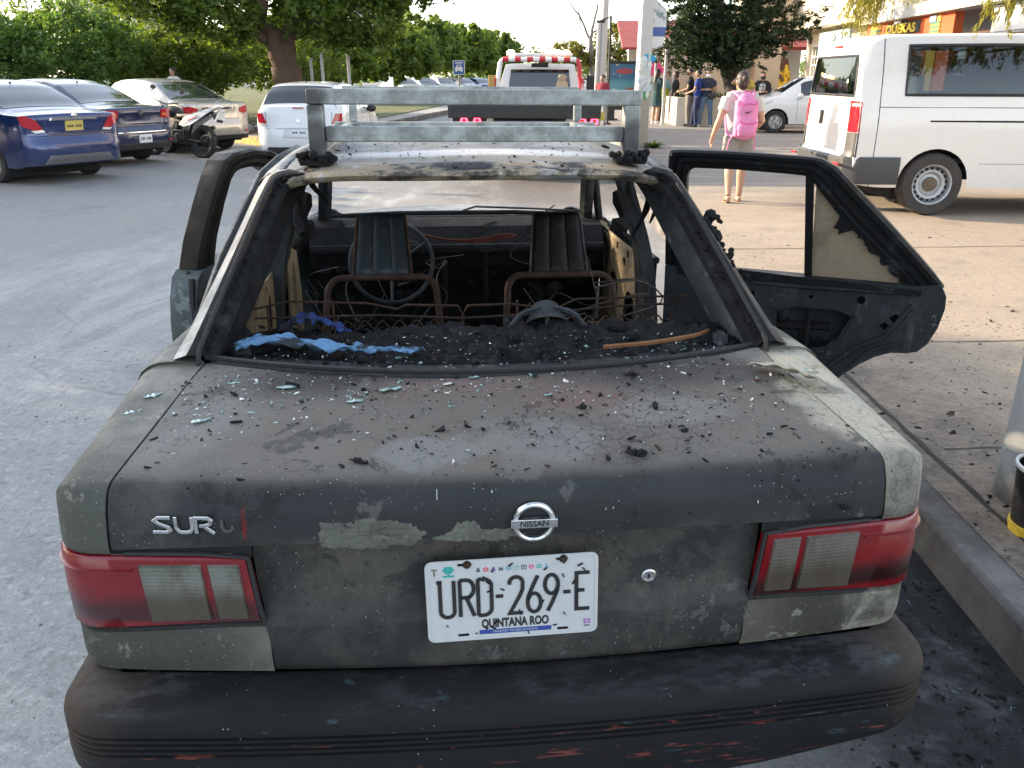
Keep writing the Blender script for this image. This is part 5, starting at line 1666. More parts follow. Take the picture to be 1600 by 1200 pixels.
SED = dict(len=4.43, w=.845, y0=.16, yf=.30, sill=.24, rbot=.30, rad=.305, axles=(.97, 3.57), tw=.19, corner=.24,
   top=[(0, .99), (.16, 1.035), (.35, 1.06), (.62, 1.075), (.80, 1.12), (1.05, 1.255), (1.40, 1.42), (1.75, 1.49), (2.2, 1.515), (2.6, 1.50), (2.85, 1.45), (3.25, 1.20), (3.50, 1.03), (3.8, .97), (4.1, .88), (4.43, .74)],
   belt=[(0, .99), (.6, 1.02), (1.2, 1.00), (2.0, .965), (3.0, .93), (3.5, .93), (4.0, .86), (4.43, .70)],
   wr=[(0, .76), (.62, .74), (.9, .70), (1.4, .60), (2.0, .575), (2.8, .59), (3.3, .70), (3.6, .76), (4.43, .7)],
   rearp=[(.25, .05), (.38, .0), (.52, -.01), (.60, .0), (.66, .06), (.80, .075), (.92, .05), (1.0, .03), (1.1, .06)],
   frontp=[(.2, .22), (.5, .28), (.7, .22), (.9, .05)],
   rear=(.76, 1.46), wind=(2.80, 3.42), side=[(1.35, 1.98), (2.04, 2.95)], sw=(1.10, 1.88), wend=.30,
   plate=(.80, ), doors=(1.28, 2.01, 3.02), handles=(1.45, 2.30), mirror=2.98, ant=1.55,
   lamps=[], seams=[])
def sed(**kw):
 d = dict(SED); d.update(kw); return d
# blue saloon at the left edge
lamps1 = [('tail_lamp', [(.50, .80), (.62, .785), (.79, .86), (.80, 1.00), (.74, 1.01), (.60, .94)], M_LAMPR), ('reverse_lamp', [(.47, .765), (.62, .755), (.68, .79), (.50, .80)], M_LAMPW)]
PB1 = sed(lamps=lamps1, plmat=M_PLY, plate=(.845,), seams=[[(-.60, .99), (-.46, .76), (-.40, .725), (.40, .725), (.46, .76), (.60, .99)], [(-.80, .715), (0, .70), (.80, .715)]],
   extra=[('lid_trim', [(-.40, .93), (.40, .93), (.38, .97), (-.38, .97)], M_CHR, .02), ('badge', oval(0, .975, .05, .045, 12), M_CHR, .03),
     ('diffuser', [(-.58, .30), (.58, .30), (.50, .43), (-.50, .43)], pm('diffuser_grey', (.10, .10, .105), .5), .02)])
paint_b1 = m_carpaint('paint_deep_blue', (.010, .028, .115), .4, .22)
make_car('parked_saloon', PB1, paint_b1, 'shiny blue saloon with a yellow number plate at the left edge', (-7.55, 13.95), 60, 'cars parked nose in along the left kerb')
lamps2 = [('tail_lamp', [(.50, .83), (.80, .80), (.80, .97), (.72, .985), (.50, .975)], M_LAMPR), ('lamp_strip', [(.52, .865), (.70, .86), (.70, .90), (.52, .905)], M_LAMPO)]
PB2 = sed(lamps=lamps2, plate=(.47,), seams=[[(-.50, .99), (-.48, .74), (.48, .74), (.50, .99)], [(-.80, .70), (0, .69), (.80, .70)]],
   extra=[('badge', oval(0, .93, .055, .05, 12), M_CHR, .03), ('chrome_strip', [(-.62, .585), (.62, .585), (.62, .60), (-.62, .60)], M_CHR, .02),
     ('bumper_lower', [(-.70, .28), (.70, .28), (.66, .40), (-.66, .40)], M_PLASTIC, .02), ('reflector', [(.60, .41), (.72, .41), (.72, .44), (.60, .44)], M_LAMPR, .02), ('reflector', [(-.60, .41), (-.72, .41), (-.72, .44), (-.60, .44)], M_LAMPR, .02)])
make_car('parked_saloon', PB2, m_carpaint('paint_navy', (.008, .018, .065), .35, .2), 'navy saloon with low white plate, between blue saloon and motorcycle', (-7.72, 16.6), 66, 'cars parked nose in along the left kerb')
lamps3 = [('tail_lamp', [(.52, .845), (.66, .80), (.80, .83), (.80, .95), (.70, .97), (.54, .92)], M_LAMPR)]
PB3 = sed(lamps=lamps3, plate=(.82,), seams=[[(-.54, 1.0), (-.50, .70), (.50, .70), (.54, 1.0)], [(-.80, .66), (0, .65), (.80, .66)]],
   extra=[('lid_trim', [(-.42, .90), (.42, .90), (.42, .945), (-.42, .945)], M_CHR, .02), ('bumper_lower', [(-.72, .28), (.72, .28), (.74, .37), (-.74, .37)], M_PLASTIC, .02), ('reflector', [(.62, .42), (.76, .42), (.76, .47), (.62, .47)], M_LAMPR, .02)])
make_car('parked_saloon', PB3, m_carpaint('paint_champagne', (.46, .43, .39), .45, .3), 'champagne grey saloon parked beside the motorcycle and yellow kerb', (-7.05, 19.4), 55, 'cars parked nose in along the left kerb')
# white hatchback
HAT = sed(len=3.9, y0=.18, yf=.28, w=.83, axles=(.66, 3.12), rad=.29, corner=.20,
   top=[(0, .98), (.16, 1.06), (.22, 1.12), (.36, 1.30), (.52, 1.42), (.75, 1.455), (1.4, 1.475), (2.0, 1.455), (2.3, 1.39), (2.75, 1.12), (3.0, .98), (3.4, .92), (3.9, .72)],
   belt=[(0, .93), (.4, .95), (1.5, .93), (2.7, .90), (3.0, .90), (3.9, .68)],
   wr=[(0, .72), (.2, .70), (.5, .58), (1.0, .57), (2.2, .58), (2.8, .70), (3.9, .7)],
   rearp=[(.22, .04), (.40, .0), (.55, .0), (.62, .03), (.80, .06), (.95, .08), (1.05, .10)],
   rear=(.20, .50), wind=(2.28, 2.85), side=[(.75, 1.25), (1.32, 2.45)], sw=(1.10, 1.88), wend=.14, doors=(1.28, 2.6), handles=(1.45,), mirror=2.48, ant=.8,
   plate=(.58,), mirmat=M_PLASTIC, rimr=.6)
lampsh = [('tail_lamp', [(.60, .74), (.79, .76), (.79, .93), (.68, .93)], M_LAMPR), ('reverse_lamp', [(.585, .72), (.78, .725), (.78, .757), (.60, .742)], M_LAMPW)]
HAT['lamps'] = lampsh
HAT['seams'] = [[(-.62, .95), (-.60, .66), (.60, .66), (.62, .95)]]
HAT['extra'] = [('badge', oval(0, .80, .035, .035, 12), M_CHR, .02), ('brake_light', [(-.10, 1.02), (.10, 1.02), (.10, 1.035), (-.10, 1.035)], M_LAMPR, .02), ('bumper_pocket', [(-.30, .49), (.30, .49), (.27, .68), (-.27, .68)], pm('pocket_white', (.55, .56, .57), .4), .003), ('bumper_lower', [(-.66, .24), (.66, .24), (.6, .33), (-.6, .33)], M_PLASTIC, .015)]
paint_w = m_carpaint('paint_white', (.70, .71, .72), 0, .25, .12)
make_car('white_hatchback', HAT, paint_w, 'white hatchback facing away, behind the left end of the roof rack', (-3.93, 16.75), -2, 'cars parked nose in along the left kerb')
# white saloon on the right, nose to the left
lampsr = [('tail_lamp', [(.55, .80), (.78, .80), (.78, .95), (.60, .95)], M_LAMPR)]
SAR = sed(len=4.3, lamps=lampsr, w=.84, top=[(a, b * .99) for a, b in SED['top']], rimr=.62)
make_car('white_saloon', SAR, paint_w, 'white saloon with dark windows, nose towards the backpack woman', (7.2 + 2.6, 24.7, .15), 87, None)
# row of cars far down the road
CH = make_car('distant_car', sed(lamps=lamps2, plate=(.5,)), paint_w, 'small white car parked far down the street by the trees', (-6.9, 58), 35, 'cars parked far down the street', detail=False)
paint_s = m_carpaint('paint_silver', (.42, .43, .45), .5, .3); paint_n = m_carpaint('paint_far_blue', (.02, .06, .16), .3, .3)
for k, (x, y, mat, lb) in enumerate([(-5.7, 60, paint_s, 'small silver car, second in the far row'), (-4.6, 62, paint_w, 'small white car in the middle of the far row'), (-3.4, 64, paint_s, 'small silver car near the far row end'), (-2.1, 66, paint_n, 'small dark blue car ending the far row')]):
 c = copy_tree(CH); c.location = (x, y, 0); c['label'] = lb
 for ch in c.children:
  if ch.name.startswith('body'):
   ch.data = ch.data.copy(); ch.data.materials[0] = mat

# ------------------------------------------------------------------ white van
VAN = dict(len=4.9, w=.94, y0=.10, yf=.25, sill=.30, rbot=.34, rad=.336, axles=(.98, 3.98), tw=.21, corner=.10, holes=True, boxw=True,
   top=[(0, 1.64), (.04, 1.71), (.10, 1.79), (.20, 1.86), (.40, 1.89), (1.5, 1.905), (3.0, 1.895), (3.4, 1.84), (4.1, 1.30), (4.4, 1.16), (4.9, .9)],
   belt=[(0, 1.20), (3.5, 1.20), (4.2, 1.10), (4.9, .8)],
   wr=[(0, .74), (.10, .765), (.3, .79), (3.2, .79), (4.2, .84), (4.9, .8)],
   rearp=[(.3, .0), (.5, -.02), (.62, -.02), (.66, .03), (1.2, .05), (1.7, .09)], rn=8, frontp=[(.2, .2), (.8, .22), (1.1, .1)],
   rear=(.0, .001), wind=(3.42, 4.08), side=[(.56, 2.05), (2.16, 3.0)], sw=(1.0, 2.0), wend=.12, doors=(), handles=(), mirror=3.3, ant=2.9,
   lamps=[], plate=(.55,), seams=[], steel=True, rimr=.64, glass=glassmat('van_glass', (.16, .22, .26), .02, .9))
VL = (4.62, 9.40 + .94, .15)
def make_van():
 P = VAN
 paint = m_carpaint('paint_van_white', (.76, .71, .66), 0, .28, .04)
 P = dict(P); 
 C = empty('white_van', VL, R(-91.5), 'white van with a black rear bumper and steel wheels', 'van')
 S = Surf(P); L = P['len']; ra = P['axles'][0]; T = Matrix.Translation((0, -ra, 0))
 ys = sorted(set([.10, .13, .17, .22, .28, .36, .45, .56] + [.56 + 1.49 * k / 16 for k in range(17)] + [2.16 + .84 * k / 10 for k in range(11)] + [3.0 + 1.65 * k / 20 for k in range(21)] + [.98 + .38 * math.cos(2 * PI * k / 32) for k in range(17)] + [3.98 + .38 * math.cos(2 * PI * k / 32) for k in range(17)]))
 sN = [0, .05, .12, .25, .4, .55, .7, .85, 1.0, 1.10, 1.2, 1.35, 1.5, 1.65, 1.8, 1.86, 1.94, 2.0] + [2 + k / 8 for k in range(1, 9)]
 rings = []
 for y in ys:
  half = [S.pt(y, s) for s in sN]
  rings.append([V(-p.x, p.y, p.z) for p in half] + half[-2::-1])
 mb = MB(T); n = len(rings[0]); vs = [p for r in rings for p in r]; fs = []
 for j in range(len(rings) - 1):
  for i in range(n - 1):
   si = i if i < len(sN) - 1 else n - 2 - i
   sm = (sN[si] + sN[si + 1]) / 2; ym = (ys[j] + ys[j + 1]) / 2
   if 1.10 < sm < 1.86 and any(a < ym < b for a, b in P['side'] + [(3.1, 3.6)]): continue
   if sm > 2.12 and 3.44 < ym < 4.06: continue
   fs.append((j * n + i, (j + 1) * n + i, (j + 1) * n + i + 1, j * n + i + 1))
 mb.add(vs, fs)
 # rear face with two door windows: grid over (x, z)
 w0 = rings[0][0].x
 full = rings[0]
 zs = [p.z for p in full[:len(sN)]]; xs = [-p.x for p in full[:len(sN)]]
 xg = [-1, -.93, -.86, -.6, -.3, -.1, -.04, 0, .04, .1, .3, .6, .86, .93, 1]
 zrow = [zs[0], .42, .55, .62, .66, .8, .95, 1.1, 1.2, 1.25, 1.36, 1.48, 1.60, 1.66, 1.71, zs[-1] - .004]
 def yr(u, z): return interp(z, *P2(P['rearp'])) * (1 - abs(u) ** 6) + P['y0'] * abs(u) ** 6
 def wx(z): return interp(z, zs, xs) if z < zs[17] else lerp(xs[17], 0, ((z - zs[17]) / (zs[-1] - zs[17])) ** 3)
 rows = [[V(u * wx(z), yr(u, z), z) for u in xg] for z in zrow[:-1]]
 rx = xs[17:][::-1]; rz = zs[17:][::-1]
 rows.append([V(u * xs[17], P['y0'], interp(abs(u) * xs[17], rx, rz)) for u in xg])
 nn = len(xg); fs = []
 for j in range(len(zrow) - 1):
  for i in range(nn - 1):
   zm = (zrow[j] + zrow[j + 1]) / 2; um = (xg[i] + xg[i + 1]) / 2
   if 1.25 < zm < 1.66 and abs(um) < .86: continue
   fs.append((j * nn + i, j * nn + i + 1, (j + 1) * nn + i + 1, (j + 1) * nn + i))
 mb.add([p for r in rows for p in r], fs)
 B = mb.build('body', paint, C, angle=40)
 gl = P['glass']; M_SEAL = M_PLASTIC
 for sg in (-1, 1):
  for a, b in P['side'] + [(3.1, 3.6)]:
   m_ = MB(T); m_.grid(lambda u, v: S.pt(lerp(a, b, u), lerp(1.10, 1.86, v), sg, -.006), 12, 5); o = m_.build('side_window', gl, C)
   m_ = MB(T)
   def fp(u, v, off): return S.pt(lerp(a, b, u), lerp(1.10, 1.86, v), sg, off)
   lp_ = [(k / 10, 0) for k in range(11)] + [(1, k / 6) for k in range(1, 7)] + [(1 - k / 10, 1) for k in range(1, 11)] + [(0, 1 - k / 6) for k in range(1, 6)]
   m_.tube([fp(u, v, .002) for u, v in lp_], .016, 5, closed=True); m_.build('window_seal', M_SEAL, o)
 for sg in (1, -1):
  if sg > 0:
   m_ = MB(T); m_.grid(lambda u, v: V(lerp(-.86, .86, u) * wx(lerp(1.25, 1.66, v)), yr(lerp(-.86, .86, u), lerp(1.25, 1.66, v)) + .004, lerp(1.25, 1.66, v)), 14, 6)
   o = m_.build('rear_window', gl, C)
   q = [(k / 8, 0) for k in range(9)] + [(1, k / 6) for k in range(1, 7)] + [(1 - k / 8, 1) for k in range(1, 9)] + [(0, 1 - k / 6) for k in range(1, 6)]
   m_ = MB(T); m_.tube([V(lerp(-.86, .86, u) * wx(lerp(1.25, 1.66, v)), yr(lerp(-.86, .86, u), lerp(1.25, 1.66, v)) - .003, lerp(1.25, 1.66, v)) for u, v in q], .014, 5, closed=True); m_.build('window_seal', M_SEAL, o)
  # tall tail lamp on the corner, black corner panel under it
  def corner(z, k, off):
   p0 = V(sg * .80 * wx(z), yr(.80, z) - off, z); p1 = V(sg * (wx(z) + off), P['y0'], z); p2 = V(sg * (wx(z) + off), P['y0'] + .09, z)
   return p0.lerp(p1, k * 2) + V(sg * .02, -.01, 0) * math.sin(PI * min(1, k * 2)) if k < .5 else p1.lerp(p2, k * 2 - 1)
  m_ = MB(T); m_.grid(lambda u, v: corner(lerp(.88, 1.20, v), u, .006), 10, 8); lo = m_.build('tail_lamp', M_LAMPR, C)
  m_ = MB(T); m_.build('lamp_band', pm('lamp_pink', (.75, .38, .36), .2, coat=.6), lo) if False else None; m_.grid(lambda u, v: corner(lerp(1.145, 1.175, v), lerp(.1, .8, u), .009), 8, 3); m_.build('lamp_band', pm('lamp_pink', (.75, .38, .36), .2, coat=.6), lo)
  m_ = MB(T); m_.grid(lambda u, v: corner(lerp(.62, .875, v), u, .006), 10, 8); m_.build('corner_panel', pm('bumper_grey', (.05, .05, .052), .5), C)
 # black bumper wrapped round to the wheel arch
 m_ = MB(T)
 rows = []
 for z, o_ in ((.335, .0), (.36, .03), (.50, .035), (.60, .035), (.625, .012)):
  row = []
  for sg in (-1, 1):
   side = [V(sg * (S.w(y) + .006 + o_ * .25), y, z) for y in (.595, .5, .4, .3, .2)] + [V(sg * (wx(.5) - .01 + o_ * .3), .10, z), V(sg * (wx(.5) - .07), .03 - o_ * .5, z)]
   row = row + side if sg < 0 else row + [V(x, -.02 - o_, z) for x in (-.6, -.3, 0, .3, .6)] + side[::-1]
  rows.append(row)
 m_.rows(rows); m_.build('bumper', pm('bumper_grey', (.05, .05, .052), .5), C, angle=30)
 for sg in (-1, 1):
  m_ = MB(T); m_.box((sg * .80, -.05, .545), (.18, .02, .028)); m_.build('reflector', M_LAMPR, C, bevel=.004)
 m_ = MB(T); m_.box((0, .085, 1.765), (.24, .02, .025)); m_.build('brake_light', M_LAMPR, C, bevel=.004)
 # shut lines and sliding door rail
 m_ = MB(T)
 for sg in (-1, 1):
  for y_ in (.30, 2.10, 3.05): m_.tube([S.pt(y_, k / 20 * 1.99 if y_ < 1 else .06 + k / 20 * 1.9, sg, -.001) for k in range(21)], .005, 4)
  sz = lambda y, z: S.pt(y, (z - S.bot(y)) / (S.belt(y) - S.bot(y)), sg, -.002)
  m_.tube([sz(.30 + 1.8 * k / 24, 1.14) for k in range(25)], .004, 4)
  m_.tube([sz(.85 + 1.25 * k / 24, 1.00) for k in range(25)], .010, 4)
  m_.tube([sz(1.45 + k / 24 * 2.1, .56) for k in range(25)], .004, 4)
 m_.build('shut_lines', M_SEAM, C)
 m_ = MB(T); m_.box((-.12, yr(0, .95) - .02, 1.0), (.05, .03, .16)); m_.build('door_handle', M_PLASTIC, C, bevel=.01)
 # cabin: floor, seat rows with head rests
 m_ = MB(T); m_.box((0, 2.2, .58), (1.7, 3.9, .05)); m_.build('cabin_floor', M_DARKIN, C, smooth=False)
 mseat = pm('van_seat', (.30, .27, .22), .9)
 for y_ in (.75, 1.75, 2.75):
  for x_ in (-.52, 0, .52):
   m_ = MB(T)
   m_.box((x_, y_ + .30, .92), (.46, .45, .14)); m_.box((x_, y_ + .04, 1.22), (.44, .10, .50), (R(10), 0, 0))
   o = m_.build('seat', mseat, C, bevel=.04)
   m_ = MB(T); m_.box((x_, y_ - .02, 1.57), (.25, .09, .16)); m_.tube([V(x_ - .05, y_ - .01, 1.42), V(x_ - .05, y_ - .01, 1.52)], .008, 6); m_.tube([V(x_ + .05, y_ - .01, 1.42), V(x_ + .05, y_ - .01, 1.52)], .008, 6)
   m_.build('head_rest', mseat, o, bevel=.035)
 m_ = MB(T)
 m_.box((0, 2.3, .45), (1.6, 4.2, .14))
 for ax in P['axles']: m_.box((0, ax, .40), (1.42, .70, .5))
 for sg in (-1, 1):
  for ax in P['axles']: m_.prism(arc(ax, .336, .376, .376, 0, 180, 16), lambda a, b, d, s=sg: V(s * d, a, b), .52, .715)
 m_.build('underbody', M_UNDER, C, smooth=False)
 rr = P['rad']; rim = rr * .64; h = .105
 for ax in P['axles']:
  for sg in (-1, 1):
   Mx = T @ Matrix.Translation((sg * .835, ax, rr)) @ Matrix.Rotation(R(90) * sg, 4, 'Y')
   mb = MB(); mb.lathe([(rim, -h), (rr * .94, -h), (rr * .99, -h * .75), (rr, 0), (rr * .99, h * .75), (rr * .94, h), (rim, h * .97)], 40, Mx); wh = mb.build('wheel', pm('dusty_tyre', (.045, .038, .034), .85, var=.25, ns=9, bump=.2), C)
   mb = MB(); mb.lathe([(0, h * .55), (rim * .28, h * .58), (rim * .34, h * .35), (rim * .5, h * .30), (rim * .62, h * .58), (rim * .72, h * .60), (rim * .9, h * .25), (rim * .93, h * .9), (rim, h * 1.0), (rim, -h)], 40, Mx); mb.build('rim', M_STEEL, wh)
   mb = MB()
   for k in range(18):
    a_ = 2 * PI * k / 18
    mb.lathe([(0, .010), (rim * .07, .009), (rim * .075, -.012)], 10, Mx @ Matrix.Translation((rim * .79 * math.cos(a_), rim * .79 * math.sin(a_), h * .50)))
   mb.build('rim_holes', M_SEAM, wh)
   mb = MB(); mb.lathe([(0, h * .64), (rim * .14, h * .64), (rim * .16, h * .61), (rim * .36, h * .60), (rim * .37, h * .4)], 24, Mx); mb.build('hub', pm('hub_rust', (.12, .085, .06), .7, var=.3), wh)
 for sg in (-1, 1):
  c = V(sg * 1.08, 3.55, 1.30); m_ = MB(T); m_.box(c, (.2, .10, .26)); m_.tube([c, V(sg * .9, 3.6, 1.22)], .03, 6); m_.build('wing_mirror', M_PLASTIC, C, bevel=.03)
 m_ = MB(T); m_.grid(lambda u, v: S.pt(lerp(3.44, 4.06, v), 2.12 + .88 * (1 - abs(u * 2 - 1)), -1 if u < .5 else 1, .002), 13, 6); m_.build('windscreen', gl, C)
 return C
make_van()

# ------------------------------------------------------------------ tow truck
TT = empty('tow_truck', (.16, 13.2, 0), R(-3.4), 'white tow truck with red and white striped roll bar and lit beacons', 'tow truck')
m_twhite = m_carpaint('paint_truck_white', (.68, .68, .67), 0, .3, .15)
def m_stripe(name, axis, n=9.0):
 m = MT(name); x = m.sep()['XYZ'.index(axis)]
 f = m.math('GREATER_THAN', m.math('FRACT', m.math('MULTIPLY', x, n)), .5)
 return m.set(col=m.mix(f, (.50, .02, .035), (.75, .74, .72)), rough=.35)
M_STX = m_stripe('striped_tape', 'X', 3.6); M_REDT = pm('red_paint', (.50, .025, .04), .35)
M_DKST = pm('dark_steel', (.035, .034, .034), .6, metal=.3, var=.3, bump=.2)
M_LED = emitmat('tail_led', (1.0, .03, .06), 4.0); M_BEACON = emitmat('beacon_amber', (1.0, .42, .10), 14.0); M_BEACW = emitmat('beacon_white', (1.0, .8, .55), 9.0)
mb = MB()
mb.box((0, 3.5, 1.18), (2.28, 7.0, .10)); mb.box((0, .04, 1.11), (2.30, .09, .24))
for sg in (-1, 1): mb.box((sg * 1.13, 3.5, 1.22), (.06, 7.0, .12))
mb.build('deck', M_DKST, TT, smooth=False, bevel=.01)
mb = MB()
mb.box((0, .22, .94), (2.2, .12, .14)); mb.box((0, 4.5, .85), (.9, 9.0, .22)); mb.box((-.45, .30, 1.02), (.3, .2, .16)); mb.box((.55, .35, 1.0), (.35, .3, .18))
for sg in (-1, 1): mb.box((sg * .95, 1.4, .62), (.03, .5, .55))
mb.build('subframe', M_DKST, TT, smooth=False, bevel=.008)
for x in (-.92, -.72, .88, 1.06):
 o = MB(); o.lathe([(0, .012), (.058, .010), (.066, 0), (.066, -.02)], 16, Matrix.Translation((x, .155, .945)) @ Matrix.Rotation(R(90), 4, 'X')); a = o.build('tail_light', M_REDT, TT)
 o = MB(); o.tube([V(x + .045 * math.cos(2 * PI * k / 20), .142, .945 + .045 * math.sin(2 * PI * k / 20)) for k in range(20)], .014, 6, closed=True); o.build('led_ring', M_LED, a)
for x in (-.52, .68):
 o = MB(); o.lathe([(0, .012), (.055, .010), (.06, 0), (.06, -.02)], 16, Matrix.Translation((x, .155, .945)) @ Matrix.Rotation(R(90), 4, 'X')); o.build('reverse_light', M_LAMPW, TT)
mb = MB(); mb.box((-.25, .155, .905), (.6, .012, .045)); mb.build('striped_tape', M_STX, TT, smooth=False)
mb = MB()
mb.tube([V(-.9, .10, 1.06), V(-.5, .06, 1.09), V(-.12, .05, 1.13)], .02, 8); mb.ball((-.10, .05, 1.13), .04, 8, 6)
mb.build('tie_bar', M_CHR, TT)
# double rear wheels and front wheels
for y in (1.5, 8.9):
 for sg in (-1, 1):
  Mx = Matrix.Translation((sg * .88, y, .42)) @ Matrix.Rotation(R(90) * sg, 4, 'Y')
  mb = MB(); mb.lathe([(.24, -.2), (.40, -.2), (.42, -.16), (.42, .16), (.40, .2), (.24, .19)], 28, Mx); wh = mb.build('wheel', M_TYRE, TT)
  mb = MB(); mb.lathe([(0, .02), (.12, .04), (.2, .16), (.24, .19), (.24, -.2)], 20, Mx); mb.build('rim', M_STEEL, wh)
mb = MB()
for sg in (-1, 1): mb.box((sg * .9, 1.02, .45), (.5, .02, .5))
mb.build('mud_flaps', M_PLASTIC, TT, smooth=False)
# cab
Y0c = 5.0
CT = Matrix.Translation((0, 2.4, -.22))
mb = MB(CT)
cab = [(5.0, .55), (5.0, 1.36), (5.12, 1.42), (5.28, 2.00), (5.36, 2.08), (6.3, 2.10), (6.55, 2.04), (7.0, 1.46), (8.1, 1.30), (8.3, 1.1), (8.3, .55)]
rows = []
for u, sc in ((-1, .96), (-.97, .995), (-.9, 1.0), (-.5, 1.0), (0, 1.0), (.5, 1.0), (.9, 1.0), (.97, .995), (1, .96)):
 rows.append([V(u * lerp(1.0, .80, smooth01((z - 1.3) / .8)), y, 1.3 + (z - 1.3) * (1 if abs(u) < .95 else .985)) for y, z in cab])
mb.rows(rows, closed=True, cap=True)
mb.build('cab', m_twhite, TT, angle=40)
mb = MB(CT); mb.grid(lambda u, v: V(lerp(-.72, .72, u) * lerp(1.02, .93, v), lerp(5.14, 5.255, v) - .012, lerp(1.46, 1.96, v)), 8, 5); RW = mb.build('rear_window', M_GLOSSGLASS, TT)
mb = MB(CT); mb.ball((.52, 5.12, 1.60), (.14, .03, .17), 12, 8); mb.ball((.52, 5.11, 1.78), (.11, .03, .08), 10, 6); mb.build('soft_toy', pm('cream_plush', (.45, .38, .27), .9, var=.3), RW)
mb = MB(CT); mb.box((0, 5.08, 2.05), (.40, .06, .09)); mb.build('window_lamp', M_PLASTIC, TT, bevel=.02)
for sg in (-1, 1):
 mb = MB(CT); mb.prism([(5.45, 1.46), (6.75, 1.46), (6.45, 1.95), (5.5, 1.95)], lambda a, b, d, s=sg: V(s * (d - .2 * smooth01((b - 1.3) / .8)), a, b), 1.0, 1.008); mb.build('side_window', M_GLOSSGLASS, TT, smooth=False)
 mb = MB(CT); mb.box((sg * 1.22, 6.6, 1.62), (.20, .10, .42)); mb.tube([V(sg * 1.2, 6.6, 1.5), V(sg * .95, 6.7, 1.35)], .025, 6); mb.tube([V(sg * 1.2, 6.6, 1.75), V(sg * .85, 6.7, 1.75)], .02, 6)
 mb.build('wing_mirror', pm('mirror_mustard', (.32, .22, .05), .5) if sg < 0 else M_PLASTIC, TT, bevel=.02)
# striped roll bar
mb = MB(CT)
hoop = [V(-1.0, 4.72, 1.24), V(-.96, 4.74, 1.62), V(-.90, 4.76, 2.0)] + [V(-.78 - .12 * math.cos(R(a)), 4.77, 2.03 + .14 * math.sin(R(a))) for a in (20, 50, 80)] + \
  [V(.78 + .12 * math.cos(R(a)), 4.77, 2.03 + .14 * math.sin(R(a))) for a in (80, 50, 20)] + [V(.90, 4.76, 2.0), V(.96, 4.74, 1.62), V(1.0, 4.72, 1.24)]
mb.tube(hoop, .055, 10); mb.build('roll_bar', M_STX, TT)
mb = MB(CT); mb.box((0, 4.70, 1.54), (1.72, .03, .085)); mb.build('striped_bar', M_STX, TT, smooth=False)
mb = MB(CT)
for sg in (-1, 1): mb.box((sg * .99, 4.72, 1.60), (.05, .05, .34))
mb.build('red_post', M_REDT, TT, smooth=False)
mb = MB(CT); mb.box((0, 5.0, 2.27), (1.5, .30, .07)); LB = mb.build('light_bar', m_twhite, TT, bevel=.02)
for x, m_ in ((.20, M_BEACON), (.40, M_BEACW), (.60, M_BEACON), (-.66, M_BEACW)):
 mb = MB(CT); mb.ball((x, 4.93, 2.33), (.09, .10, .045), 10, 8); mb.build('beacon', m_, LB)
mb = MB(); mb.box((.95, 1.0, 1.0), (.35, .8, .12), (0, 0, .3)); mb.build('yellow_strap', pm('strap_yellow', (.5, .4, .06), .7), TT, bevel=.01)

# ------------------------------------------------------------------ motorcycle
mdir = Vector((-7.57 + 6.28, 18.23 - 17.56, 0)); ml = mdir.length
MC = empty('motorcycle', (-6.28, 17.56, 0), math.atan2(mdir.y, mdir.x), 'white and black trail motorcycle leaning on its side stand', 'motorcycle')
TL_ = Matrix.Rotation(R(9), 4, 'X')           # lean towards the stand
def mc(): return MB(TL_)
M_FR = pm('moto_frame', (.03, .03, .032), .45, metal=.4); M_WH = pm('moto_white', (.68, .68, .68), .35, coat=.4)
for x, r, tw, nm in ((0, .315, .062, 'rear_wheel'), (ml, .34, .045, 'front_wheel')):
 Mx = TL_ @ Matrix.Translation((x, 0, r)) @ Matrix.Rotation(R(90), 4, 'X')
 mb = MB(); mb.lathe([(r - .09, -tw * .7), (r - .03, -tw), (r, -tw * .5), (r + .003, 0), (r, tw * .5), (r - .03, tw), (r - .09, tw * .7)], 32, Mx)
 for k in range(36):
  a_ = 2 * PI * k / 36; mb.box((TL_ @ V(x + r * math.cos(a_), 0, r + r * math.sin(a_))), (.03, tw * 1.7, .03), TL_.to_3x3() @ Matrix.Rotation(-a_, 3, 'Y'))
 o = mb.build(nm, M_TYRE, MC)
 mb = MB(); mb.lathe([(r - .105, -tw * .5), (r - .088, -tw * .75), (r - .088, tw * .75), (r - .105, tw * .5), (r - .105, -tw * .5)], 28, Mx); mb.lathe([(.0, .05), (.04, .05), (.04, -.05), (0, -.05)], 12, Mx)
 for k in range(16):
  a_ = 2 * PI * k / 16; mb.tube([Mx @ V(.035 * math.cos(a_), .035 * math.sin(a_), .03 * (-1) ** k), Mx @ V((r - .1) * math.cos(a_ + .25 * (-1) ** k), (r - .1) * math.sin(a_ + .25 * (-1) ** k), 0)], .003, 4)
 mb.lathe([(.06, .055), (.12, .055), (.12, .060), (.06, .06)], 20, Mx)
 mb.build('rim', M_CHR if x else M_FR, o)
mb = mc()
mb.tube([V(1.12, 0, .93), V(.95, 0, .80), V(.55, 0, .72), V(.1, 0, .82)], .022, 8); mb.tube([V(1.10, 0, .85), V(.98, .05, .5), V(.80, .06, .28), V(.45, .06, .28), V(.42, .03, .7)], .018, 8)
mb.tube([V(.45, .08, .36), V(0, .09, .315)], .022, 6); mb.tube([V(.45, -.08, .36), V(0, -.09, .315)], .022, 6); mb.tube([V(.40, 0, .45), V(.30, 0, .70)], .03, 8)
for s_ in (-1, 1): mb.tube([V(ml, s_ * .08, .34), V(1.16, s_ * .08, .84), V(1.08, s_ * .08, 1.0)], .024, 8)
mb.build('frame', M_FR, MC)
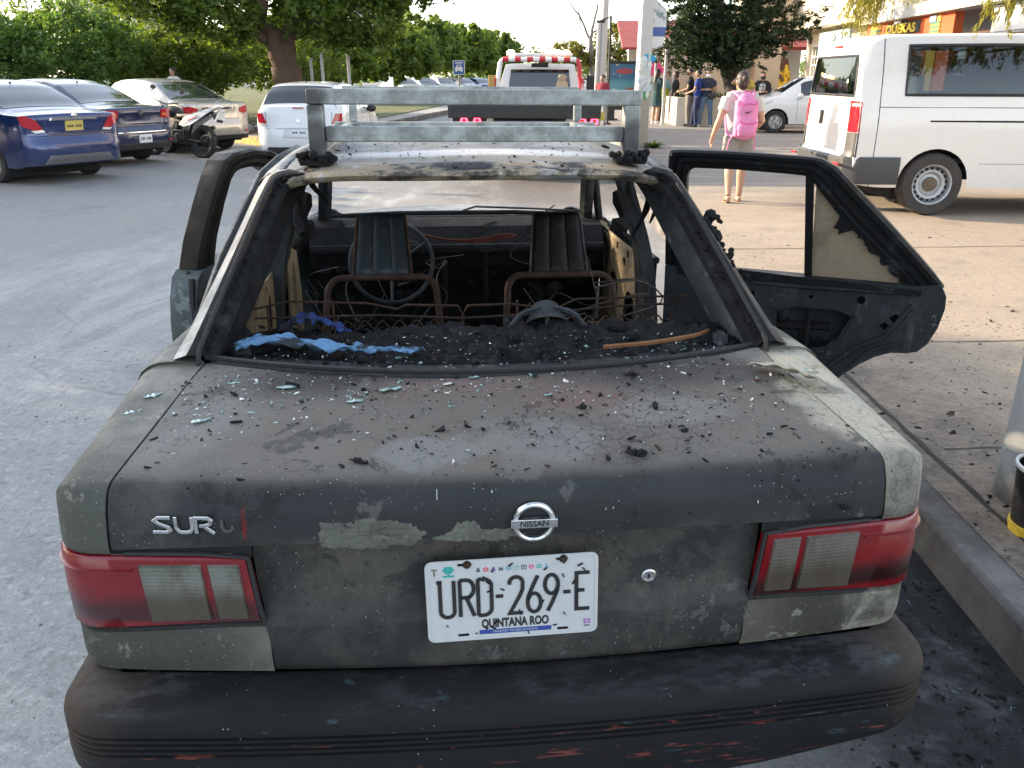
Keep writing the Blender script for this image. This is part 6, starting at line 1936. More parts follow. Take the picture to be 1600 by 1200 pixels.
mb = mc(); mb.box((.62, 0, .40), (.34, .22, .26)); mb.lathe([(.0, .16), (.10, .15), (.11, -.13), (0, -.14)], 14, Matrix.Translation((.60, 0, .36)) @ Matrix.Rotation(R(90), 4, 'X')); mb.box((.74, 0, .58), (.16, .16, .20), (0, R(-20), 0)); mb.build('engine', pm('engine_black', (.03, .03, .031), .4, metal=.5), MC, bevel=.02)
mb = mc(); mb.tube(spline([V(.78, -.10, .55), V(.86, -.13, .35), V(.6, -.15, .30), V(.25, -.16, .48), V(-.12, -.16, .62)], 16), [.02] * 9 + [.03, .045, .05, .05, .05, .05, .04], 10); mb.build('exhaust', pm('exhaust_dark', (.05, .045, .04), .4, metal=.7), MC)
mb = mc(); mb.rows([[V(x, sy * w_, z) for sy in (-1, -.6, 0, .6, 1)] for x, w_, z in ((.75, .08, .86), (.6, .11, .84), (.3, .12, .84), (.0, .11, .90), (-.2, .07, .95))]); mb.rows([[V(x, s_ * w_, z) for x, w_, z in ((.75, .08, .86), (.6, .11, .84), (.3, .12, .84), (.0, .11, .90), (-.2, .07, .95))] for s_ in (1,)] + [[V(x, w_, z - .09) for x, w_, z in ((.75, .08, .86), (.6, .11, .84), (.3, .12, .84), (.0, .11, .90), (-.2, .07, .95))]]); o = mb.build('seat', M_PLASTIC, MC, angle=60); solidify(o, .06)
mb = mc(); mb.ball((.86, 0, .88), (.24, .14, .12), 14, 10); mb.build('tank', M_PLASTIC, MC)
mb = mc()
for s_ in (-1, 1): mb.prism([(.55, .62), (.40, .78), (.05, .86), (-.35, 1.0), (-.40, .97), (-.1, .80), (.2, .64), (.42, .58)], lambda a, b, d, s=s_: V(a, s * (d - .12 * max(0, -a)), b), .12, .135)
mb.prism([(-.05, .92), (-.46, 1.03), (-.48, 1.0), (-.05, .87)], lambda a, b, d: V(a, d, b), -.07, .07)
mb.build('side_panels', M_WH, MC, smooth=False, bevel=.006)
mb = mc(); mb.prism([(.30, .72), (.05, .80), (.05, .78), (.30, .70)], lambda a, b, d: V(a, d, b), .132, .139); mb.prism([(.30, .72), (.05, .80), (.05, .78), (.30, .70)], lambda a, b, d: V(a, d, b), -.139, -.132); mb.build('red_flash', M_REDT, MC, smooth=False)
mb = mc(); mb.prism([(-.10, .82), (-.36, .86), (-.46, .74), (-.44, .70), (-.30, .80)], lambda a, b, d: V(a, d, b), -.07, .07); mb.build('rear_fender', M_PLASTIC, MC, smooth=False)
mb = mc(); mb.box((-.46, 0, .80), (.02, .20, .20), (0, R(-28), 0)); mb.build('number_plate', M_PLW, MC, smooth=False)
mb = mc(); mb.rows([[V(ml + .36 * math.sin(R(a)), y_, .34 + .38 * math.cos(R(a)) + .28 * 0) for y_ in (-.06, 0, .06)] for a in range(-60, 40, 12)]); o = mb.build('front_fender', M_WH, MC); solidify(o, .006)
mb = mc(); mb.tube([V(1.02, -.40, 1.10), V(1.06, -.22, 1.07), V(1.06, 0, 1.03), V(1.06, .22, 1.07), V(1.02, .40, 1.10)], .012, 8)
mb.build('handlebar', M_FR, MC)
for s_ in (-1, 1):
 mb = mc(); mb.tube([V(1.04, s_ * .28, 1.09), V(1.02, s_ * .34, 1.28)], .006, 6); mb.ball((1.02, s_ * .36, 1.32), (.02, .07, .045), 10, 8); mb.build('mirror', M_PLASTIC, MC)
mb = mc(); mb.prism([(1.12, .86), (1.25, .90), (1.22, 1.12), (1.10, 1.16)], lambda a, b, d: V(a, d, b), -.10, .10); mb.build('headlamp_fairing', M_WH, MC, smooth=False, bevel=.02)
mb = MB(); mb.tube([TL_ @ V(.50, .06, .30), V(.40, -.20, .01)], .012, 6); mb.box((.40, -.21, .01), (.07, .05, .02)); mb.build('side_stand', M_FR, MC)
# ================================================================== BUILDINGS AND STREET FURNITURE
def m_plaster(name, col, stain=.3, sc=1.0):
 m = MT(name)
 n = m.noise(1.3 * sc, 8, .65); n2 = m.noise(6, 8, .7, m.co((1, 1, .25)))
 c = m.mix(n, tuple(k * .86 for k in col), col)
 c = m.mix(m.math('MULTIPLY', m.rng(n2, .52, .75), stain), c, tuple(k * .55 for k in col))
 return m.set(col=c, rough=.85, nrm=m.bump(m.noise(30, 6), .15, .01))
M_CREAM = m_plaster('cream_plaster', (.44, .385, .30)); M_WHITE = m_plaster('white_plaster', (.52, .505, .47)); M_ORANGE = m_plaster('orange_plaster', (.50, .10, .03), .2)
M_BEIGE = m_plaster('beige_plaster', (.52, .47, .39), .45); M_YEL = m_plaster('yellow_plaster', (.55, .33, .06), .3)
M_MINT = pm('mint_panel', (.25, .38, .38), .5); M_BROWN = pm('brown_frame', (.09, .035, .022), .6)
def m_tiles():
 m = MT('red_roof_tiles')
 x = m.wave(4.2, 'X', prof='SIN'); z = m.wave(3.2, 'Z', prof='SAW')
 n = m.noise(4, 6)
 c = m.mix(n, (.34, .06, .06), (.46, .12, .11))
 c = m.mix(m.rng(x, .25, .05), c, (.12, .02, .022)); c = m.mix(m.math('MULTIPLY', m.rng(z, .2, .0), .7), c, (.14, .03, .03))
 return m.set(col=c, rough=.7, nrm=m.bump(x, .6, .05))
M_TILE = m_tiles()
fx = lambda Y: 12.84 - .0656 * (41.44 - Y)           # facade line, nearly parallel to the kerb
BL = empty('restaurant_building', (12.3, 30, .15), 0, 'cream two storey building with an orange restaurant front on the right', 'building')
TB = Matrix.Translation((-12.3, -30, -.15))
def bb(): return MB(TB)
def wallq(mb, Y0, Y1, z0, z1, dx=0.0, th=.25):
 a, b = fx(Y0) + dx, fx(Y1) + dx
 mb.prism([(Y0, z0), (Y1, z0), (Y1, z1), (Y0, z1)], lambda y, z, d: V(lerp(a, b, (y - Y0) / (Y1 - Y0)) + d, y, z), 0, th)
mb = bb()
wallq(mb, 29.6, 42.6, 3.5, 9.0); wallq(mb, 12, 29.6, 3.62, 9.0, -.05)
mb.box((19, 42.5, 6.2), (14, .3, 5.6)); mb.box((16.5, 27.5, 3.68), (8.2, 30, .25))
wallq(mb, 31.4, 42.4, .15, 3.55, .85)
mb.box((11.7, 42.4, 1.85), (.4, .4, 3.4))
mb.build('wall', M_CREAM, BL, smooth=False)
mb = bb(); wallq(mb, 17, 31.6, 3.28, 3.62, -.22, .5); mb.build('fascia', M_WHITE, BL, smooth=False, bevel=.02)
mb = bb(); wallq(mb, 24.4, 31.5, .15, 3.3, .05); mb.build('orange_front', M_ORANGE, BL, smooth=False)
for ya, yb in ((30.0, 31.0), (25.25, 25.9)):
 mb = bb(); wallq(mb, ya, yb, .2, 3.26, .02, .06); st = mb.build('yellow_panel', M_YEL, BL, smooth=False)
 mb = bb()
 for k in range(4): wallq(mb, ya + .02, yb - .02, 2.70 + .11 * k, 2.75 + .11 * k, .005, .04)
 mb.build('panel_stripes', pm('stripe_teal', (.05, .16, .15), .7), st, smooth=False)
mb = bb(); wallq(mb, 25.5, 25.95, 3.08, 3.24, -.02, .08); mb.build('small_sign', pm('sign_bluewhite', (.30, .40, .50), .5), BL, smooth=False, bevel=.01)
mb = bb(); wallq(mb, 17.5, 24.3, .15, 2.75, .5); mb.build('inner_wall', M_BROWN, BL, smooth=False)
mb = bb(); wallq(mb, 17.5, 24.2, 2.55, 2.66, .1, .2); wallq(mb, 23.3, 23.45, .15, 2.6, .1, .15); wallq(mb, 20.9, 21.05, .15, 2.6, .1, .15); mb.build('shop_frame', M_BROWN, BL, smooth=False)
mb = bb(); wallq(mb, 17.5, 22.3, 2.6, 3.25, .1, .1); mb.build('roller_shutter', pm('shutter_grey', (.42, .43, .43), .5, var=.2), BL, smooth=False)
mb = bb(); wallq(mb, 33.3, 37.3, 2.45, 3.30, .0, .08); mp = mb.build('mint_sign', M_MINT, BL, smooth=False, bevel=.01)
mb = bb()
for y0 in (34.3, 35.2): mb.tube([V(fx(y0 + .3 * math.sin(a * .8)) - .02, y0 + .28 * math.sin(a * .8), 2.7 + .06 * a) for a in range(9)], .018, 5)
mb.build('sign_scroll', pm('sign_ink', (.04, .07, .07), .6), mp)
# glazed entrance with white grid
mb = bb(); wallq(mb, 37.2, 40.8, .2, 2.95, .80, .06); dw = mb.build('glass_front', M_GLOSSGLASS, BL, smooth=False)
mb = bb()
for k in range(9): y_ = 37.2 + .45 * k; wallq(mb, y_, y_ + .06, .2, 2.95, .74, .05)
for z_ in (.3, .9, 1.5, 2.1, 2.45, 2.9): wallq(mb, 37.2, 40.86, z_, z_ + .06, .735, .05)
mb.build('white_grille', M_WHITE, dw, smooth=False)
for y_, z_ in ((39.6, 3.2), (36.0, 3.2)):
 o = empty('hanging_lantern', (fx(y_) + .25, y_, 3.5), 0, 'small black lantern under the overhang, %s' % ('left one by the glass entrance' if y_ > 38 else 'right one near the mint sign'), 'lantern', 'lanterns under the overhang')
 mb = MB(); mb.tube([V(0, 0, 0), V(0, 0, -.2)], .012, 6); mb.lathe([(.03, -.2), (.12, -.28), (.10, -.30), (.07, -.5), (.02, -.55)], 10); mb.build('lantern_body', M_PLASTIC, o)
# wrought brackets on the wall
for y_, z_ in ((39.2, 4.1), (35.7, 4.2)):
 mb = bb(); c = V(fx(y_) - .05, y_, z_)
 mb.tube([c, c + V(-.35, 0, 0), c + V(-.5, 0, .1)], .02, 6); mb.tube([c + V(0, 0, .25), c + V(0, 0, -.15)], .02, 6)
 mb.build('wall_bracket', pm('bracket_grey', (.25, .25, .25), .6), BL)
# lettering
TX = Matrix.Translation((-12.3, -30, -.15)) @ Matrix.Translation((fx(28.2) - .035, 28.2, 3.10)) @ Matrix(((0, 0, -1, 0), (-1, 0, 0, 0), (0, 1, 0, 0), (0, 0, 0, 1)))
def sign_text(body, y, z, size, mat, sx=1.0, ex=.02, bold=.01):
 M_ = TB @ Matrix.Translation((fx(y) - .03, y, z)) @ Matrix(((0, 0, -1, 0), (-1, 0, 0, 0), (0, 1, 0, 0), (0, 0, 0, 1)))
 return text_mesh('lettering', body, size, mat, BL, M_, ex, sx, bold=bold)
mb = bb(); wallq(mb, 26.75, 29.5, 2.86, 3.22, .03, .04); mb.build('sign_back', pm('sign_black', (.012, .012, .012), .6), BL, smooth=False, bevel=.03)
mb = bb(); wallq(mb, 27.8, 28.95, 3.2, 3.27, .03, .04); mb.build('sign_back', pm('sign_black', (.012, .012, .012), .6), BL, smooth=False, bevel=.03)
M_SGY = pm('sign_yellow', (.75, .52, .03), .5); M_SGW = pm('sign_white', (.75, .74, .72), .5)
sign_text('QUEKAS', 28.1, 3.01, .36, M_SGY, 1.55); sign_text('LAS', 28.4, 3.235, .17, M_SGW, 1.6)
# balcony wing and tiled roofs beyond
WG = empty('tiled_roof_wing', (10.5, 46, .15), 0, 'low white wing with red tiled roof left of the building', 'building')
mb = MB(Matrix.Translation((-10.5, -46, -.15)))
mb.box((10.5, 47.2, 1.6), (9, .3, 2.9)); mb.box((11.2, 43.4, 2.55), (3.4, .2, .45))
mb.build('wall', M_WHITE, WG, smooth=False)
mb = MB(Matrix.Translation((-10.5, -46, -.15)))
mb.add([V(5.5, 45.6, 3.0), V(15, 45.6, 3.0), V(15, 48.5, 4.4), V(5.5, 48.5, 4.4)], [(0, 1, 2, 3)]); mb.add([V(9.6, 42.8, 2.85), V(14, 42.8, 2.85), V(14, 44.6, 3.6), V(9.6, 44.6, 3.6)], [(0, 1, 2, 3)])
o = mb.build('roof', M_TILE, WG, smooth=False); solidify(o, .12)
mb = MB(Matrix.Translation((-10.5, -46, -.15))); mb.box((11.6, 41.6, 3.95), (2.4, 2.2, .35)); mb.box((11.4, 41.9, 4.6), (2.3, 1.6, .9)); mb.build('balcony', M_CREAM, WG, smooth=False, bevel=.02)
# mural wall behind the planter
MU = empty('mural_wall', (10.4, 38.5, .15), 0, 'yellow and brown painted wall with a red top edge behind the trees', 'wall')
mm = MT('mural_paint')
nn = mm.noise(3.2, 9, .75); x, y, z = mm.sep()
c = mm.mix(mm.rng(mm.math('ADD', nn, mm.math('MULTIPLY', z, -.10)), .36, .30), (.62, .40, .02), (.07, .025, .02))
mm.set(col=c, rough=.7)
mb = MB(); mb.prism([(-1.9, 0), (1.9, 0), (1.35, 2.2), (-1.9, 2.2)], lambda a, b, d: V(a, d, b), 0, .25); mb.build('painted_face', mm.mat, MU, smooth=False)
mb = MB(); mb.prism([(-1.95, 2.2), (1.05, 2.2), (1.05, 2.38), (-1.95, 2.38)], lambda a, b, d: V(a, d, b), -.03, .28); mb.build('red_coping', M_REDT, MU, smooth=False)
mb = MB(); mb.prism([(-1.85, .6), (-1.3, .75), (-1.15, 1.6), (-1.3, 1.95), (-1.75, 1.9), (-1.88, 1.4)], lambda a, b, d: V(a, d, b), -.012, 0); mb.build('white_patch', M_SGW, MU, smooth=False)
mb = MB(); mb.prism([(-1.75, 1.55), (-1.25, 1.65), (-1.3, 1.85), (-1.68, 1.82)], lambda a, b, d: V(a, d, b), -.02, -.012); mb.prism(oval(-1.62, .9, .14, .16), lambda a, b, d: V(a, d, b), -.02, -.012); mb.build('black_patch', M_SEAM, MU, smooth=False)
# cream wall and white panel behind the planter
CW = empty('cream_wall', (8.2, 35.5, .15), 0, 'plain cream side wall behind the planter and leaning men', 'wall')
mb = MB(); mb.box((0, 0, 1.45), (4.6, .3, 2.9)); mb.build('wall_face', M_BEIGE, CW, smooth=False)
mb = MB(); mb.box((-1.85, -.2, 1.45), (.14, .12, 2.9)); mb.build('white_post', M_WHITE, CW, smooth=False)
mb = MB(); mb.box((.6, -.18, 1.3), (.7, .05, .9)); mb.build('window', M_MINT, CW, smooth=False, bevel=.02)
# planter
PL = empty('planter', (6.9, 28, .15), 0, 'long cream concrete planter with spiky plants under the dark conifer', 'planter')
TP = Matrix.Translation((-6.9, -28, -.15))
mb = MB(TP)
pp = [(5.05, 30.5), (5.1, 27.6), (6.1, 27.25), (9.3, 27.0), (9.5, 30.6)]
pi_ = [(5.2, 30.4), (5.25, 27.75), (6.15, 27.42), (9.15, 27.15), (9.3, 30.4)]
mb.ring(pp, pi_, lambda a, b, d: V(a, b, d), .15, 1.0)
mb.build('planter_wall', M_BEIGE, PL, smooth=False, bevel=.015)
mb = MB(TP); mb.prism(pi_, lambda a, b, d: V(a, b, d), .8, .88); mb.build('planter_soil', msoil, PL, smooth=False)
# sign panel at the bus stop
BS = empty('advert_panel', (3.85, 31, .15), R(2), 'black framed advertising panel with a seaside picture by the white pole', 'advert panel')
mb = MB(); mb.ring([(-.62, .35), (.50, .35), (.50, 1.95), (-.62, 1.95)], [(-.52, .48), (.40, .48), (.40, 1.86), (-.52, 1.86)], lambda a, b, d: V(a, d, b), -.06, .06); mb.box((-.45, 0, .2), (.30, .14, .4)); mb.box((-.42, 0, .03), (.45, .4, .05)); mb.build('panel_frame', M_PLASTIC, BS, smooth=False, bevel=.01)
mpz = MT('seaside_poster'); x, y, z = mpz.sep(); n = mpz.noise(4, 6)
c = mpz.mix(mpz.rng(z, .75, 1.0), (.42, .30, .18), (.10, .30, .36)); c = mpz.mix(mpz.rng(z, 1.2, 1.45), c, (.03, .13, .24)); c = mpz.mix(mpz.rng(n, .58, .68), c, (.55, .5, .42)); c = mpz.mix(mpz.blob((0, -.03, 1.62), .2, .3, 6, .3, (.7, 0, 2.2)), c, (.40, .05, .05))
c = mpz.mix(mpz.blob((.22, -.03, .95), .16, .4, 7, .3, (.8, 0, 1.2)), c, (.35, .12, .10))
mpz.set(col=c, rough=.3)
mb = MB(); mb.box((-.06, -.02, 1.17), (.93, .03, 1.39)); mb.build('poster', mpz.mat, BS, smooth=False)
# pink tent
TN = empty('pink_awning', (5.05, 34.0, .15), 0, 'bright pink tent roof behind the group of women', 'tent')
mb = MB(); mb.add([V(-.85, -.7, 1.50), V(.75, -.7, 1.50), V(.75, .8, 1.50), V(-.85, .8, 1.50), V(.2, 0, 2.25)], [(0, 1, 4), (1, 2, 4), (2, 3, 4), (3, 0, 4)]); mb.build('tent_roof', pm('pink_cloth', (.62, .05, .16), .8), TN, smooth=False)
for x_, y_ in ((-.8, -.65), (.7, -.65), (.7, .75), (-.8, .75)):
 mb = MB(); mb.tube([V(x_, y_, 0), V(x_, y_, 1.5)], .02, 6); mb.build('tent_leg', M_GALV, TN)
# thin posts near the women
for x_, y_, h_, lb in ((4.78, 28.2, 2.25, 'slim grey signpost in front of the woman in the teal dress'), (4.95, 31.2, 2.6, 'slim grey post behind the pink tent side')):
 mb = MB(); mb.tube([V(0, 0, 0), V(0, 0, h_)], .045, 8); mb.lathe([(.09, 0), (.09, .02), (.05, .03)], 10)
 o = mb.build('signpost', pm('post_grey', (.36, .37, .38), .5), None); o.location = (x_, y_, .15); tag(o, lb, 'post')
# white concrete pole with torn posters and a hanging banner
WP = empty('utility_pole', (2.74, 18.9, .15), R(8), 'white concrete pole covered in torn posters right of the roof rack', 'pole')
mb = MB(); mb.rows([[V(-h_, -h_, z), V(h_, -h_, z), V(h_, h_, z), V(-h_, h_, z)] for z, h_ in ((0, .145), (2.8, .125), (7.5, .09))], closed=True, cap=True)
mpole = MT('pole_concrete'); z = mpole.sep()[2]; n = mpole.noise(6, 8, .7)
c = mpole.mix(n, (.46, .44, .41), (.60, .59, .57)); c = mpole.mix(mpole.rng(mpole.math('ADD', z, mpole.math('MULTIPLY', n, .3)), 1.25, 1.1), c, mpole.mix(n, (.27, .23, .19), (.40, .35, .30)))
mpole.set(col=c, rough=.85, nrm=mpole.bump(mpole.noise(40, 6), .3, .01))
mb.build('pole_shaft', mpole.mat, WP, smooth=False, bevel=.02)
random.seed(12)
cols = [(.66, .66, .64), (.60, .61, .60), (.62, .59, .54), (.50, .54, .57), (.68, .68, .68), (.55, .58, .55), (.50, .51, .53)]
for k in range(34):
 w_, h_ = random.uniform(.03, .09), random.uniform(.05, .12)
 zc = random.uniform(1.05, 1.85); xc = random.uniform(-.08, .08); c = random.choice(cols)
 if k == 0: zc, xc, c, w_, h_ = 1.80, .06, (.04, .30, .50), .16, .10
 if k == 1: zc, xc, c, w_, h_ = 1.10, .05, (.06, .42, .12), .09, .13
 pts = [(xc + w_ * math.cos(a) * random.uniform(.7, 1.1), zc + h_ * math.sin(a) * random.uniform(.7, 1.1)) for a in [2 * PI * i / 9 for i in range(9)]]
 mb = MB(); mb.prism(pts, lambda a, b, d: V(a, d, b), -.146 - .0012 * k, -.140 - .0012 * k); mb.build('poster_scrap', pm('scrap_%d%d' % (k, int(c[2] * 99)), c, .8, var=.25, ns=12), WP, smooth=False)
mb = MB(); mb.tube([V(.1, 0, 3.0), V(.45, 0, 2.95)], .012, 6); mb.tube([V(.1, 0, 1.95), V(.42, 0, 2.05)], .012, 6); mb.build('banner_arm', M_GALV, WP)
mbn = MT('banner_print'); x, y, z = mbn.sep(); c = mbn.mix(mbn.rng(z, 2.22, 2.24, smooth=False), (.66, .66, .66), (.08, .12, .34)); c = mbn.mix(mbn.rng(z, 2.40, 2.42), c, (.60, .62, .62)); c = mbn.mix(mbn.math('MULTIPLY', mbn.rng(mbn.noise(7, 5), .5, .6), mbn.rng(z, 2.42, 2.5)), c, (.22, .28, .28)); mbn.set(col=c, rough=.7)
mb = MB(); mb.prism([(.14, 1.98), (.38, 2.06), (.44, 2.4), (.42, 2.75), (.15, 2.98)], lambda a, b, d: V(a, d, b), -.01, .0); mb.build('banner', mbn.mat, WP, smooth=False)
mb = MB(); mb.tube([V(-.6, 0, 3.22), V(.6, 0, 3.18)], .02, 6); mb.tube([V(-.2, 0, 3.3), V(.75, -.1, 3.05)], .02, 6); mb.build('cross_arm', M_GALV, WP)
# further poles
UP = empty('utility_pole', (4.42, 45, .15), 0, 'tall pale grey utility pole beyond the advertising panel', 'pole')
mb = MB(); mb.tube([V(0, 0, 0), V(.12, 0, 9)], [.22, .14], 10); mb.build('pole_shaft', pm('pole_grey', (.42, .42, .42), .8), UP)
mb = MB(); mb.tube([V(-.25, -.1, 0), V(-.2, -.1, 4)], .10, 8); mb.build('pole_shaft', pm('pole_grey', (.42, .42, .42), .8), UP)
LP_ = empty('street_lamp', (3.02, 28.2, .15), 0, 'slim black lamp post with a short arm by the utility pole', 'street lamp')
mb = MB(); mb.tube([V(0, 0, 0), V(-.02, 0, 3.2), V(-.33, 0, 3.05)], .035, 8); mb.box((0, 0, .03), (.2, .2, .05)); mb.build('lamp_post', M_PLASTIC, LP_)
mb = MB(); mb.box((-.33, 0, 3.04), (.26, .12, .07)); mb.build('lamp_head', M_PLASTIC, LP_, bevel=.01)
for x_, y_, h_, lb in ((-5.78, 27.2, 2.05, 'left slim grey post on the median beside the big trunk'), (-5.05, 27.6, 2.15, 'right slim grey post on the median behind the roof rack'), (-6.25, 27.8, 1.9, 'thin grey post nearest the big trunk')):
 mb = MB(); mb.tube([V(0, 0, 0), V(-.03, 0, h_)], .05, 8); mb.lathe([(.07, h_), (.05, h_ + .03), (0, h_ + .04)], 10)
 o = mb.build('median_post', pm('post_pale', (.36, .38, .37), .6)); o.location = (x_, y_, .14); tag(o, lb, 'post', 'grey posts on the median')
# parking sign with a car pictogram
SG = empty('parking_sign', (-1.86, 30.5, 0), 0, 'blue square road sign with a white car pictogram on a thin post', 'road sign')
mb = MB(); mb.tube([V(0, .03, 0), V(0, .03, 1.95)], .03, 8); mb.build('sign_post', pm('post_wood', (.32, .27, .20), .7), SG)
mb = MB(); mb.prism(rrect(.40, .46, .03, 4, 0, 1.86), lambda a, b, d: V(a, d, b), -.01, .01); mb.build('sign_plate', M_SGW, SG, smooth=False)
mb = MB(); mb.prism(rrect(.36, .42, .02, 4, 0, 1.86), lambda a, b, d: V(a, d, b), -.014, -.01); mb.build('sign_face', pm('sign_blue', (.02, .09, .30), .4), SG, smooth=False)
mb = MB(); mb.prism([(-.13, 1.76), (.13, 1.76), (.13, 1.86), (.09, 1.88), (.07, 1.95), (-.07, 1.95), (-.09, 1.88), (-.13, 1.86)], lambda a, b, d: V(a, d, b), -.018, -.014)
mb.box((-.09, -.016, 1.745), (.05, .004, .03)); mb.box((.09, -.016, 1.745), (.05, .004, .03)); mb.box((0, -.016, 2.01), (.24, .004, .03)); mb.build('car_pictogram', M_SGW, SG, smooth=False)
mb = MB(); mb.prism([(-.06, 1.885), (.06, 1.885), (.05, 1.93), (-.05, 1.93)], lambda a, b, d: V(a, d, b), -.021, -.018); mb.build('pictogram_window', pm('sign_blue', (.02, .09, .30), .4), SG, smooth=False)
# distant pale towers seen through the leaves
for x_, y_, w_, h_, lb in ((-36, 240, 12, 32, 'pale distant tower seen above the median trees'), (-70, 170, 20, 34, 'pale distant apartment block behind the big tree'), (-100, 150, 22, 30, 'pale distant block above the left hedge trees')):
 B2 = empty('distant_tower', (x_, y_, 0), 0, lb, 'building')
 mb = MB(); mb.box((0, 0, h_ / 2), (w_, 12, h_)); mb.build('wall', M_WHITE, B2, smooth=False)
 mb = MB(); mb.box((0, 0, 0), (1.7, .08, 1.5)); o = mb.build('window', M_GLOSSGLASS, B2, smooth=False)
 for r_ in range(int(h_ / 3.2)):
  for c_ in range(int(w_ / 3)):
   if r_ + c_: o = o.copy(); COL.objects.link(o); o.parent = B2
   o.location = (-w_ / 2 + 1.5 + 3 * c_, -6.02, 2 + 3.2 * r_)
# concrete post and bucket on the pavement at the right edge
CP = MB(); CP.lathe([(.165, 0), (.160, .3), (.155, 1.2), (.132, 3.0), (.12, 5.5)], 28)
mcp = MT('limewashed_post'); n = mcp.noise(5, 8, .7); z = mcp.sep()[2]
c = mcp.mix(n, (.36, .37, .35), (.50, .51, .49)); c = mcp.mix(mcp.rng(mcp.math('ADD', z, mcp.math('MULTIPLY', n, .25)), .28, .1), c, (.10, .09, .085)); mcp.set(col=c, rough=.85, nrm=mcp.bump(mcp.noise(22, 8, .7), .35, .012))
o = CP.build('concrete_post', mcp.mat); o.location = (1.93, 2.72, .15); tag(o, 'pale grey round post at the right edge of the pavement', 'post')
BK = empty('bucket', (1.775, 2.48, .15), R(20), 'black bucket with a white rim and yellow base beside the round post', 'bucket')
mb = MB(); mb.lathe([(.0, .012), (.088, .012), (.092, .04), (.108, .235), (.104, .235), (.088, .03), (0, .03)], 28); mb.build('bucket_body', pm('bucket_black', (.014, .014, .015), .5, var=.4, ns=20), BK)
mb = MB(); mb.lathe([(.106, .228), (.113, .230), (.114, .242), (.106, .244), (.103, .238)], 28); mb.build('bucket_rim', M_SGW, BK)
random.seed(4)
mb = MB(); mb.lathe([(.0, .0), (.094, .0), (.098, .02), (.099, .034), (.093, .036)], 28); mb.build('yellow_base', pm('bucket_yellow', (.45, .34, .03), .6, var=.4, ns=30), BK)
mb = MB()
for k in range(24): mb.ball((random.uniform(-.05, .07), random.uniform(-.06, .06), random.uniform(.20, .27)), random.uniform(.015, .035), 7, 5)
mb.build('charred_contents', M_SOOT, BK, smooth=False)
mb = MB(); mb.tube([V(.108 * math.cos(a), .108 * math.sin(a), .235 - .03 * math.sin((a + .5) / 2.2)) for a in [(-.5 + 2.6 * k / 14) for k in range(15)]], .004, 5); mb.build('bucket_handle', M_GALV, BK)
# ================================================================== PEOPLE
def remesh(mb, name, mat, parent, vox, smooth_it=6, target=None):
 me = mb.mesh(name, mat, smooth=True, angle=180)
 o = bpy.data.objects.new(name, me); COL.objects.link(o)
 m1 = o.modifiers.new('r', 'REMESH'); m1.mode = 'VOXEL'; m1.voxel_size = vox; m1.use_smooth_shade = True
 m2 = o.modifiers.new('s', 'SMOOTH'); m2.iterations = smooth_it; m2.factor = .5
 dg = bpy.context.evaluated_depsgraph_get()
 me2 = bpy.data.meshes.new_from_object(o.evaluated_get(dg))
 bpy.data.objects.remove(o); bpy.data.meshes.remove(me)
 me2.name = name; me2.materials.clear(); me2.materials.append(mat)
 me2.polygons.foreach_set('use_smooth', [True] * len(me2.polygons))
 o = bpy.data.objects.new(name, me2); COL.objects.link(o); o.parent = parent
 return o
def skinmat(tone):
 nm = 'skin_%d' % int(tone[0] * 1000)
 if nm in MATS: return MATS[nm]
 m = MT(nm); n = m.noise(14, 5)
 m.set(col=m.mix(n, tuple(k * .88 for k in tone), tone), rough=.5); m.b.inputs['Subsurface Weight'].default_value = .08
 MATS[nm] = m.mat; return m.mat
def cloth(nm, col, pat=None):
 if nm in MATS: return MATS[nm]
 m = MT(nm); n = m.noise(9, 6); w = m.noise(35, 4)
 c = m.mix(n, tuple(k * .75 for k in col), col)
 if pat:
  x, y, z = m.sep()
  f = m.math('MAXIMUM', m.rng(m.math('SINE', m.math('MULTIPLY', z, 70)), .6, .8), m.rng(m.math('SINE', m.math('MULTIPLY', m.math('ADD', x, y), 60)), .75, .9))
  c = m.mix(f, c, pat)
 m.set(col=c, rough=.85, nrm=m.bump(m.math('ADD', m.noise(16, 4), m.math('MULTIPLY', w, .3)), .5, .015)); MATS[nm] = m.mat
 return m.mat
def hand(mb, w, d, side, s=1.0, curl=.5, pn=None):
 """palm, four fingers and a thumb beyond wrist w along direction d; pn palm normal"""
 d = d.normalized(); pn = (pn or V(side, 0, 0)); pn = (pn - d * pn.dot(d)).normalized(); sd = d.cross(pn)
 mb.tube([w, w + d * .04 * s, w + d * .085 * s], [.022 * s, .034 * s, .034 * s], 8, squash=.55)
 for k, (o_, L) in enumerate(((-.028, .068), (-.010, .078), (.009, .074), (.026, .058))):
  b = w + d * .08 * s + sd * o_ * s
  p1 = b + d * L * .45 * s + pn * .10 * L * curl * s; p2 = p1 + d * L * .3 * (1 - curl * .4) * s + pn * L * .32 * curl * s; p3 = p2 + d * L * .22 * (1 - curl * .7) * s + pn * L * .25 * curl * s
  mb.tube([b, p1, p2, p3], [.0095 * s, .009 * s, .0082 * s, .007 * s], 6)
 b = w + d * .025 * s - sd * .025 * s
 mb.tube([b, b - sd * .022 * s + d * .025 * s + pn * .012 * s, b - sd * .026 * s + d * .055 * s + pn * .022 * s], [.012 * s, .011 * s, .008 * s], 6)
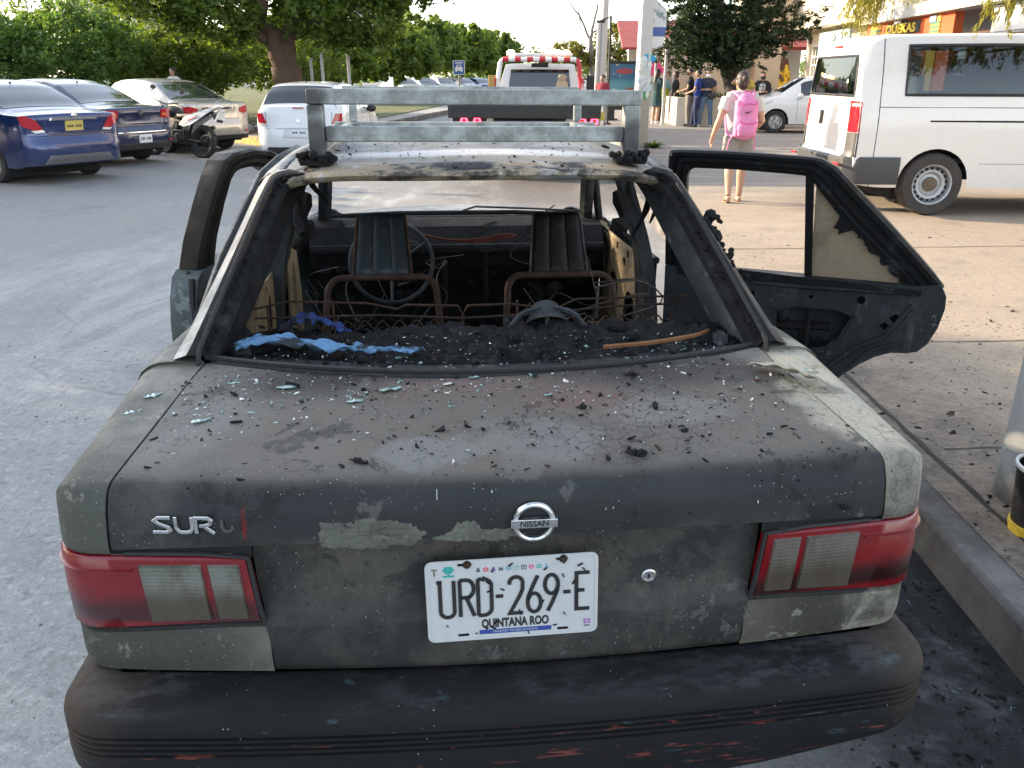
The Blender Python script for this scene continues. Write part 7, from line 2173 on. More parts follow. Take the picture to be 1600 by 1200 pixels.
BASEJ = dict(pelvis=(0, 0, .53), waist=(0, 0, .60), chest=(0, .0, .74), neck=(0, -.005, .83), head=(0, .012, .925), hipL=(-.052, 0, .515), hipR=(.052, 0, .515), kneeL=(-.058, .012, .285), kneeR=(.058, .012, .285),
    ankL=(-.062, -.01, .045), ankR=(.062, -.01, .045), shL=(-.108, -.005, .805), shR=(.108, -.005, .805), elL=(-.135, -.02, .63), elR=(.135, -.02, .63), wrL=(-.14, .03, .485), wrR=(.14, .03, .485), look=(0, 1, 0))
def person(label, loc, rz, H=1.7, j=None, skin_t=(.32, .19, .12), hair=('short', (.012, .010, .009)), shirt=('shirt', (.3, .3, .3), .55), lower=('trousers', (.05, .05, .06)), shoes=((.5, .5, .5), 'shoe'), mask=None, fat=1.0, vox=.014, group=None, female=False, pat=None, build=None):
 P = empty('person', loc, rz, label, 'person', group)
 J = {k: Vector(v) * (H if k != 'look' else 1) for k, v in {**BASEJ, **(j or {})}.items()}
 sk = skinmat(skin_t)
 F = fat * H
 body = MB()
 # legs
 for s_ in 'LR':
  h, k, a = J['hip' + s_], J['knee' + s_], J['ank' + s_]
  body.tube([h + V(0, 0, .02 * H), h.lerp(k, .3), h.lerp(k, .7), k, k.lerp(a, .25), k.lerp(a, .6), a], [.052 * F, .050 * F, .038 * F, .031 * F, .034 * F, .027 * F, .020 * F], 10)
  f = J.get('toe' + s_, a + V(0, .075 * H, -.030 * H)); hl = a + V(0, -.025 * H, -.028 * H)
  body.tube([hl, a + V(0, .015 * H, -.02 * H), a.lerp(f, .6) + V(0, 0, -.006 * H), f], [.018 * H, .022 * H, .020 * H, .013 * H], 8)
  sh, e, w = J['sh' + s_], J['el' + s_], J['wr' + s_]
  body.tube([sh, sh.lerp(e, .35), sh.lerp(e, .8), e, e.lerp(w, .3), e.lerp(w, .8), w], [.034 * F, .031 * F, .025 * F, .023 * F, .024 * F, .017 * F, .014 * F], 10)
  sgn = -1 if s_ == 'L' else 1
  hand(body, w, J.get('hd' + s_, w - e), -sgn, H / 1.72, j.get('curl', .5) if j else .5, J.get('pn' + s_))
 pel, wa, ch, nk, hd = J['pelvis'], J['waist'], J['chest'], J['neck'], J['head']
 sw = .096 if female else .098
 body.tube([pel + V(0, 0, -.03 * H), pel, wa, ch, ch.lerp(nk, .6), nk], [.085 * F, (.094 if female else .088) * F, (.078 if female else .082) * F, .098 * F, .088 * H, .036 * H], 14, squash=.66)
 body.tube([J['shL'], ch.lerp(nk, .75), J['shR']], [.034 * F, .045 * F, .034 * F], 10)
 body.tube([nk + V(0, 0, -.01 * H), nk.lerp(hd, .6)], [.034 * H, .032 * H], 10)
 lk = J['look'].normalized(); rt = lk.cross(V(0, 0, 1)).normalized(); up = rt.cross(lk)
 hm = Matrix((rt, lk, up)).transposed()
 body.ball(hd + up * .012 * H, (.046 * H, .056 * H, .062 * H), 16, 12, hm)
 body.ball(hd + lk * .014 * H - up * .030 * H, (.036 * H, .040 * H, .040 * H), 12, 10, hm)
 body.tube([hd + lk * .052 * H + up * .008 * H, hd + lk * .066 * H - up * .012 * H], [.006 * H, .010 * H], 6)
 for s_ in (-1, 1): body.ball(hd + rt * s_ * .047 * H - up * .003 * H, (.007 * H, .012 * H, .017 * H), 8, 6, hm)
 body.tube([hd + lk * .050 * H - up * .030 * H - rt * .014 * H, hd + lk * .055 * H - up * .030 * H, hd + lk * .050 * H - up * .030 * H + rt * .014 * H], .005 * H, 6)
 B = remesh(body, 'body', sk, P, vox * .75, 5)
 e = MB()
 for s_ in (-1, 1): e.ball(hd + lk * .0515 * H + rt * s_ * .019 * H + up * .008 * H, (.0075 * H, .005 * H, .0045 * H), 8, 6, hm)
 e.build('eyes', pm('eye_dark', (.02, .014, .012), .2), B)
 # hair
 st, hc = hair
 hmx = pm('hair_%d' % int(hc[0] * 1000), hc, .55, var=.4, ns=40, bump=.5, bs=50)
 hb = MB()
 hb.ball(hd - lk * .008 * H + up * .024 * H, (.051 * H, .058 * H, .056 * H), 16, 12, hm)
 if st != 'short':
  hb.ball(hd - lk * .022 * H - up * .005 * H, (.050 * H, .044 * H, .060 * H), 12, 10, hm)
 if st == 'bun':
  hb.ball(hd - lk * .060 * H + up * .020 * H, (.026 * H, .020 * H, .030 * H), 12, 10, hm); hb.tube([hd - lk * .062 * H + up * .02 * H, hd - lk * .066 * H - up * .035 * H], [.018 * H, .010 * H], 8)
 if st == 'long':
  hb.tube([hd - lk * .03 * H + up * .02 * H, hd - lk * .055 * H - up * .06 * H, hd - lk * .07 * H - up * .16 * H, hd - lk * .075 * H - up * .27 * H], [.052 * H, .058 * H, .050 * H, .022 * H], 10, squash=.6)
 hr = remesh(hb, 'hair', hmx, P, vox * .8, 3)
 if mask is not None:
  mk_ = MB(); mk_.grid(lambda u, v: hd + rt * .046 * H * math.sin((u - .5) * 2.6) + lk * (.020 + .044 * math.cos((u - .5) * 2.6)) * H + up * lerp(-.058, -.004, v) * H + lk * .007 * H * math.sin(PI * v) * math.cos((u - .5) * 2.6), 12, 6)
  o = mk_.build('face_mask', pm('mask_%d' % int(mask[0] * 100), mask, .8), P); solidify(o, .003)
 # shirt
 nm, sc, sl = shirt
 sb = MB()
 hem = pel + V(0, 0, -.02 * H) if lower[0] != 'dress' else pel
 sb.tube([hem, pel + V(0, 0, .02 * H), wa, ch, ch.lerp(nk, .6), ch.lerp(nk, .93)], [.100 * F, .101 * F, .092 * F, .108 * F, .094 * H, .050 * H], 16, squash=.72)
 sb.tube([J['shL'], ch.lerp(nk, .74), J['shR']], [.043 * F, .052 * F, .043 * F], 10)
 for s_ in 'LR':
  sh, e, w = J['sh' + s_], J['el' + s_], J['wr' + s_]
  if sl <= 1: sb.tube([sh + V(0, 0, .004 * H), sh.lerp(e, sl * .5), sh.lerp(e, sl)], [.044 * F, .042 * F, .040 * F], 10)
  else: sb.tube([sh, sh.lerp(e, .5), e, e.lerp(w, sl - 1)], [.044 * F, .040 * F, .034 * F, .026 * F], 10)
 remesh(sb, nm, cloth('cloth_%s_%d_%d' % (nm, int(sc[0] * 100), int(sc[2] * 100)), sc, pat if lower[0] == 'dress' else None), P, vox, 4)
 # lower wear
 lb = MB(); lk_, lc = lower
 if lk_ == 'dress':
  lb.tube([wa, pel, pel + V(0, 0, -.10 * H), pel + V(0, 0, -.21 * H)], [.090 * F, .105 * F, .112 * F, .122 * F], 16, squash=.78)
 else:
  lb.tube([pel + V(0, 0, .03 * H), pel + V(0, 0, -.04 * H)], [.097 * F, .098 * F], 14, squash=.74)
  for s_ in 'LR':
   h, k, a = J['hip' + s_], J['knee' + s_], J['ank' + s_]
   if lk_ == 'shorts': lb.tube([h, h.lerp(k, .4), h.lerp(k, .72)], [.062 * F, .064 * F, .066 * F], 12)
   else: lb.tube([h, h.lerp(k, .4), k, k.lerp(a, .4), a + V(0, 0, -.008 * H)], [.060 * F, .054 * F, .042 * F, .040 * F, .036 * F], 12)
 remesh(lb, lk_, cloth('cloth_%s_%d_%d' % (lk_, int(lc[0] * 100), int(lc[2] * 100)), lc, pat), P, vox, 4)
 for s_ in 'LR':
  a = J['ank' + s_]; f = J.get('toe' + s_, a + V(0, .075 * H, -.030 * H)); hl = a + V(0, -.028 * H, -.026 * H)
  fm = MB(); smx = pm('shoe_%d' % int(shoes[0][0] * 100), shoes[0], .6)
  if shoes[1] == 'sandal':
   dn = V(0, 0, -.022 * H)
   fm.rows([[p + (f - hl).cross(V(0, 0, 1)).normalized() * w_ + V(0, 0, z_) for w_, z_ in ((-.026 * H * q, 0), (.026 * H * q, 0), (.026 * H * q, -.012), (-.026 * H * q, -.012))] for p, q in ((hl + V(0, 0, -.016 * H), .7), (hl.lerp(f, .3) + V(0, 0, -.018 * H), .85), (hl.lerp(f, .75) + V(0, 0, -.014 * H), 1.1), (f + V(0, .012, -.006 * H), .7))], closed=True, cap=True)
   c_ = hl.lerp(f, .62)
   fm.tube([c_ + V(-.028 * H, 0, -.012 * H), c_ + V(-.015 * H, .0, .016 * H), c_ + V(.015 * H, 0, .016 * H), c_ + V(.028 * H, 0, -.012 * H)], .006, 6)
  else:
   fm.tube([hl, a + V(0, .012 * H, -.018 * H), a.lerp(f, .6) + V(0, 0, -.008 * H), f + V(0, .006 * H, 0)], [.022 * H, .027 * H, .025 * H, .016 * H], 10)
  fm.build('shoe', smx, P)
 if build: build(P, J, H, hm)
 return P
Zp = .15
# woman with the pink backpack, walking away
W_ = person('woman in white t-shirt and grey shorts with a pink backpack, walking away', (2.70, 10.45, Zp), R(4), 1.50,
   dict(kneeL=(-.060, -.012, .285), ankL=(-.068, -.075, .060), toeL=(-.072, -.005, .018), kneeR=(.058, .03, .290), ankR=(.050, .018, .045), shL=(-.118, -.002, .80), shR=(.118, -.002, .80),
     elL=(-.178, -.035, .645), wrL=(-.215, .0, .505), hdL=(-.10, .10, -1), elR=(.165, -.03, .635), wrR=(.150, .10, .56), hdR=(-.2, 1, -.2), look=(-.12, 1, -.02), neck=(0, .005, .835), head=(-.008, .012, .925)),
   (.46, .27, .18), ('bun', (.030, .017, .011)), ('t_shirt', (.60, .58, .54), .60), ('shorts', (.30, .27, .24)), ((.28, .20, .12), 'sandal'), None, 1.13, .009, female=True)
BP_ = empty('backpack', (2.70, 10.45, Zp), R(4), 'pink backpack with a black swoosh worn by the walking woman', 'backpack')
mpk = MT('pink_fabric'); n = mpk.noise(12, 6); mpk.set(col=mpk.mix(n, (.60, .17, .36), (.72, .26, .46)), rough=.7, nrm=mpk.bump(mpk.noise(30, 5), .35, .008))
m_pkd = pm('pink_webbing', (.55, .06, .25), .7)
bp = MB()
for z0, r_, y_ in ((.80, (.125, .060, .06), -.165), (.93, (.150, .085, .16), -.185), (1.07, (.145, .080, .16), -.180), (1.20, (.105, .060, .07), -.155)): bp.ball((.004, y_, z0), r_, 18, 12)
bp.box((.004, -.17, .98), (.26, .10, .40))
b0 = remesh(bp, 'bag_body', mpk.mat, BP_, .012, 8)
bp = MB(); bp.ball((.004, -.245, .87), (.118, .050, .095), 18, 12); bp.box((.004, -.235, .86), (.20, .05, .14)); remesh(bp, 'front_pocket', mpk.mat, BP_, .010, 6)
bp = MB(); bp.tube([V(-.10, -.285, .945), V(-.05, -.297, .93), V(.05, -.297, .93), V(.11, -.282, .945)], .006, 6); bp.tube([V(-.05, -.15, 1.25), V(-.03, -.17, 1.28), V(.035, -.17, 1.28), V(.055, -.15, 1.25)], .009, 6)
bp.tube(spline([V(-.13, -.16, 1.18), V(-.075, -.255, 1.14), V(.0, -.272, 1.15), V(.08, -.255, 1.14), V(.135, -.16, 1.18)], 14), .005, 6)
bp.build('zip_and_handle', m_pkd, BP_)
bp = MB()
for s_ in (-1, 1):
 bp.tube(spline([V(s_ * .085, -.14, 1.22), V(s_ * .125, -.03, 1.275), V(s_ * .135, .09, 1.20), V(s_ * .155, .08, 1.0), V(s_ * .165, -.05, .82), V(s_ * .12, -.14, .78)], 18), .017, 8)
 bp.tube([V(s_ * .12, -.16, .80), V(s_ * .16, -.13, .72), V(s_ * .165, -.10, .62)], .008, 6)
bp.build('shoulder_strap', mpk.mat, BP_)
bp = MB()
sw_ = [(-.045, .000), (-.035, -.012), (-.018, -.014), (.0, -.008), (.045, .020), (.0, .002), (-.018, -.004), (-.028, -.001), (-.030, .010)]
bp.prism([(a, b) for a, b in sw_], lambda a, b, d: V(.01 + a, -.266 - d + .6 * a * a, 1.055 + b), 0, .006)
bp.build('swoosh', M_SEAM, BP_, smooth=False)
GW = 'people waiting by the planter'
person('woman with long dark hair in a teal checked dress and white shoes', (4.66, 28.9, Zp), R(-60), 1.68, dict(elL=(-.13, .05, .65), wrL=(-.06, .12, .70), elR=(.13, .05, .65), wrR=(.06, .12, .70)), (.36, .21, .14), ('long', (.014, .010, .009)), ('top', (.015, .065, .075), .8), ('dress', (.015, .075, .085)), ((.65, .65, .65), 'shoe'), (.25, .5, .6), 1.05, .02, GW, True, pat=(.01, .02, .03))
person('person in lime green tabard and light blue sleeves behind the signpost', (5.0, 29.6, Zp), R(-20), 1.58, dict(elR=(.13, .05, .65), wrR=(.08, .13, .66)), (.36, .21, .14), ('short', (.012, .010, .009)), ('top', (.25, .50, .55), 1.5), ('trousers', (.03, .03, .04)), ((.05, .05, .05), 'shoe'), None, 1.0, .022, GW,
  build=lambda P, J, H, hm: remesh((lambda b: b.tube([J['pelvis'] + V(0, 0, -.12), J['waist'], J['chest'] + V(0, 0, -.08)], [.2, .185, .185], 14, squash=.75))(MB()), 'tabard', cloth('lime', (.42, .50, .04)), P, .025, 4))
person('woman in a black dress with short dark hair, facing left', (5.25, 28.8, Zp), R(75), 1.62, None, (.36, .21, .14), ('bob', (.016, .011, .010)), ('top', (.012, .012, .014), 1.2), ('dress', (.012, .012, .014)), ((.03, .03, .03), 'shoe'), (.6, .6, .6), 1.0, .022, GW, True)
person('dark haired person half hidden behind the white pole and dress', (4.35, 29.8, Zp), R(170), 1.66, None, (.36, .21, .14), ('short', (.012, .010, .009)), ('shirt', (.02, .02, .025), .9), ('trousers', (.03, .03, .04)), ((.4, .4, .4), 'shoe'), (.6, .6, .62), 1.0, .024, GW)
person('man in a black shirt and grey trousers leaning at the planter, facing left', (5.42, 27.35, Zp), R(80), 1.72, dict(elR=(.13, .04, .64), wrR=(.06, .16, .62), elL=(-.13, .04, .64), wrL=(-.05, .17, .60)), (.30, .18, .11), ('short', (.012, .010, .009)), ('shirt', (.012, .012, .014), .6), ('trousers', (.22, .20, .17)), ((.03, .03, .03), 'shoe'), (.02, .02, .02), 1.0, .02, GW)
person('man in a bright blue shirt and navy trousers with hands held forward', (5.60, 26.95, Zp), R(72), 1.66, dict(elR=(.13, .05, .64), wrR=(.06, .17, .61), elL=(-.13, .05, .64), wrL=(-.05, .18, .59), kneeR=(.05, .06, .285), ankR=(.04, .075, .045)), (.30, .18, .11), ('short', (.012, .010, .009)), ('shirt', (.012, .035, .22), .6), ('trousers', (.012, .022, .075)), ((.02, .02, .02), 'shoe'), None, 1.02, .02, GW)
def bag(P, J, H, hm):
 b = MB(); b.ball((-.09 * H, .10 * H, .555 * H), (.085 * H, .035 * H, .062 * H), 12, 8); b.tube([V(-.15 * H, .08 * H, .58 * H), V(-.02 * H, .10 * H, .80 * H), V(.07 * H, .0, .83 * H)], .012, 6); b.build('shoulder_bag', M_PLASTIC, P)
person('man in navy t-shirt and blue jeans with white mask, facing the camera', (5.86, 26.9, Zp), R(172), 1.66, dict(hipL=(-.055, 0, .515), kneeL=(-.085, .01, .285), ankL=(-.105, -.01, .045), kneeR=(.085, .01, .285), ankR=(.105, -.01, .045), elL=(-.16, .0, .645), wrL=(-.03, .13, .655), hdL=(1, .2, .1), elR=(.16, .0, .645), wrR=(.03, .14, .66), hdR=(-1, .2, .1)), (.33, .2, .13), ('short', (.012, .010, .009)), ('shirt', (.018, .03, .065), .55), ('trousers', (.09, .15, .24)), ((.4, .4, .42), 'shoe'), (.62, .63, .66), 1.05, .018, GW, build=bag)
def camk(P, J, H, hm):
 b = MB(); b.box((.045 * H, .13 * H, .945 * H), (.12, .08, .08)); b.tube([V(.045 * H, .15 * H, .945 * H), V(.045 * H, .21 * H, .945 * H)], .035, 10); b.build('camera', M_PLASTIC, P)
 b = MB(); b.tube([V(.10 * H, .02 * H, .80 * H), V(.05 * H, .085 * H, .70 * H), V(-.02 * H, .09 * H, .62 * H)], .016, 6); b.build('strap', pm('pink_strap', (.65, .06, .14), .6), P)
person('photographer in a yellow shirt and mask raising a camera', (6.28, 24.3, Zp), R(178), 1.66, dict(elR=(.20, .06, .77), wrR=(.085, .10, .90), hdR=(-.6, .2, .6), elL=(-.17, .06, .66), wrL=(-.04, .14, .66)), (.36, .22, .14), ('bob', (.015, .011, .009)), ('shirt', (.50, .36, .06), .7), ('trousers', (.02, .025, .06)), ((.3, .3, .3), 'shoe'), (.62, .63, .64), 1.08, .018, GW, True, build=camk)
person('person in black jacket and patterned top with a black mask by the white car', (7.15, 25.6, Zp), R(170), 1.60, dict(elR=(.14, .03, .65), wrR=(.05, .13, .66), elL=(-.14, .03, .65), wrL=(-.05, .13, .66)), (.34, .2, .13), ('bob', (.014, .011, .009)), ('jacket', (.014, .014, .016), 1.7), ('trousers', (.03, .03, .035)), ((.3, .3, .3), 'shoe'), (.015, .015, .016), 1.0, .02, GW, True,
  build=lambda P, J, H, hm: remesh((lambda b: b.ball(J['chest'] + V(0, .062 * H, -.02 * H), (.10, .055, .16), 12, 10))(MB()), 'patterned_top', cloth('patt', (.45, .45, .43), (.08, .08, .08)), P, .02, 3))
person('person in a red top seen beyond the roof rack near the lamp post', (2.75, 27.5, Zp), R(150), 1.5, None, (.33, .2, .13), ('short', (.014, .011, .009)), ('shirt', (.28, .03, .05), .8), ('trousers', (.30, .32, .36)), ((.3, .3, .3), 'shoe'), None, 1.0, .024, GW)
person('dark haired woman in white standing beyond the champagne saloon', (-10.1, 26.5, .17), R(160), 1.62, None, (.36, .22, .15), ('long', (.014, .010, .009)), ('shirt', (.62, .62, .62), .8), ('trousers', (.10, .12, .16)), ((.3, .3, .3), 'shoe'), None, 1.0, .022, None, True)
# ================================================================== TREES AND PLANTS
def m_leaf(name, c1, c2, trans=.45, tint=(1.5, 1.35, .5)):
 if name in MATS: return MATS[name]
 m = MT(name)
 g = m.n('ShaderNodeNewGeometry')
 n = m.noise(.9, 4)
 f = m.math('ADD', m.math('MULTIPLY', g.outputs['Random Per Island'], .6), m.math('MULTIPLY', n, .5))
 col = m.mix(f, c1, c2)
 m.set(col=col, rough=.55, spec=.35)
 tr = m.n('ShaderNodeBsdfTranslucent')
 tc = m.n('ShaderNodeMix', data_type='RGBA', blend_type='MULTIPLY'); tc.inputs[0].default_value = 1
 m.l(col, tc.inputs[6]); tc.inputs[7].default_value = (*tint, 1)
 m.l(tc.outputs[2], tr.inputs[0])
 mx = m.n('ShaderNodeMixShader'); mx.inputs[0].default_value = trans
 m.l(m.b.outputs[0], mx.inputs[1]); m.l(tr.outputs[0], mx.inputs[2]); m.l(mx.outputs[0], m.out.inputs[0])
 MATS[name] = m.mat
 return m.mat
LEAF_BROAD = m_leaf('leaf_broad', (.042, .085, .018), (.135, .195, .038), .5)
LEAF_DARK = m_leaf('leaf_dark', (.012, .030, .014), (.035, .065, .026), .25)
LEAF_MID = m_leaf('leaf_mid', (.062, .118, .030), (.17, .24, .060), .5)
LEAF_YEL = m_leaf('leaf_yellow', (.085, .095, .018), (.17, .17, .035), .5)
LEAF_SPIKE = m_leaf('leaf_spike', (.03, .06, .022), (.08, .12, .045), .25)
def m_bark(name, c):
 m = MT(name); n = m.noise(7, 9, .7, m.co((2.5, 2.5, .5)))
 m.set(col=m.mix(n, tuple(k * .5 for k in c), tuple(k * 1.3 for k in c)), rough=.9, nrm=m.bump(n, .8, .03)); return m.mat
BARK = m_bark('bark', (.115, .075, .05)); BARKG = m_bark('bark_grey', (.19, .175, .16)); BARKD = m_bark('bark_dark', (.05, .042, .036))
def leaves(name, centres, mat, parent, size, seed, aspect=.55, droop=0.0, shape='leaf'):
 """centres: (N,3) leaf positions, optional direction field; every leaf is a small bent blade"""
 rng = np.random.default_rng(seed)
 n = len(centres)
 c = np.asarray(centres, float)
 d = rng.normal(size=(n, 3)); d[:, 2] = d[:, 2] * .6 - droop
 d /= np.linalg.norm(d, axis=1)[:, None]
 r = rng.normal(size=(n, 3)); s = np.cross(d, r); s /= np.linalg.norm(s, axis=1)[:, None]
 L = (size * rng.uniform(.6, 1.4, n))[:, None]; Wd = L * aspect
 a = c - d * L * .5; b = c + d * L * .5
 m1 = c + s * Wd * .5; m2 = c - s * Wd * .5
 v = np.stack([a, m1, b, m2], 1).reshape(-1, 3)
 me = bpy.data.meshes.new(name)
 me.vertices.add(n * 4); me.vertices.foreach_set('co', v.ravel().astype(np.float32))
 me.loops.add(n * 4); me.loops.foreach_set('vertex_index', np.arange(n * 4, dtype=np.int32))
 me.polygons.add(n); me.polygons.foreach_set('loop_start', np.arange(0, n * 4, 4, dtype=np.int32))
 me.update(calc_edges=True); me.materials.append(mat)
 o = bpy.data.objects.new(name, me); COL.objects.link(o); o.parent = parent
 return o
def cloud(rng, blobs, n, shell=.55):
 """leaf positions gathered in twig clumps inside ellipsoid blobs (centre, radii)"""
 vol = np.array([b[1][0] * b[1][1] * b[1][2] for b in blobs]) ** .75; vol /= vol.sum()
 out = []
 for (c, r), f in zip(blobs, vol):
  k = int(n * f); nt = max(4, k // 26)
  u = rng.normal(size=(nt, 3)); u /= np.linalg.norm(u, axis=1)[:, None]
  rad = (shell + (1 - shell) * rng.random(nt)) ** .7
  rad *= 1 + .22 * np.sin(u[:, 0] * 5 + u[:, 2] * 4 + c[0]) * np.cos(u[:, 1] * 4 + c[1])
  tw = np.array(c) + u * rad[:, None] * np.array(r)
  idx = rng.integers(0, nt, k)
  out.append(tw[idx] + rng.normal(size=(k, 3)) * min(r) * .13)
 return np.concatenate(out)
def branch(mb, a, b, r0, r1, rng, wob=.08, n=7):
 a, b = Vector(a), Vector(b); L = (b - a).length
 pts = [a.lerp(b, k / (n - 1)) + Vector(rng.normal(size=3)) * L * wob * math.sin(PI * k / (n - 1)) * .6 for k in range(n)]
 mb.tube(pts, [lerp(r0, r1, k / (n - 1)) for k in range(n)], 8)
 return pts
def tree(name, loc, label, trunk, limbs, blobs, n, size, mat, bark, seed, group=None, cat='tree', aspect=.55, droop=.1, shell=.45):
 """trunk: list of (point, radius); limbs: (start, end, r0, r1); all relative to the foot"""
 T = empty(name, loc, 0, label, cat, group)
 rng = np.random.default_rng(seed)
 mb = MB(); mb.tube(spline([p for p, r in trunk], 14), [float(np.interp(k / 13 * (len(trunk) - 1), range(len(trunk)), [r for p, r in trunk])) for k in range(14)], 14)
 for a, b, r0, r1 in limbs: branch(mb, a, b, r0, r1, rng)
 for c, r in blobs:
  e = trunk[-1][0]
  if not limbs: branch(mb, e, c, trunk[-1][1] * .6, .02, rng)
 mb.build('trunk', bark, T, angle=60)
 leaves('crown', cloud(rng, blobs, n, shell), mat, T, size, seed + 1, aspect, droop)
 return T
# big street tree on the left island
def ell(x, y, z, a, b, c): return ((x, y, z), (a, b, c))
tree('street_tree', (-7.1, 27.9, .14), 'large broad leaved tree with a thick forked trunk on the planted island', [(V(.0, 0, -.05), .72), (V(.02, 0, .35), .50), (V(.05, 0, 1.0), .44), (V(.02, 0, 1.7), .47)],
  [(V(.0, 0, 1.6), V(-.9, -.3, 4.4), .34, .16), (V(.1, 0, 1.6), V(.75, .3, 4.6), .30, .15), (V(-.3, 0, 2.4), V(-3.2, -1.2, 3.9), .18, .05), (V(.3, 0, 2.6), V(3.0, -.6, 3.6), .17, .05), (V(-.9, -.3, 4.2), V(-2.5, 1, 6.5), .16, .05), (V(.7, .3, 4.4), V(2.2, .5, 6.8), .15, .05), (V(.1, .2, 3.0), V(.5, 2.2, 4.5), .12, .04)],
  [ell(-3.2, -1.0, 3.6, 1.7, 1.7, .85), ell(-1.6, -.8, 3.1, 1.6, 1.5, .9), ell(.2, .9, 3.7, 1.6, 1.4, .9), ell(1.5, -.4, 3.0, 1.3, 1.4, .75), ell(2.6, -.6, 3.0, 1.3, 1.2, .95), ell(3.6, -.3, 3.9, 1.4, 1.3, .7), ell(4.6, 0, 4.5, 1.1, 1.1, .55), ell(-1.2, 0, 5.2, 2.4, 2.0, 1.4), ell(2.0, .2, 5.4, 2.4, 2.0, 1.3), ell(0, 0, 7.2, 2.6, 2.2, 1.5), ell(-3.6, 0, 5.0, 1.8, 1.6, 1.2), ell(2.2, -1.0, 2.4, .8, .8, .45), ell(-4.2, -.8, 3.9, 1.0, 1.0, .6)],
  52000, .18, LEAF_BROAD, BARK, 11, droop=.25)
# clipped looking dark trees behind the parked cars
LG = 'dark leafy trees behind the parked cars'
for k, (x, y, h, w, lb) in enumerate([(-17.6, 27.5, 2.5, 2.6, 'dark feathery tree at the left edge behind the blue saloon'), (-14.2, 28.6, 2.45, 2.4, 'dark spreading tree behind the navy saloon, second from the left edge'), (-11.4, 30.5, 2.05, 2.2, 'lower dark tree behind the champagne saloon roof'), (-18.5, 34, 3.6, 3.4, 'taller tree at the back of the left trees'), (-13.2, 36, 3.5, 3.2, 'taller back tree showing left of the big street tree'), (-9.3, 37, 2.2, 2.4, 'tree in the gap between champagne saloon and big trunk')]):
 tree('hedge_tree', (x, y, .1), lb, [(V(0, 0, -.05), .16), (V(.1, 0, .6), .13), (V(.25, 0, 1.1), .11)], [], [ell(0, 0, h, w, 1.9, h * .42), ell(-w * .55, -.3, h * .85, w * .55, 1.3, h * .34), ell(w * .6, -.2, h * .8, w * .55, 1.3, h * .32), ell(.3, .2, h * 1.25, w * .6, 1.2, h * .22), ell(0, -.6, h * .55, w * .8, 1.0, h * .26)], 17000 if k < 3 else 10000, .17, LEAF_MID if k not in (0, 1) else m_leaf('leaf_feather', (.050, .12, .036), (.14, .23, .065), .45), BARKD, 30 + k, LG, droop=.1, aspect=.4)
MG = 'round trees along the far median'
for k, (x, y, h, w, lb) in enumerate([(-9.6, 48, 2.5, 2.5, 'nearest round median tree, right of the big trunk'), (-7.4, 56, 3.0, 2.8, 'second round median tree, left of the parking sign'), (-7.0, 68, 4.0, 3.4, 'tallest round median tree behind the parking sign'), (-4.6, 80, 4.0, 3.4, 'round median tree right of the parking sign'), (-2.6, 98, 4.2, 3.8, 'farthest round median tree beside the tow truck cab'), (-13.5, 50, 3.1, 3.0, 'round median tree behind the big street tree')]):
 tree('median_tree', (x, y, .14), lb, [(V(0, 0, -.05), .2), (V(0, 0, .8), .16), (V(0, 0, 1.4), .14)], [], [ell(0, 0, h, w, w * .8, h * .38), ell(-w * .5, -.8, h * .72, w * .6, w * .5, h * .26), ell(w * .5, -.8, h * .75, w * .6, w * .5, h * .27), ell(.2, 0, h * 1.25, w * .6, w * .5, h * .2), ell(0, -1.2, h * .6, w * .7, w * .4, h * .22)], 9000, .22 + .002 * y, LEAF_MID, BARKD, 60 + k, MG, aspect=.6)
tag(leaves('far_wood', cloud(np.random.default_rng(5), [ell(x_, 135 + 10 * math.sin(x_), 2.6 + .8 * math.sin(x_ * .7), 5, 3, 2.6) for x_ in range(-62, 46, 5)], 16000, .3), LEAF_MID, None, .55, 3), 'pale green wood closing the street far away', kind='stuff')
# light trees beyond the truck
RG = 'thin yellow green trees beyond the tow truck'
tree('thin_tree', (4.4, 52, .15), 'bare topped thin tree with yellow green lower crown right of the tow truck', [(V(.3, 0, -.05), .17), (V(.15, 0, 1.5), .14), (V(0, 0, 3.6), .11)], [(V(0, 0, 3.4), V(-1.5, 0, 5.7), .08, .02), (V(0, 0, 3.4), V(.35, 0, 5.3), .09, .05), (V(-.6, 0, 4.3), V(-.9, 0, 5.9), .04, .01), (V(.1, 0, 3.8), V(1.2, 0, 4.6), .05, .01), (V(0, 0, 2.5), V(-1.4, .2, 3.1), .06, .015)], [ell(-1.1, .2, 2.9, 1.0, 1.1, .55), ell(-.7, .2, 2.3, 1.2, 1.0, .55), ell(.3, .4, 2.5, .7, .8, .5)], 3400, .16, LEAF_YEL, BARKG, 81, RG, shell=.3)
tree('thin_tree', (6.6, 58, .15), 'sparse sunlit tree between utility pole and white pole', [(V(0, 0, -.05), .14), (V(0, 0, 1.5), .12), (V(.1, 0, 2.6), .09)], [], [ell(0, 0, 3.6, 1.9, 1.4, .9), ell(-.9, 0, 2.7, 1.2, 1.0, .7), ell(1.0, 0, 2.6, 1.3, 1.0, .8), ell(.3, 0, 4.3, 1.1, 1.0, .5)], 5200, .17, LEAF_YEL, BARKG, 82, RG, shell=.3)
tree('thin_tree', (2.6, 64, .15), 'pale low tree directly behind the tow truck beacons', [(V(0, 0, -.05), .12), (V(0, 0, 1.8), .10)], [], [ell(0, 0, 2.6, 1.2, 1.2, .8), ell(.9, 0, 3.1, 1.0, 1.0, .6)], 2200, .18, LEAF_YEL, BARKG, 83, RG, shell=.3)
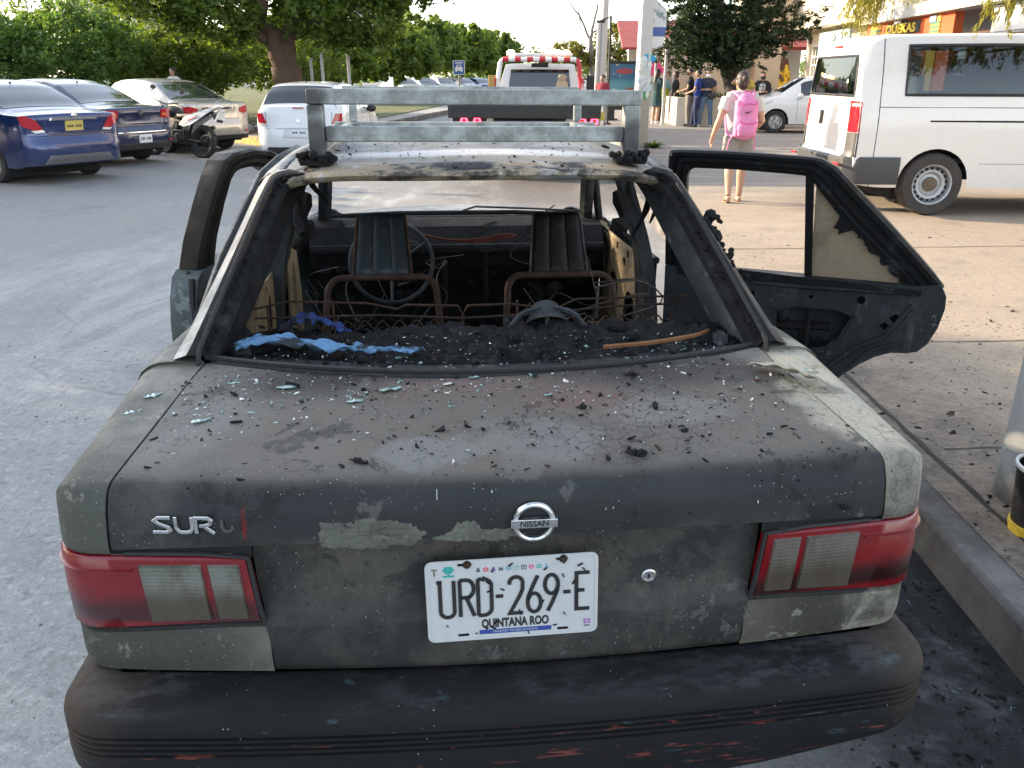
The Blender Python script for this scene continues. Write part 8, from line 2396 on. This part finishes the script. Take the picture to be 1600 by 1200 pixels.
# dark conifer over the planter
def conifer():
 T = empty('conifer', (7.0, 29.2, 1.0), 0, 'big dark conifer with a leaning trunk rising from the planter', 'tree')
 rng = np.random.default_rng(9)
 mb = MB(); mb.tube(spline([V(.35, 0, -.2), V(.15, 0, .6), V(-.25, 0, 1.5), V(-.55, 0, 2.8), V(-.7, 0, 5.0), V(-.6, 0, 9)], 18), [lerp(.36, .14, k / 17) for k in range(18)], 12)
 pts = []
 spec = [(-1.9, 1.45, 1.0), (-1.3, 1.35, .7), (-1.6, 2.3, .9), (1.6, 1.9, .9), (.5, 1.5, .8), (-.1, 1.9, .9), (-1.2, 2.7, 1.0), (1.0, 2.6, 1.0), (2.2, 2.2, .9), (-2.2, 1.9, .8), (-.6, 1.5, .9), (.4, 2.1, 1.0), (-2.0, 3.1, 1.0), (1.8, 3.0, .9), (-.9, 3.2, 1.1), (.8, 3.4, 1.0), (-1.6, 4.2, .9), (1.3, 4.4, .9), (0, 4.8, 1.2), (-1, 5.8, 1), (.8, 6, 1), (-.2, 7, 1), (.2, 1.3, .8)]
 for k, (x, z, s) in enumerate(spec):
  y = rng.uniform(-1.3, 1.3)
  e = V(x, y, z); st = V(float(np.interp(z, [0, 1.5, 3, 9], [.3, -.25, -.55, -.6])), 0, z - .35)
  br = branch(mb, st, e, .07, .015, rng, .06)
  for q in range(60):
   t = rng.uniform(.3, 1.1)
   b0 = st.lerp(e, t) + Vector(rng.normal(size=3)) * .34 * s
   dirv = ((e - st).normalized() + Vector(rng.normal(size=3)) * .55 + V(0, 0, .15)).normalized() * rng.uniform(.25, .55) * s
   for w in range(32):
    f = rng.random(); pts.append(b0 + dirv * f + Vector(rng.normal(size=3)) * .05 * (1.2 - f))
 mb.build('trunk', BARKD, T, angle=60)
 leaves('crown', np.array([tuple(p) for p in pts]), LEAF_DARK, T, .17, 5, .26, .0)
conifer()
PT = empty('palm_tree', (8.3, 31.6, .15), 0, 'smooth grey palm trunk right of the dark conifer', 'tree')
mb = MB(); mb.tube([V(.05, 0, 0), V(0, 0, 2), V(-.02, 0, 5), V(0, 0, 7)], [.24, .21, .20, .18], 12); mb.build('trunk', pm('palm_grey', (.30, .28, .26), .85, var=.25, ns=4), PT)
# drooping sunlit fronds of the roadside trees over the van
def fronds(name, foot, boughs, label, seed, hang=.55, n=60):
 T = empty(name, foot, 0, label, 'tree', 'feathery trees above the van')
 F = Vector(foot); rng = np.random.default_rng(seed)
 mb = MB(); mb.tube([V(0, 0, 0), V(.1, 0, 2.5), V(.05, .1, 5.5)], [.16, .13, .08], 10)
 P_, D_ = [], []
 for a, b in boughs:
  a = Vector(a) - F; b = Vector(b) - F
  pts = spline([V(.08, .05, min(a.z, 4.5)), a.lerp(b, .1) + V(0, 0, .2), a.lerp(b, .6) + V(0, 0, .1), b], 12)
  mb.tube(pts, [lerp(.05, .008, k / 11) for k in range(12)], 6)
  for k in range(n):
   t = rng.uniform(.25, 1.0); p = pts[min(11, int(t * 11))] + Vector(rng.normal(size=3)) * .10
   L = hang * rng.uniform(.4, 1.1); dx = Vector((rng.normal() * .18 - .10, rng.normal() * .15, -1)).normalized()
   for w in range(26):
    f = rng.random(); P_.append(tuple(p + dx * L * f + Vector(rng.normal(size=3)) * .014)); D_.append(tuple(dx + Vector(rng.normal(size=3)) * .3))
 mb.build('trunk', BARKG, T, angle=60)
 # needles follow the hanging twigs
 c = np.array(P_); d = np.array(D_); d /= np.linalg.norm(d, axis=1)[:, None]
 s = np.cross(d, rng.normal(size=d.shape)); s /= np.linalg.norm(s, axis=1)[:, None]
 L = .085 * rng.uniform(.6, 1.4, len(c))[:, None]
 v = np.stack([c - d * L * .5, c + s * .0075, c + d * L * .5, c - s * .0075], 1).reshape(-1, 3)
 me = bpy.data.meshes.new('crown'); k = len(c)
 me.vertices.add(k * 4); me.vertices.foreach_set('co', v.ravel().astype(np.float32)); me.loops.add(k * 4); me.loops.foreach_set('vertex_index', np.arange(k * 4, dtype=np.int32))
 me.polygons.add(k); me.polygons.foreach_set('loop_start', np.arange(0, k * 4, 4, dtype=np.int32)); me.update(calc_edges=True); me.materials.append(m_leaf('leaf_frond', (.13, .14, .02), (.26, .24, .05), .5))
 o = bpy.data.objects.new('crown', me); COL.objects.link(o); o.parent = T
fronds('feathery_tree', (9.3, 8.4, .15), [((8.9, 8.3, 2.95), (3.72, 7.9, 2.22)), ((9.0, 8.3, 3.1), (3.95, 8.0, 2.32)), ((8.9, 8.3, 3.3), (4.2, 8.0, 2.28)), ((9, 8.4, 3.5), (4.4, 8.2, 2.45))], 'feathery tree hanging over the van side window', 3, .34, 90)
fronds('feathery_tree', (12.2, 17.5, .15), [((6.5, 16.1, 3.3), (5.30, 14.4, 2.62)), ((6.5, 16.1, 3.5), (5.5, 14.3, 2.80)), ((6.5, 16.1, 3.6), (5.75, 14.4, 2.95)), ((6.5, 16, 3.7), (5.45, 14.5, 3.05)), ((6.6, 16, 3.9), (5.9, 14.6, 3.2))], 'feathery sunlit tree above the back of the van roof', 4, .70, 80)
# trees along the left verge, off to the side: they shade the street
SHG = 'street trees along the left verge'
for k, (x, y, h, w) in enumerate([(-15.5, -6, 4.3, 3.0), (-15.2, -1.2, 4.3, 3.0), (-15.4, 3.4, 4.4, 3.0), (-15.0, 8.0, 4.3, 2.8), (-15.6, 12.2, 3.0, 2.6), (-16.0, 16.0, 2.8, 2.4), (-16.5, 19.6, 2.6, 2.6)]):
 tree('verge_tree', (x, y, .09), 'leafy verge tree off to the left of the burnt car, %s in its row' % ['first', 'second', 'third', 'fourth', 'fifth', 'sixth', 'last'][k], [(V(0, 0, -.05), .2), (V(0, 0, 1.2), .16), (V(0, 0, 1.8), .14)], [], [ell(0, 0, h, 1.8, w, h * .55), ell(0, -w * .5, h * .85, 1.5, w * .6, h * .45), ell(0, w * .5, h * .9, 1.5, w * .6, h * .45), ell(0, 0, h * .5, 1.5, w * .95, h * .4)], 9000, .34, LEAF_BROAD, BARK, 100 + k, SHG, shell=.2)
# spiky plants
def spiky(name, loc, label, n, L, mat, seed, group, up=.7, cat='plant', wd=.035):
 T = MB(); random.seed(seed)
 for k in range(n):
  a = random.uniform(0, 2 * PI); e = random.uniform(.25, 1.0) * up + .15; l_ = L * random.uniform(.6, 1.1)
  d = V(math.cos(a) * (1 - e * .6), math.sin(a) * (1 - e * .6), e); s = V(-math.sin(a), math.cos(a), 0)
  p = [V(0, 0, 0) + d * l_ * t + V(0, 0, -.35 * l_ * t * t) + V(math.cos(a), math.sin(a), 0) * .03 for t in (0, .35, .7, 1)]
  w_ = [wd * .6, wd, wd * .7, .002]
  T.rows([[q - s * z, q + V(0, 0, .006), q + s * z] for q, z in zip(p, w_)])
 o = T.build(name, mat, None, fix=False); o.location = loc
 return tag(o, label, cat, group)
AG = 'spiky plants on the island'
for k, (x, y, s, n, lb) in enumerate([(-8.9, 26.6, 1.15, 60, 'tall yellow green spiky plant left of the big trunk'), (-8.3, 26.0, 1.0, 55, 'dark spiky plant in front of the big trunk'), (-7.6, 24.6, .7, 40, 'small spiky plant beside the rocks'), (-9.6, 27.2, .9, 46, 'spiky plant behind the champagne saloon boot')]):
 spiky('agave', (x, y, .17), lb, n, s, LEAF_SPIKE if k != 0 else m_leaf('leaf_spike_yellow', (.10, .13, .03), (.20, .20, .05), .3), 200 + k, AG, .95, wd=.04)
PGL = ['low spiky plant at the planter left corner', 'spiky plant behind the man in black', 'spiky plant behind the man in blue', 'spiky plant left of the conifer trunk', 'spiky plant right of the conifer trunk', 'spiky plant behind the photographer', 'spiky plant at the planter right end', 'spiky plant behind the patterned top']
for k, (x, y) in enumerate([(5.45, 28.2), (5.75, 27.9), (6.15, 27.8), (6.6, 27.8), (7.2, 27.6), (7.7, 27.6), (8.8, 27.6), (8.2, 27.5)]):
 spiky('agave', (x, y, .88), PGL[k], 44, .62, LEAF_SPIKE if k % 2 else LEAF_DARK, 220 + k, 'spiky plants in the planter', .85, wd=.035)
spiky('palm_plant', (9.6, 34.5, .15), 'small potted palm by the glass entrance', 40, 2.2, LEAF_SPIKE, 240, None, .9, wd=.06)
spiky('weed_tuft', (3.02, 18.75, .15), 'small green weed growing at the foot of the white pole', 60, .34, LEAF_MID, 241, None, .7, wd=.03)
random.seed(8)
for k, (x, y, s) in enumerate([(-7.6, 23.3, .32), (-7.1, 23.0, .26), (-8.1, 23.9, .3), (-6.7, 23.5, .24), (-6.3, 23.2, .2)]):
 mb = MB(); mb.ball((0, 0, s * .4), (s * 1.1, s * .9, s * .62), 10, 8)
 mb.v = [p + p.normalized() * random.uniform(-.05, .04) for p in mb.v]
 o = mb.build('rock', pm('rock_grey', (.17, .165, .155), .9, var=.35, ns=6, bump=.6, bs=18), None, angle=60); o.location = (x, y, .15)
 tag(o, ['broad grey rock at the left of the rock edging', 'grey rock second along the yellow kerb edging', 'grey rock behind the champagne saloon boot', 'small grey rock right of the larger ones', 'smallest grey rock at the kerb corner'][k], 'rock', 'rocks edging the island')
# ================================================================== SMALL DEBRIS
def deck_pt(x, y):
 """height of the scorched lid and wings at (x, y) in car space"""
 best = None
 t0 = .19 * (min(abs(x), .66) / .66) ** 2
 for i in range(len(ST) - 1):
  a, b = skin(x, *ST[i]), skin(x, *ST[i + 1])
  if a.y <= y <= b.y: return lerp(a.z, b.z, (y - a.y) / max(1e-6, b.y - a.y))
 return None
M_SHARD = MT('shattered_glass'); M_SHARD = M_SHARD.set(col=M_SHARD.mix(M_SHARD.noise(30, 3), (.05, .13, .11), (.30, .42, .39)), rough=.08, spec=.8, coat=1.0, coatr=.03)
M_ASHW = pm('white_ash', (.62, .62, .60), .9)
def chips(name, pts, mats, label, seed, parent=None, flat=.35, weights=None):
 mb = MB(); random.seed(seed)
 for p, s in pts:
  mb.mi = random.choices(range(len(mats)), weights)[0]
  s *= .52 * math.exp(random.gauss(0, .45)); n = random.randint(3, 5); a0 = random.uniform(0, 6)
  st = random.uniform(.5, 2.0); ang = random.uniform(0, PI)
  q = []
  for k in range(n):
   a = a0 + 2 * PI * k / n; x = math.cos(a) * s * random.uniform(.6, 1.1) * st; y = math.sin(a) * s * random.uniform(.6, 1.1) / st
   q.append((x * math.cos(ang) - y * math.sin(ang), x * math.sin(ang) + y * math.cos(ang)))
  h = s * flat * random.uniform(.5, 1.5); tx, ty = random.uniform(-.4, .4), random.uniform(-.4, .4)
  mb.prism(q, lambda a, b, d: Vector(p) + V(a, b, d + a * tx + b * ty), 0, h)
 o = mb.build(name, mats, parent, smooth=False, fix=False)
 return tag(o, label, kind='stuff') if label else o
CW_ = CAR.matrix_basis if CAR.matrix_basis else Matrix()
CM = Matrix.Translation(CAR.location) @ Matrix.Rotation(R(5.57), 4, 'Z')
random.seed(50)
P_ = []
def put(x, y, s):
 z = deck_pt(x, y)
 if z is not None: P_.append((CM @ V(x, y, z + .001 + dent(x, y, z)), s))
for k in range(620):        # glass concentrated towards the window, and along the left wing
 y = .06 + .46 * random.random() ** .6; put(random.uniform(-.69, .69), y, random.uniform(.0018, .005))
for k in range(120): put(random.gauss(-.52, .12), random.uniform(.15, .55), random.uniform(.002, .007))
for k in range(90): put(random.gauss(-.15, .16), random.uniform(.33, .46), random.uniform(.002, .008))
chips('glass_crumbs', P_, [M_SHARD, M_ASHW], 'crumbs of shattered glass over the trunk lid', 51, weights=[.6, .4])
P_ = []
for k in range(900): put(random.uniform(-.70, .70), random.uniform(.03, .52), random.uniform(.0018, .0048) * (1 if random.random() < .9 else 2.2))
for k in range(60): put(random.gauss(.25, .12), random.gauss(.2, .12), random.uniform(.002, .006))
chips('charred_flakes', P_, [M_SOOT, M_RUST], 'black charred flakes over the trunk lid', 52, weights=[.9, .1], flat=.5)
# larger sheets of crazed green glass
CZ = m_leaf('crazed', (.1, .2, .18), (.3, .4, .38)) if False else M_SHARD
for k, (x, y, L, a, lb) in enumerate([(-.70, .52, .055, .5, 'green glass shard on the left wing nearest the window'), (-.735, .43, .050, .6, 'green glass shard in the middle of the left wing'), (-.755, .36, .048, .5, 'green glass shard lower on the left wing'), (-.76, .25, .040, .9, 'green glass shard at the tail end of the left wing'), (-.56, .475, .07, .3, 'long bluish glass strip on the lid left corner'), (-.45, .42, .06, .1, 'grey glass strip by the lid left front edge'), (-.23, .375, .06, .3, 'green glass cluster under the blue cloth'), (-.05, .41, .03, .2, 'green glass piece at the middle of the lid front'), (.10, .32, .025, .4, 'small teal glass piece on the centre of the lid'), (-.30, .33, .045, .2, 'pale glass piece left of the lid centre'), (.735, .47, .05, -.6, 'green glass cluster on the right wing by the open door'), (-.60, .29, .05, .5, 'thin glass sliver beside the left shut line')]):
 mb = MB(); random.seed(300 + k)
 z = deck_pt(max(-.75, min(.75, x)), min(y, .44)) or .95
 z -= max(0, abs(x) - .75) * .6; L *= .8
 nx = 7
 rows = []
 for i in range(nx):
  t = i / (nx - 1) - .5
  w_ = L * .22 * random.uniform(.5, 1.2) * (1 - (2 * t) ** 4 * .6)
  c_ = V(x + math.cos(a) * t * L, y + math.sin(a) * t * L, z + .0015 + random.uniform(0, .002)); s_ = V(-math.sin(a), math.cos(a), 0) * w_
  rows.append([c_ - s_, c_ - s_ * .2 + V(0, 0, random.uniform(0, .002)), c_ + s_])
 mb.rows(rows)
 o = mb.build('glass_shard', M_SHARD, None, smooth=False); solidify(o, .0016); o.matrix_world = CM
 tag(o, lb, 'glass shard', 'glass shards on the car')
def lump(x, y, s, lb, seed):
 z = deck_pt(x, y); random.seed(seed); mb = MB()
 for k in range(14): mb.box((random.gauss(0, s * .5), random.gauss(0, s * .3), abs(random.gauss(0, s * .22)) + .002), (s * random.uniform(.3, 1), s * random.uniform(.2, .6), s * random.uniform(.1, .35)), (random.uniform(-.5, .5), random.uniform(-.5, .5), random.random() * 3))
 o = mb.build('charred_lump', M_SOOT, None, smooth=False); o.location = CM @ V(x, y, z); tag(o, lb, 'debris', 'charred lumps on the trunk lid')
lump(.235, .075, .018, 'largest black lump above and right of the round emblem', 1); lump(-.275, .085, .012, 'black lump left of the round emblem on the lid', 2); lump(.30, .41, .016, 'black lump near the right front of the lid', 3); lump(.16, .26, .011, 'small black lump at the middle of the lid', 4)
# chips and rubble inside on the parcel shelf
P_ = []; random.seed(61)
def sh(x, y): return .941
for k in range(420):
 x, y = random.uniform(-.62, .62), random.uniform(.58, .93)
 P_.append((CM @ V(x, y, .934 + random.uniform(0, .012)), random.uniform(.004, .016) if random.random() < .9 else random.uniform(.01, .03)))
chips('shelf_rubble', P_, [M_CHAR, M_SOOT, M_RUST], 'charred rubble heaped on the parcel shelf', 62, weights=[.6, .37, .03], flat=.6)
P_ = []
for k in range(520):
 x = random.choice([random.gauss(.45, .12), random.gauss(-.05, .2), random.uniform(-.6, .6)]); y = random.uniform(.5, .8)
 if abs(x) < .62: P_.append((CM @ V(x, max(y, yfront(x) + .06), .942 + random.uniform(0, .012)), random.uniform(.0015, .005)))
chips('shelf_glass', P_, [M_SHARD, M_ASHW], 'bright crumbs of glass on the parcel shelf', 63, weights=[.75, .25])
# blue cloth lying along the shelf
def clothmesh(name, pts, w, lb, seed, mat, lift=.02):
 random.seed(seed); C_ = spline([V(*p) for p in pts], 34); mb = MB(); rows = []
 for i, p in enumerate(C_):
  t = i / 33; ww = w * (1 - .65 * smooth01((t - .25) / .5)) * (.75 + .25 * math.sin(i * .9))
  rows.append([p + V(random.uniform(-.010, .010), lerp(-ww, ww, k / 9) + random.uniform(-.006, .006), random.uniform(-.005, .005) + lift * abs(math.sin(k * 1.3 + i * .55)) * (1 - .5 * t) + .006 * math.sin(k * 2.7 + i)) for k in range(10)])
 mb.rows(rows); o = mb.build(name, mat, None, angle=180); solidify(o, .004)
 sb = o.modifiers.new('sub', 'SUBSURF'); sb.levels = sb.render_levels = 1
 o.matrix_world = CM; return tag(o, lb, 'cloth')
mblue = MT('scorched_blue_cloth'); n = mblue.noise(16, 8, .7)
mblue.set(col=mblue.mix(mblue.rng(n, .46, .56), mblue.mix(mblue.noise(40, 4), (.07, .19, .36), (.17, .31, .48)), (.02, .025, .03)), rough=.85, nrm=mblue.bump(n, .5, .01))
clothmesh('blue_cloth', [(-.62, .70, .945), (-.54, .72, .955), (-.44, .70, .95), (-.34, .665, .948), (-.24, .655, .945), (-.16, .64, .95)], .045, 'crumpled pale blue cloth at the left end of the parcel shelf', 5, mblue.mat, .030)
mnav = MT('charred_navy_cloth'); n = mnav.noise(9, 8, .7); mnav.set(col=mnav.mix(mnav.rng(n, .45, .6), (.015, .04, .16), (.014, .014, .015)), rough=.85)
clothmesh('navy_cloth', [(-.55, .90, .93), (-.48, .90, .965), (-.42, .90, .955), (-.36, .90, .925)], .05, 'charred navy cloth behind the pale blue one', 6, mnav.mat, .02)
mb = MB(); mb.tube(spline([V(.28, .63, .957), V(.40, .64, .962), V(.52, .68, .965), V(.58, .74, .96)], 10), .006, 5, squash=.5); o = mb.build('scorched_strip', pm('orange_strip', (.20, .085, .03), .7, var=.4, ns=30), None); o.matrix_world = CM; tag(o, 'thin scorched orange strip lying along the right of the shelf', 'debris')
# debris on the pavement and in the gutter
P_ = []; random.seed(71)
for k in range(1500):
 y = random.uniform(1.9, 8.5); x = KX(y) + .14 + abs(random.gauss(0, 1.0)) * (1.0 if y < 6 else 1.6)
 if x < 6 and random.random() < (1.1 if y < 5.5 else .4): P_.append((V(x, y, .1505), random.uniform(.003, .011) * (1 if random.random() < .93 else 2.2)))
chips('pavement_chips', P_, [M_SOOT, pm('charred_brown', (.05, .03, .022), .9)], 'black charred chips scattered over the pavement', 72, weights=[.8, .2])
P_ = []
for k in range(1300):
 y = random.uniform(.7, 4.5); x = random.uniform(.85, KX(y) - .02); P_.append((V(x, y, .001), random.uniform(.004, .013)))
chips('gutter_debris', P_, [M_SOOT, M_CHAR, pm('ash_teal', (.10, .15, .16), .8)], 'wet black debris lying in the gutter', 73, weights=[.55, .33, .12], flat=.45)
P_ = []
for k in range(700):
 y = random.uniform(.9, 5.5); x = random.uniform(-3.6, -.95); P_.append((V(x, y, .001), random.uniform(.003, .009)))
chips('road_chips', P_, [M_SOOT, M_ASHW, M_SHARD], 'small chips scattered over the powdered road', 74, weights=[.6, .25, .15])
P_ = []
for k in range(260): P_.append((CM @ V(random.uniform(-.5, .5), random.uniform(1.11, 1.75), 0), random.uniform(.002, .007)))
P_ = [((CM @ V(*(lambda q: (q.x, q.y, zroof(q.x, q.y) + .001))(CM.inverted() @ p))), s) for p, s in P_]
chips('roof_flakes', P_, [M_SOOT], 'black flakes lying on the burnt roof', 75, flat=.5)
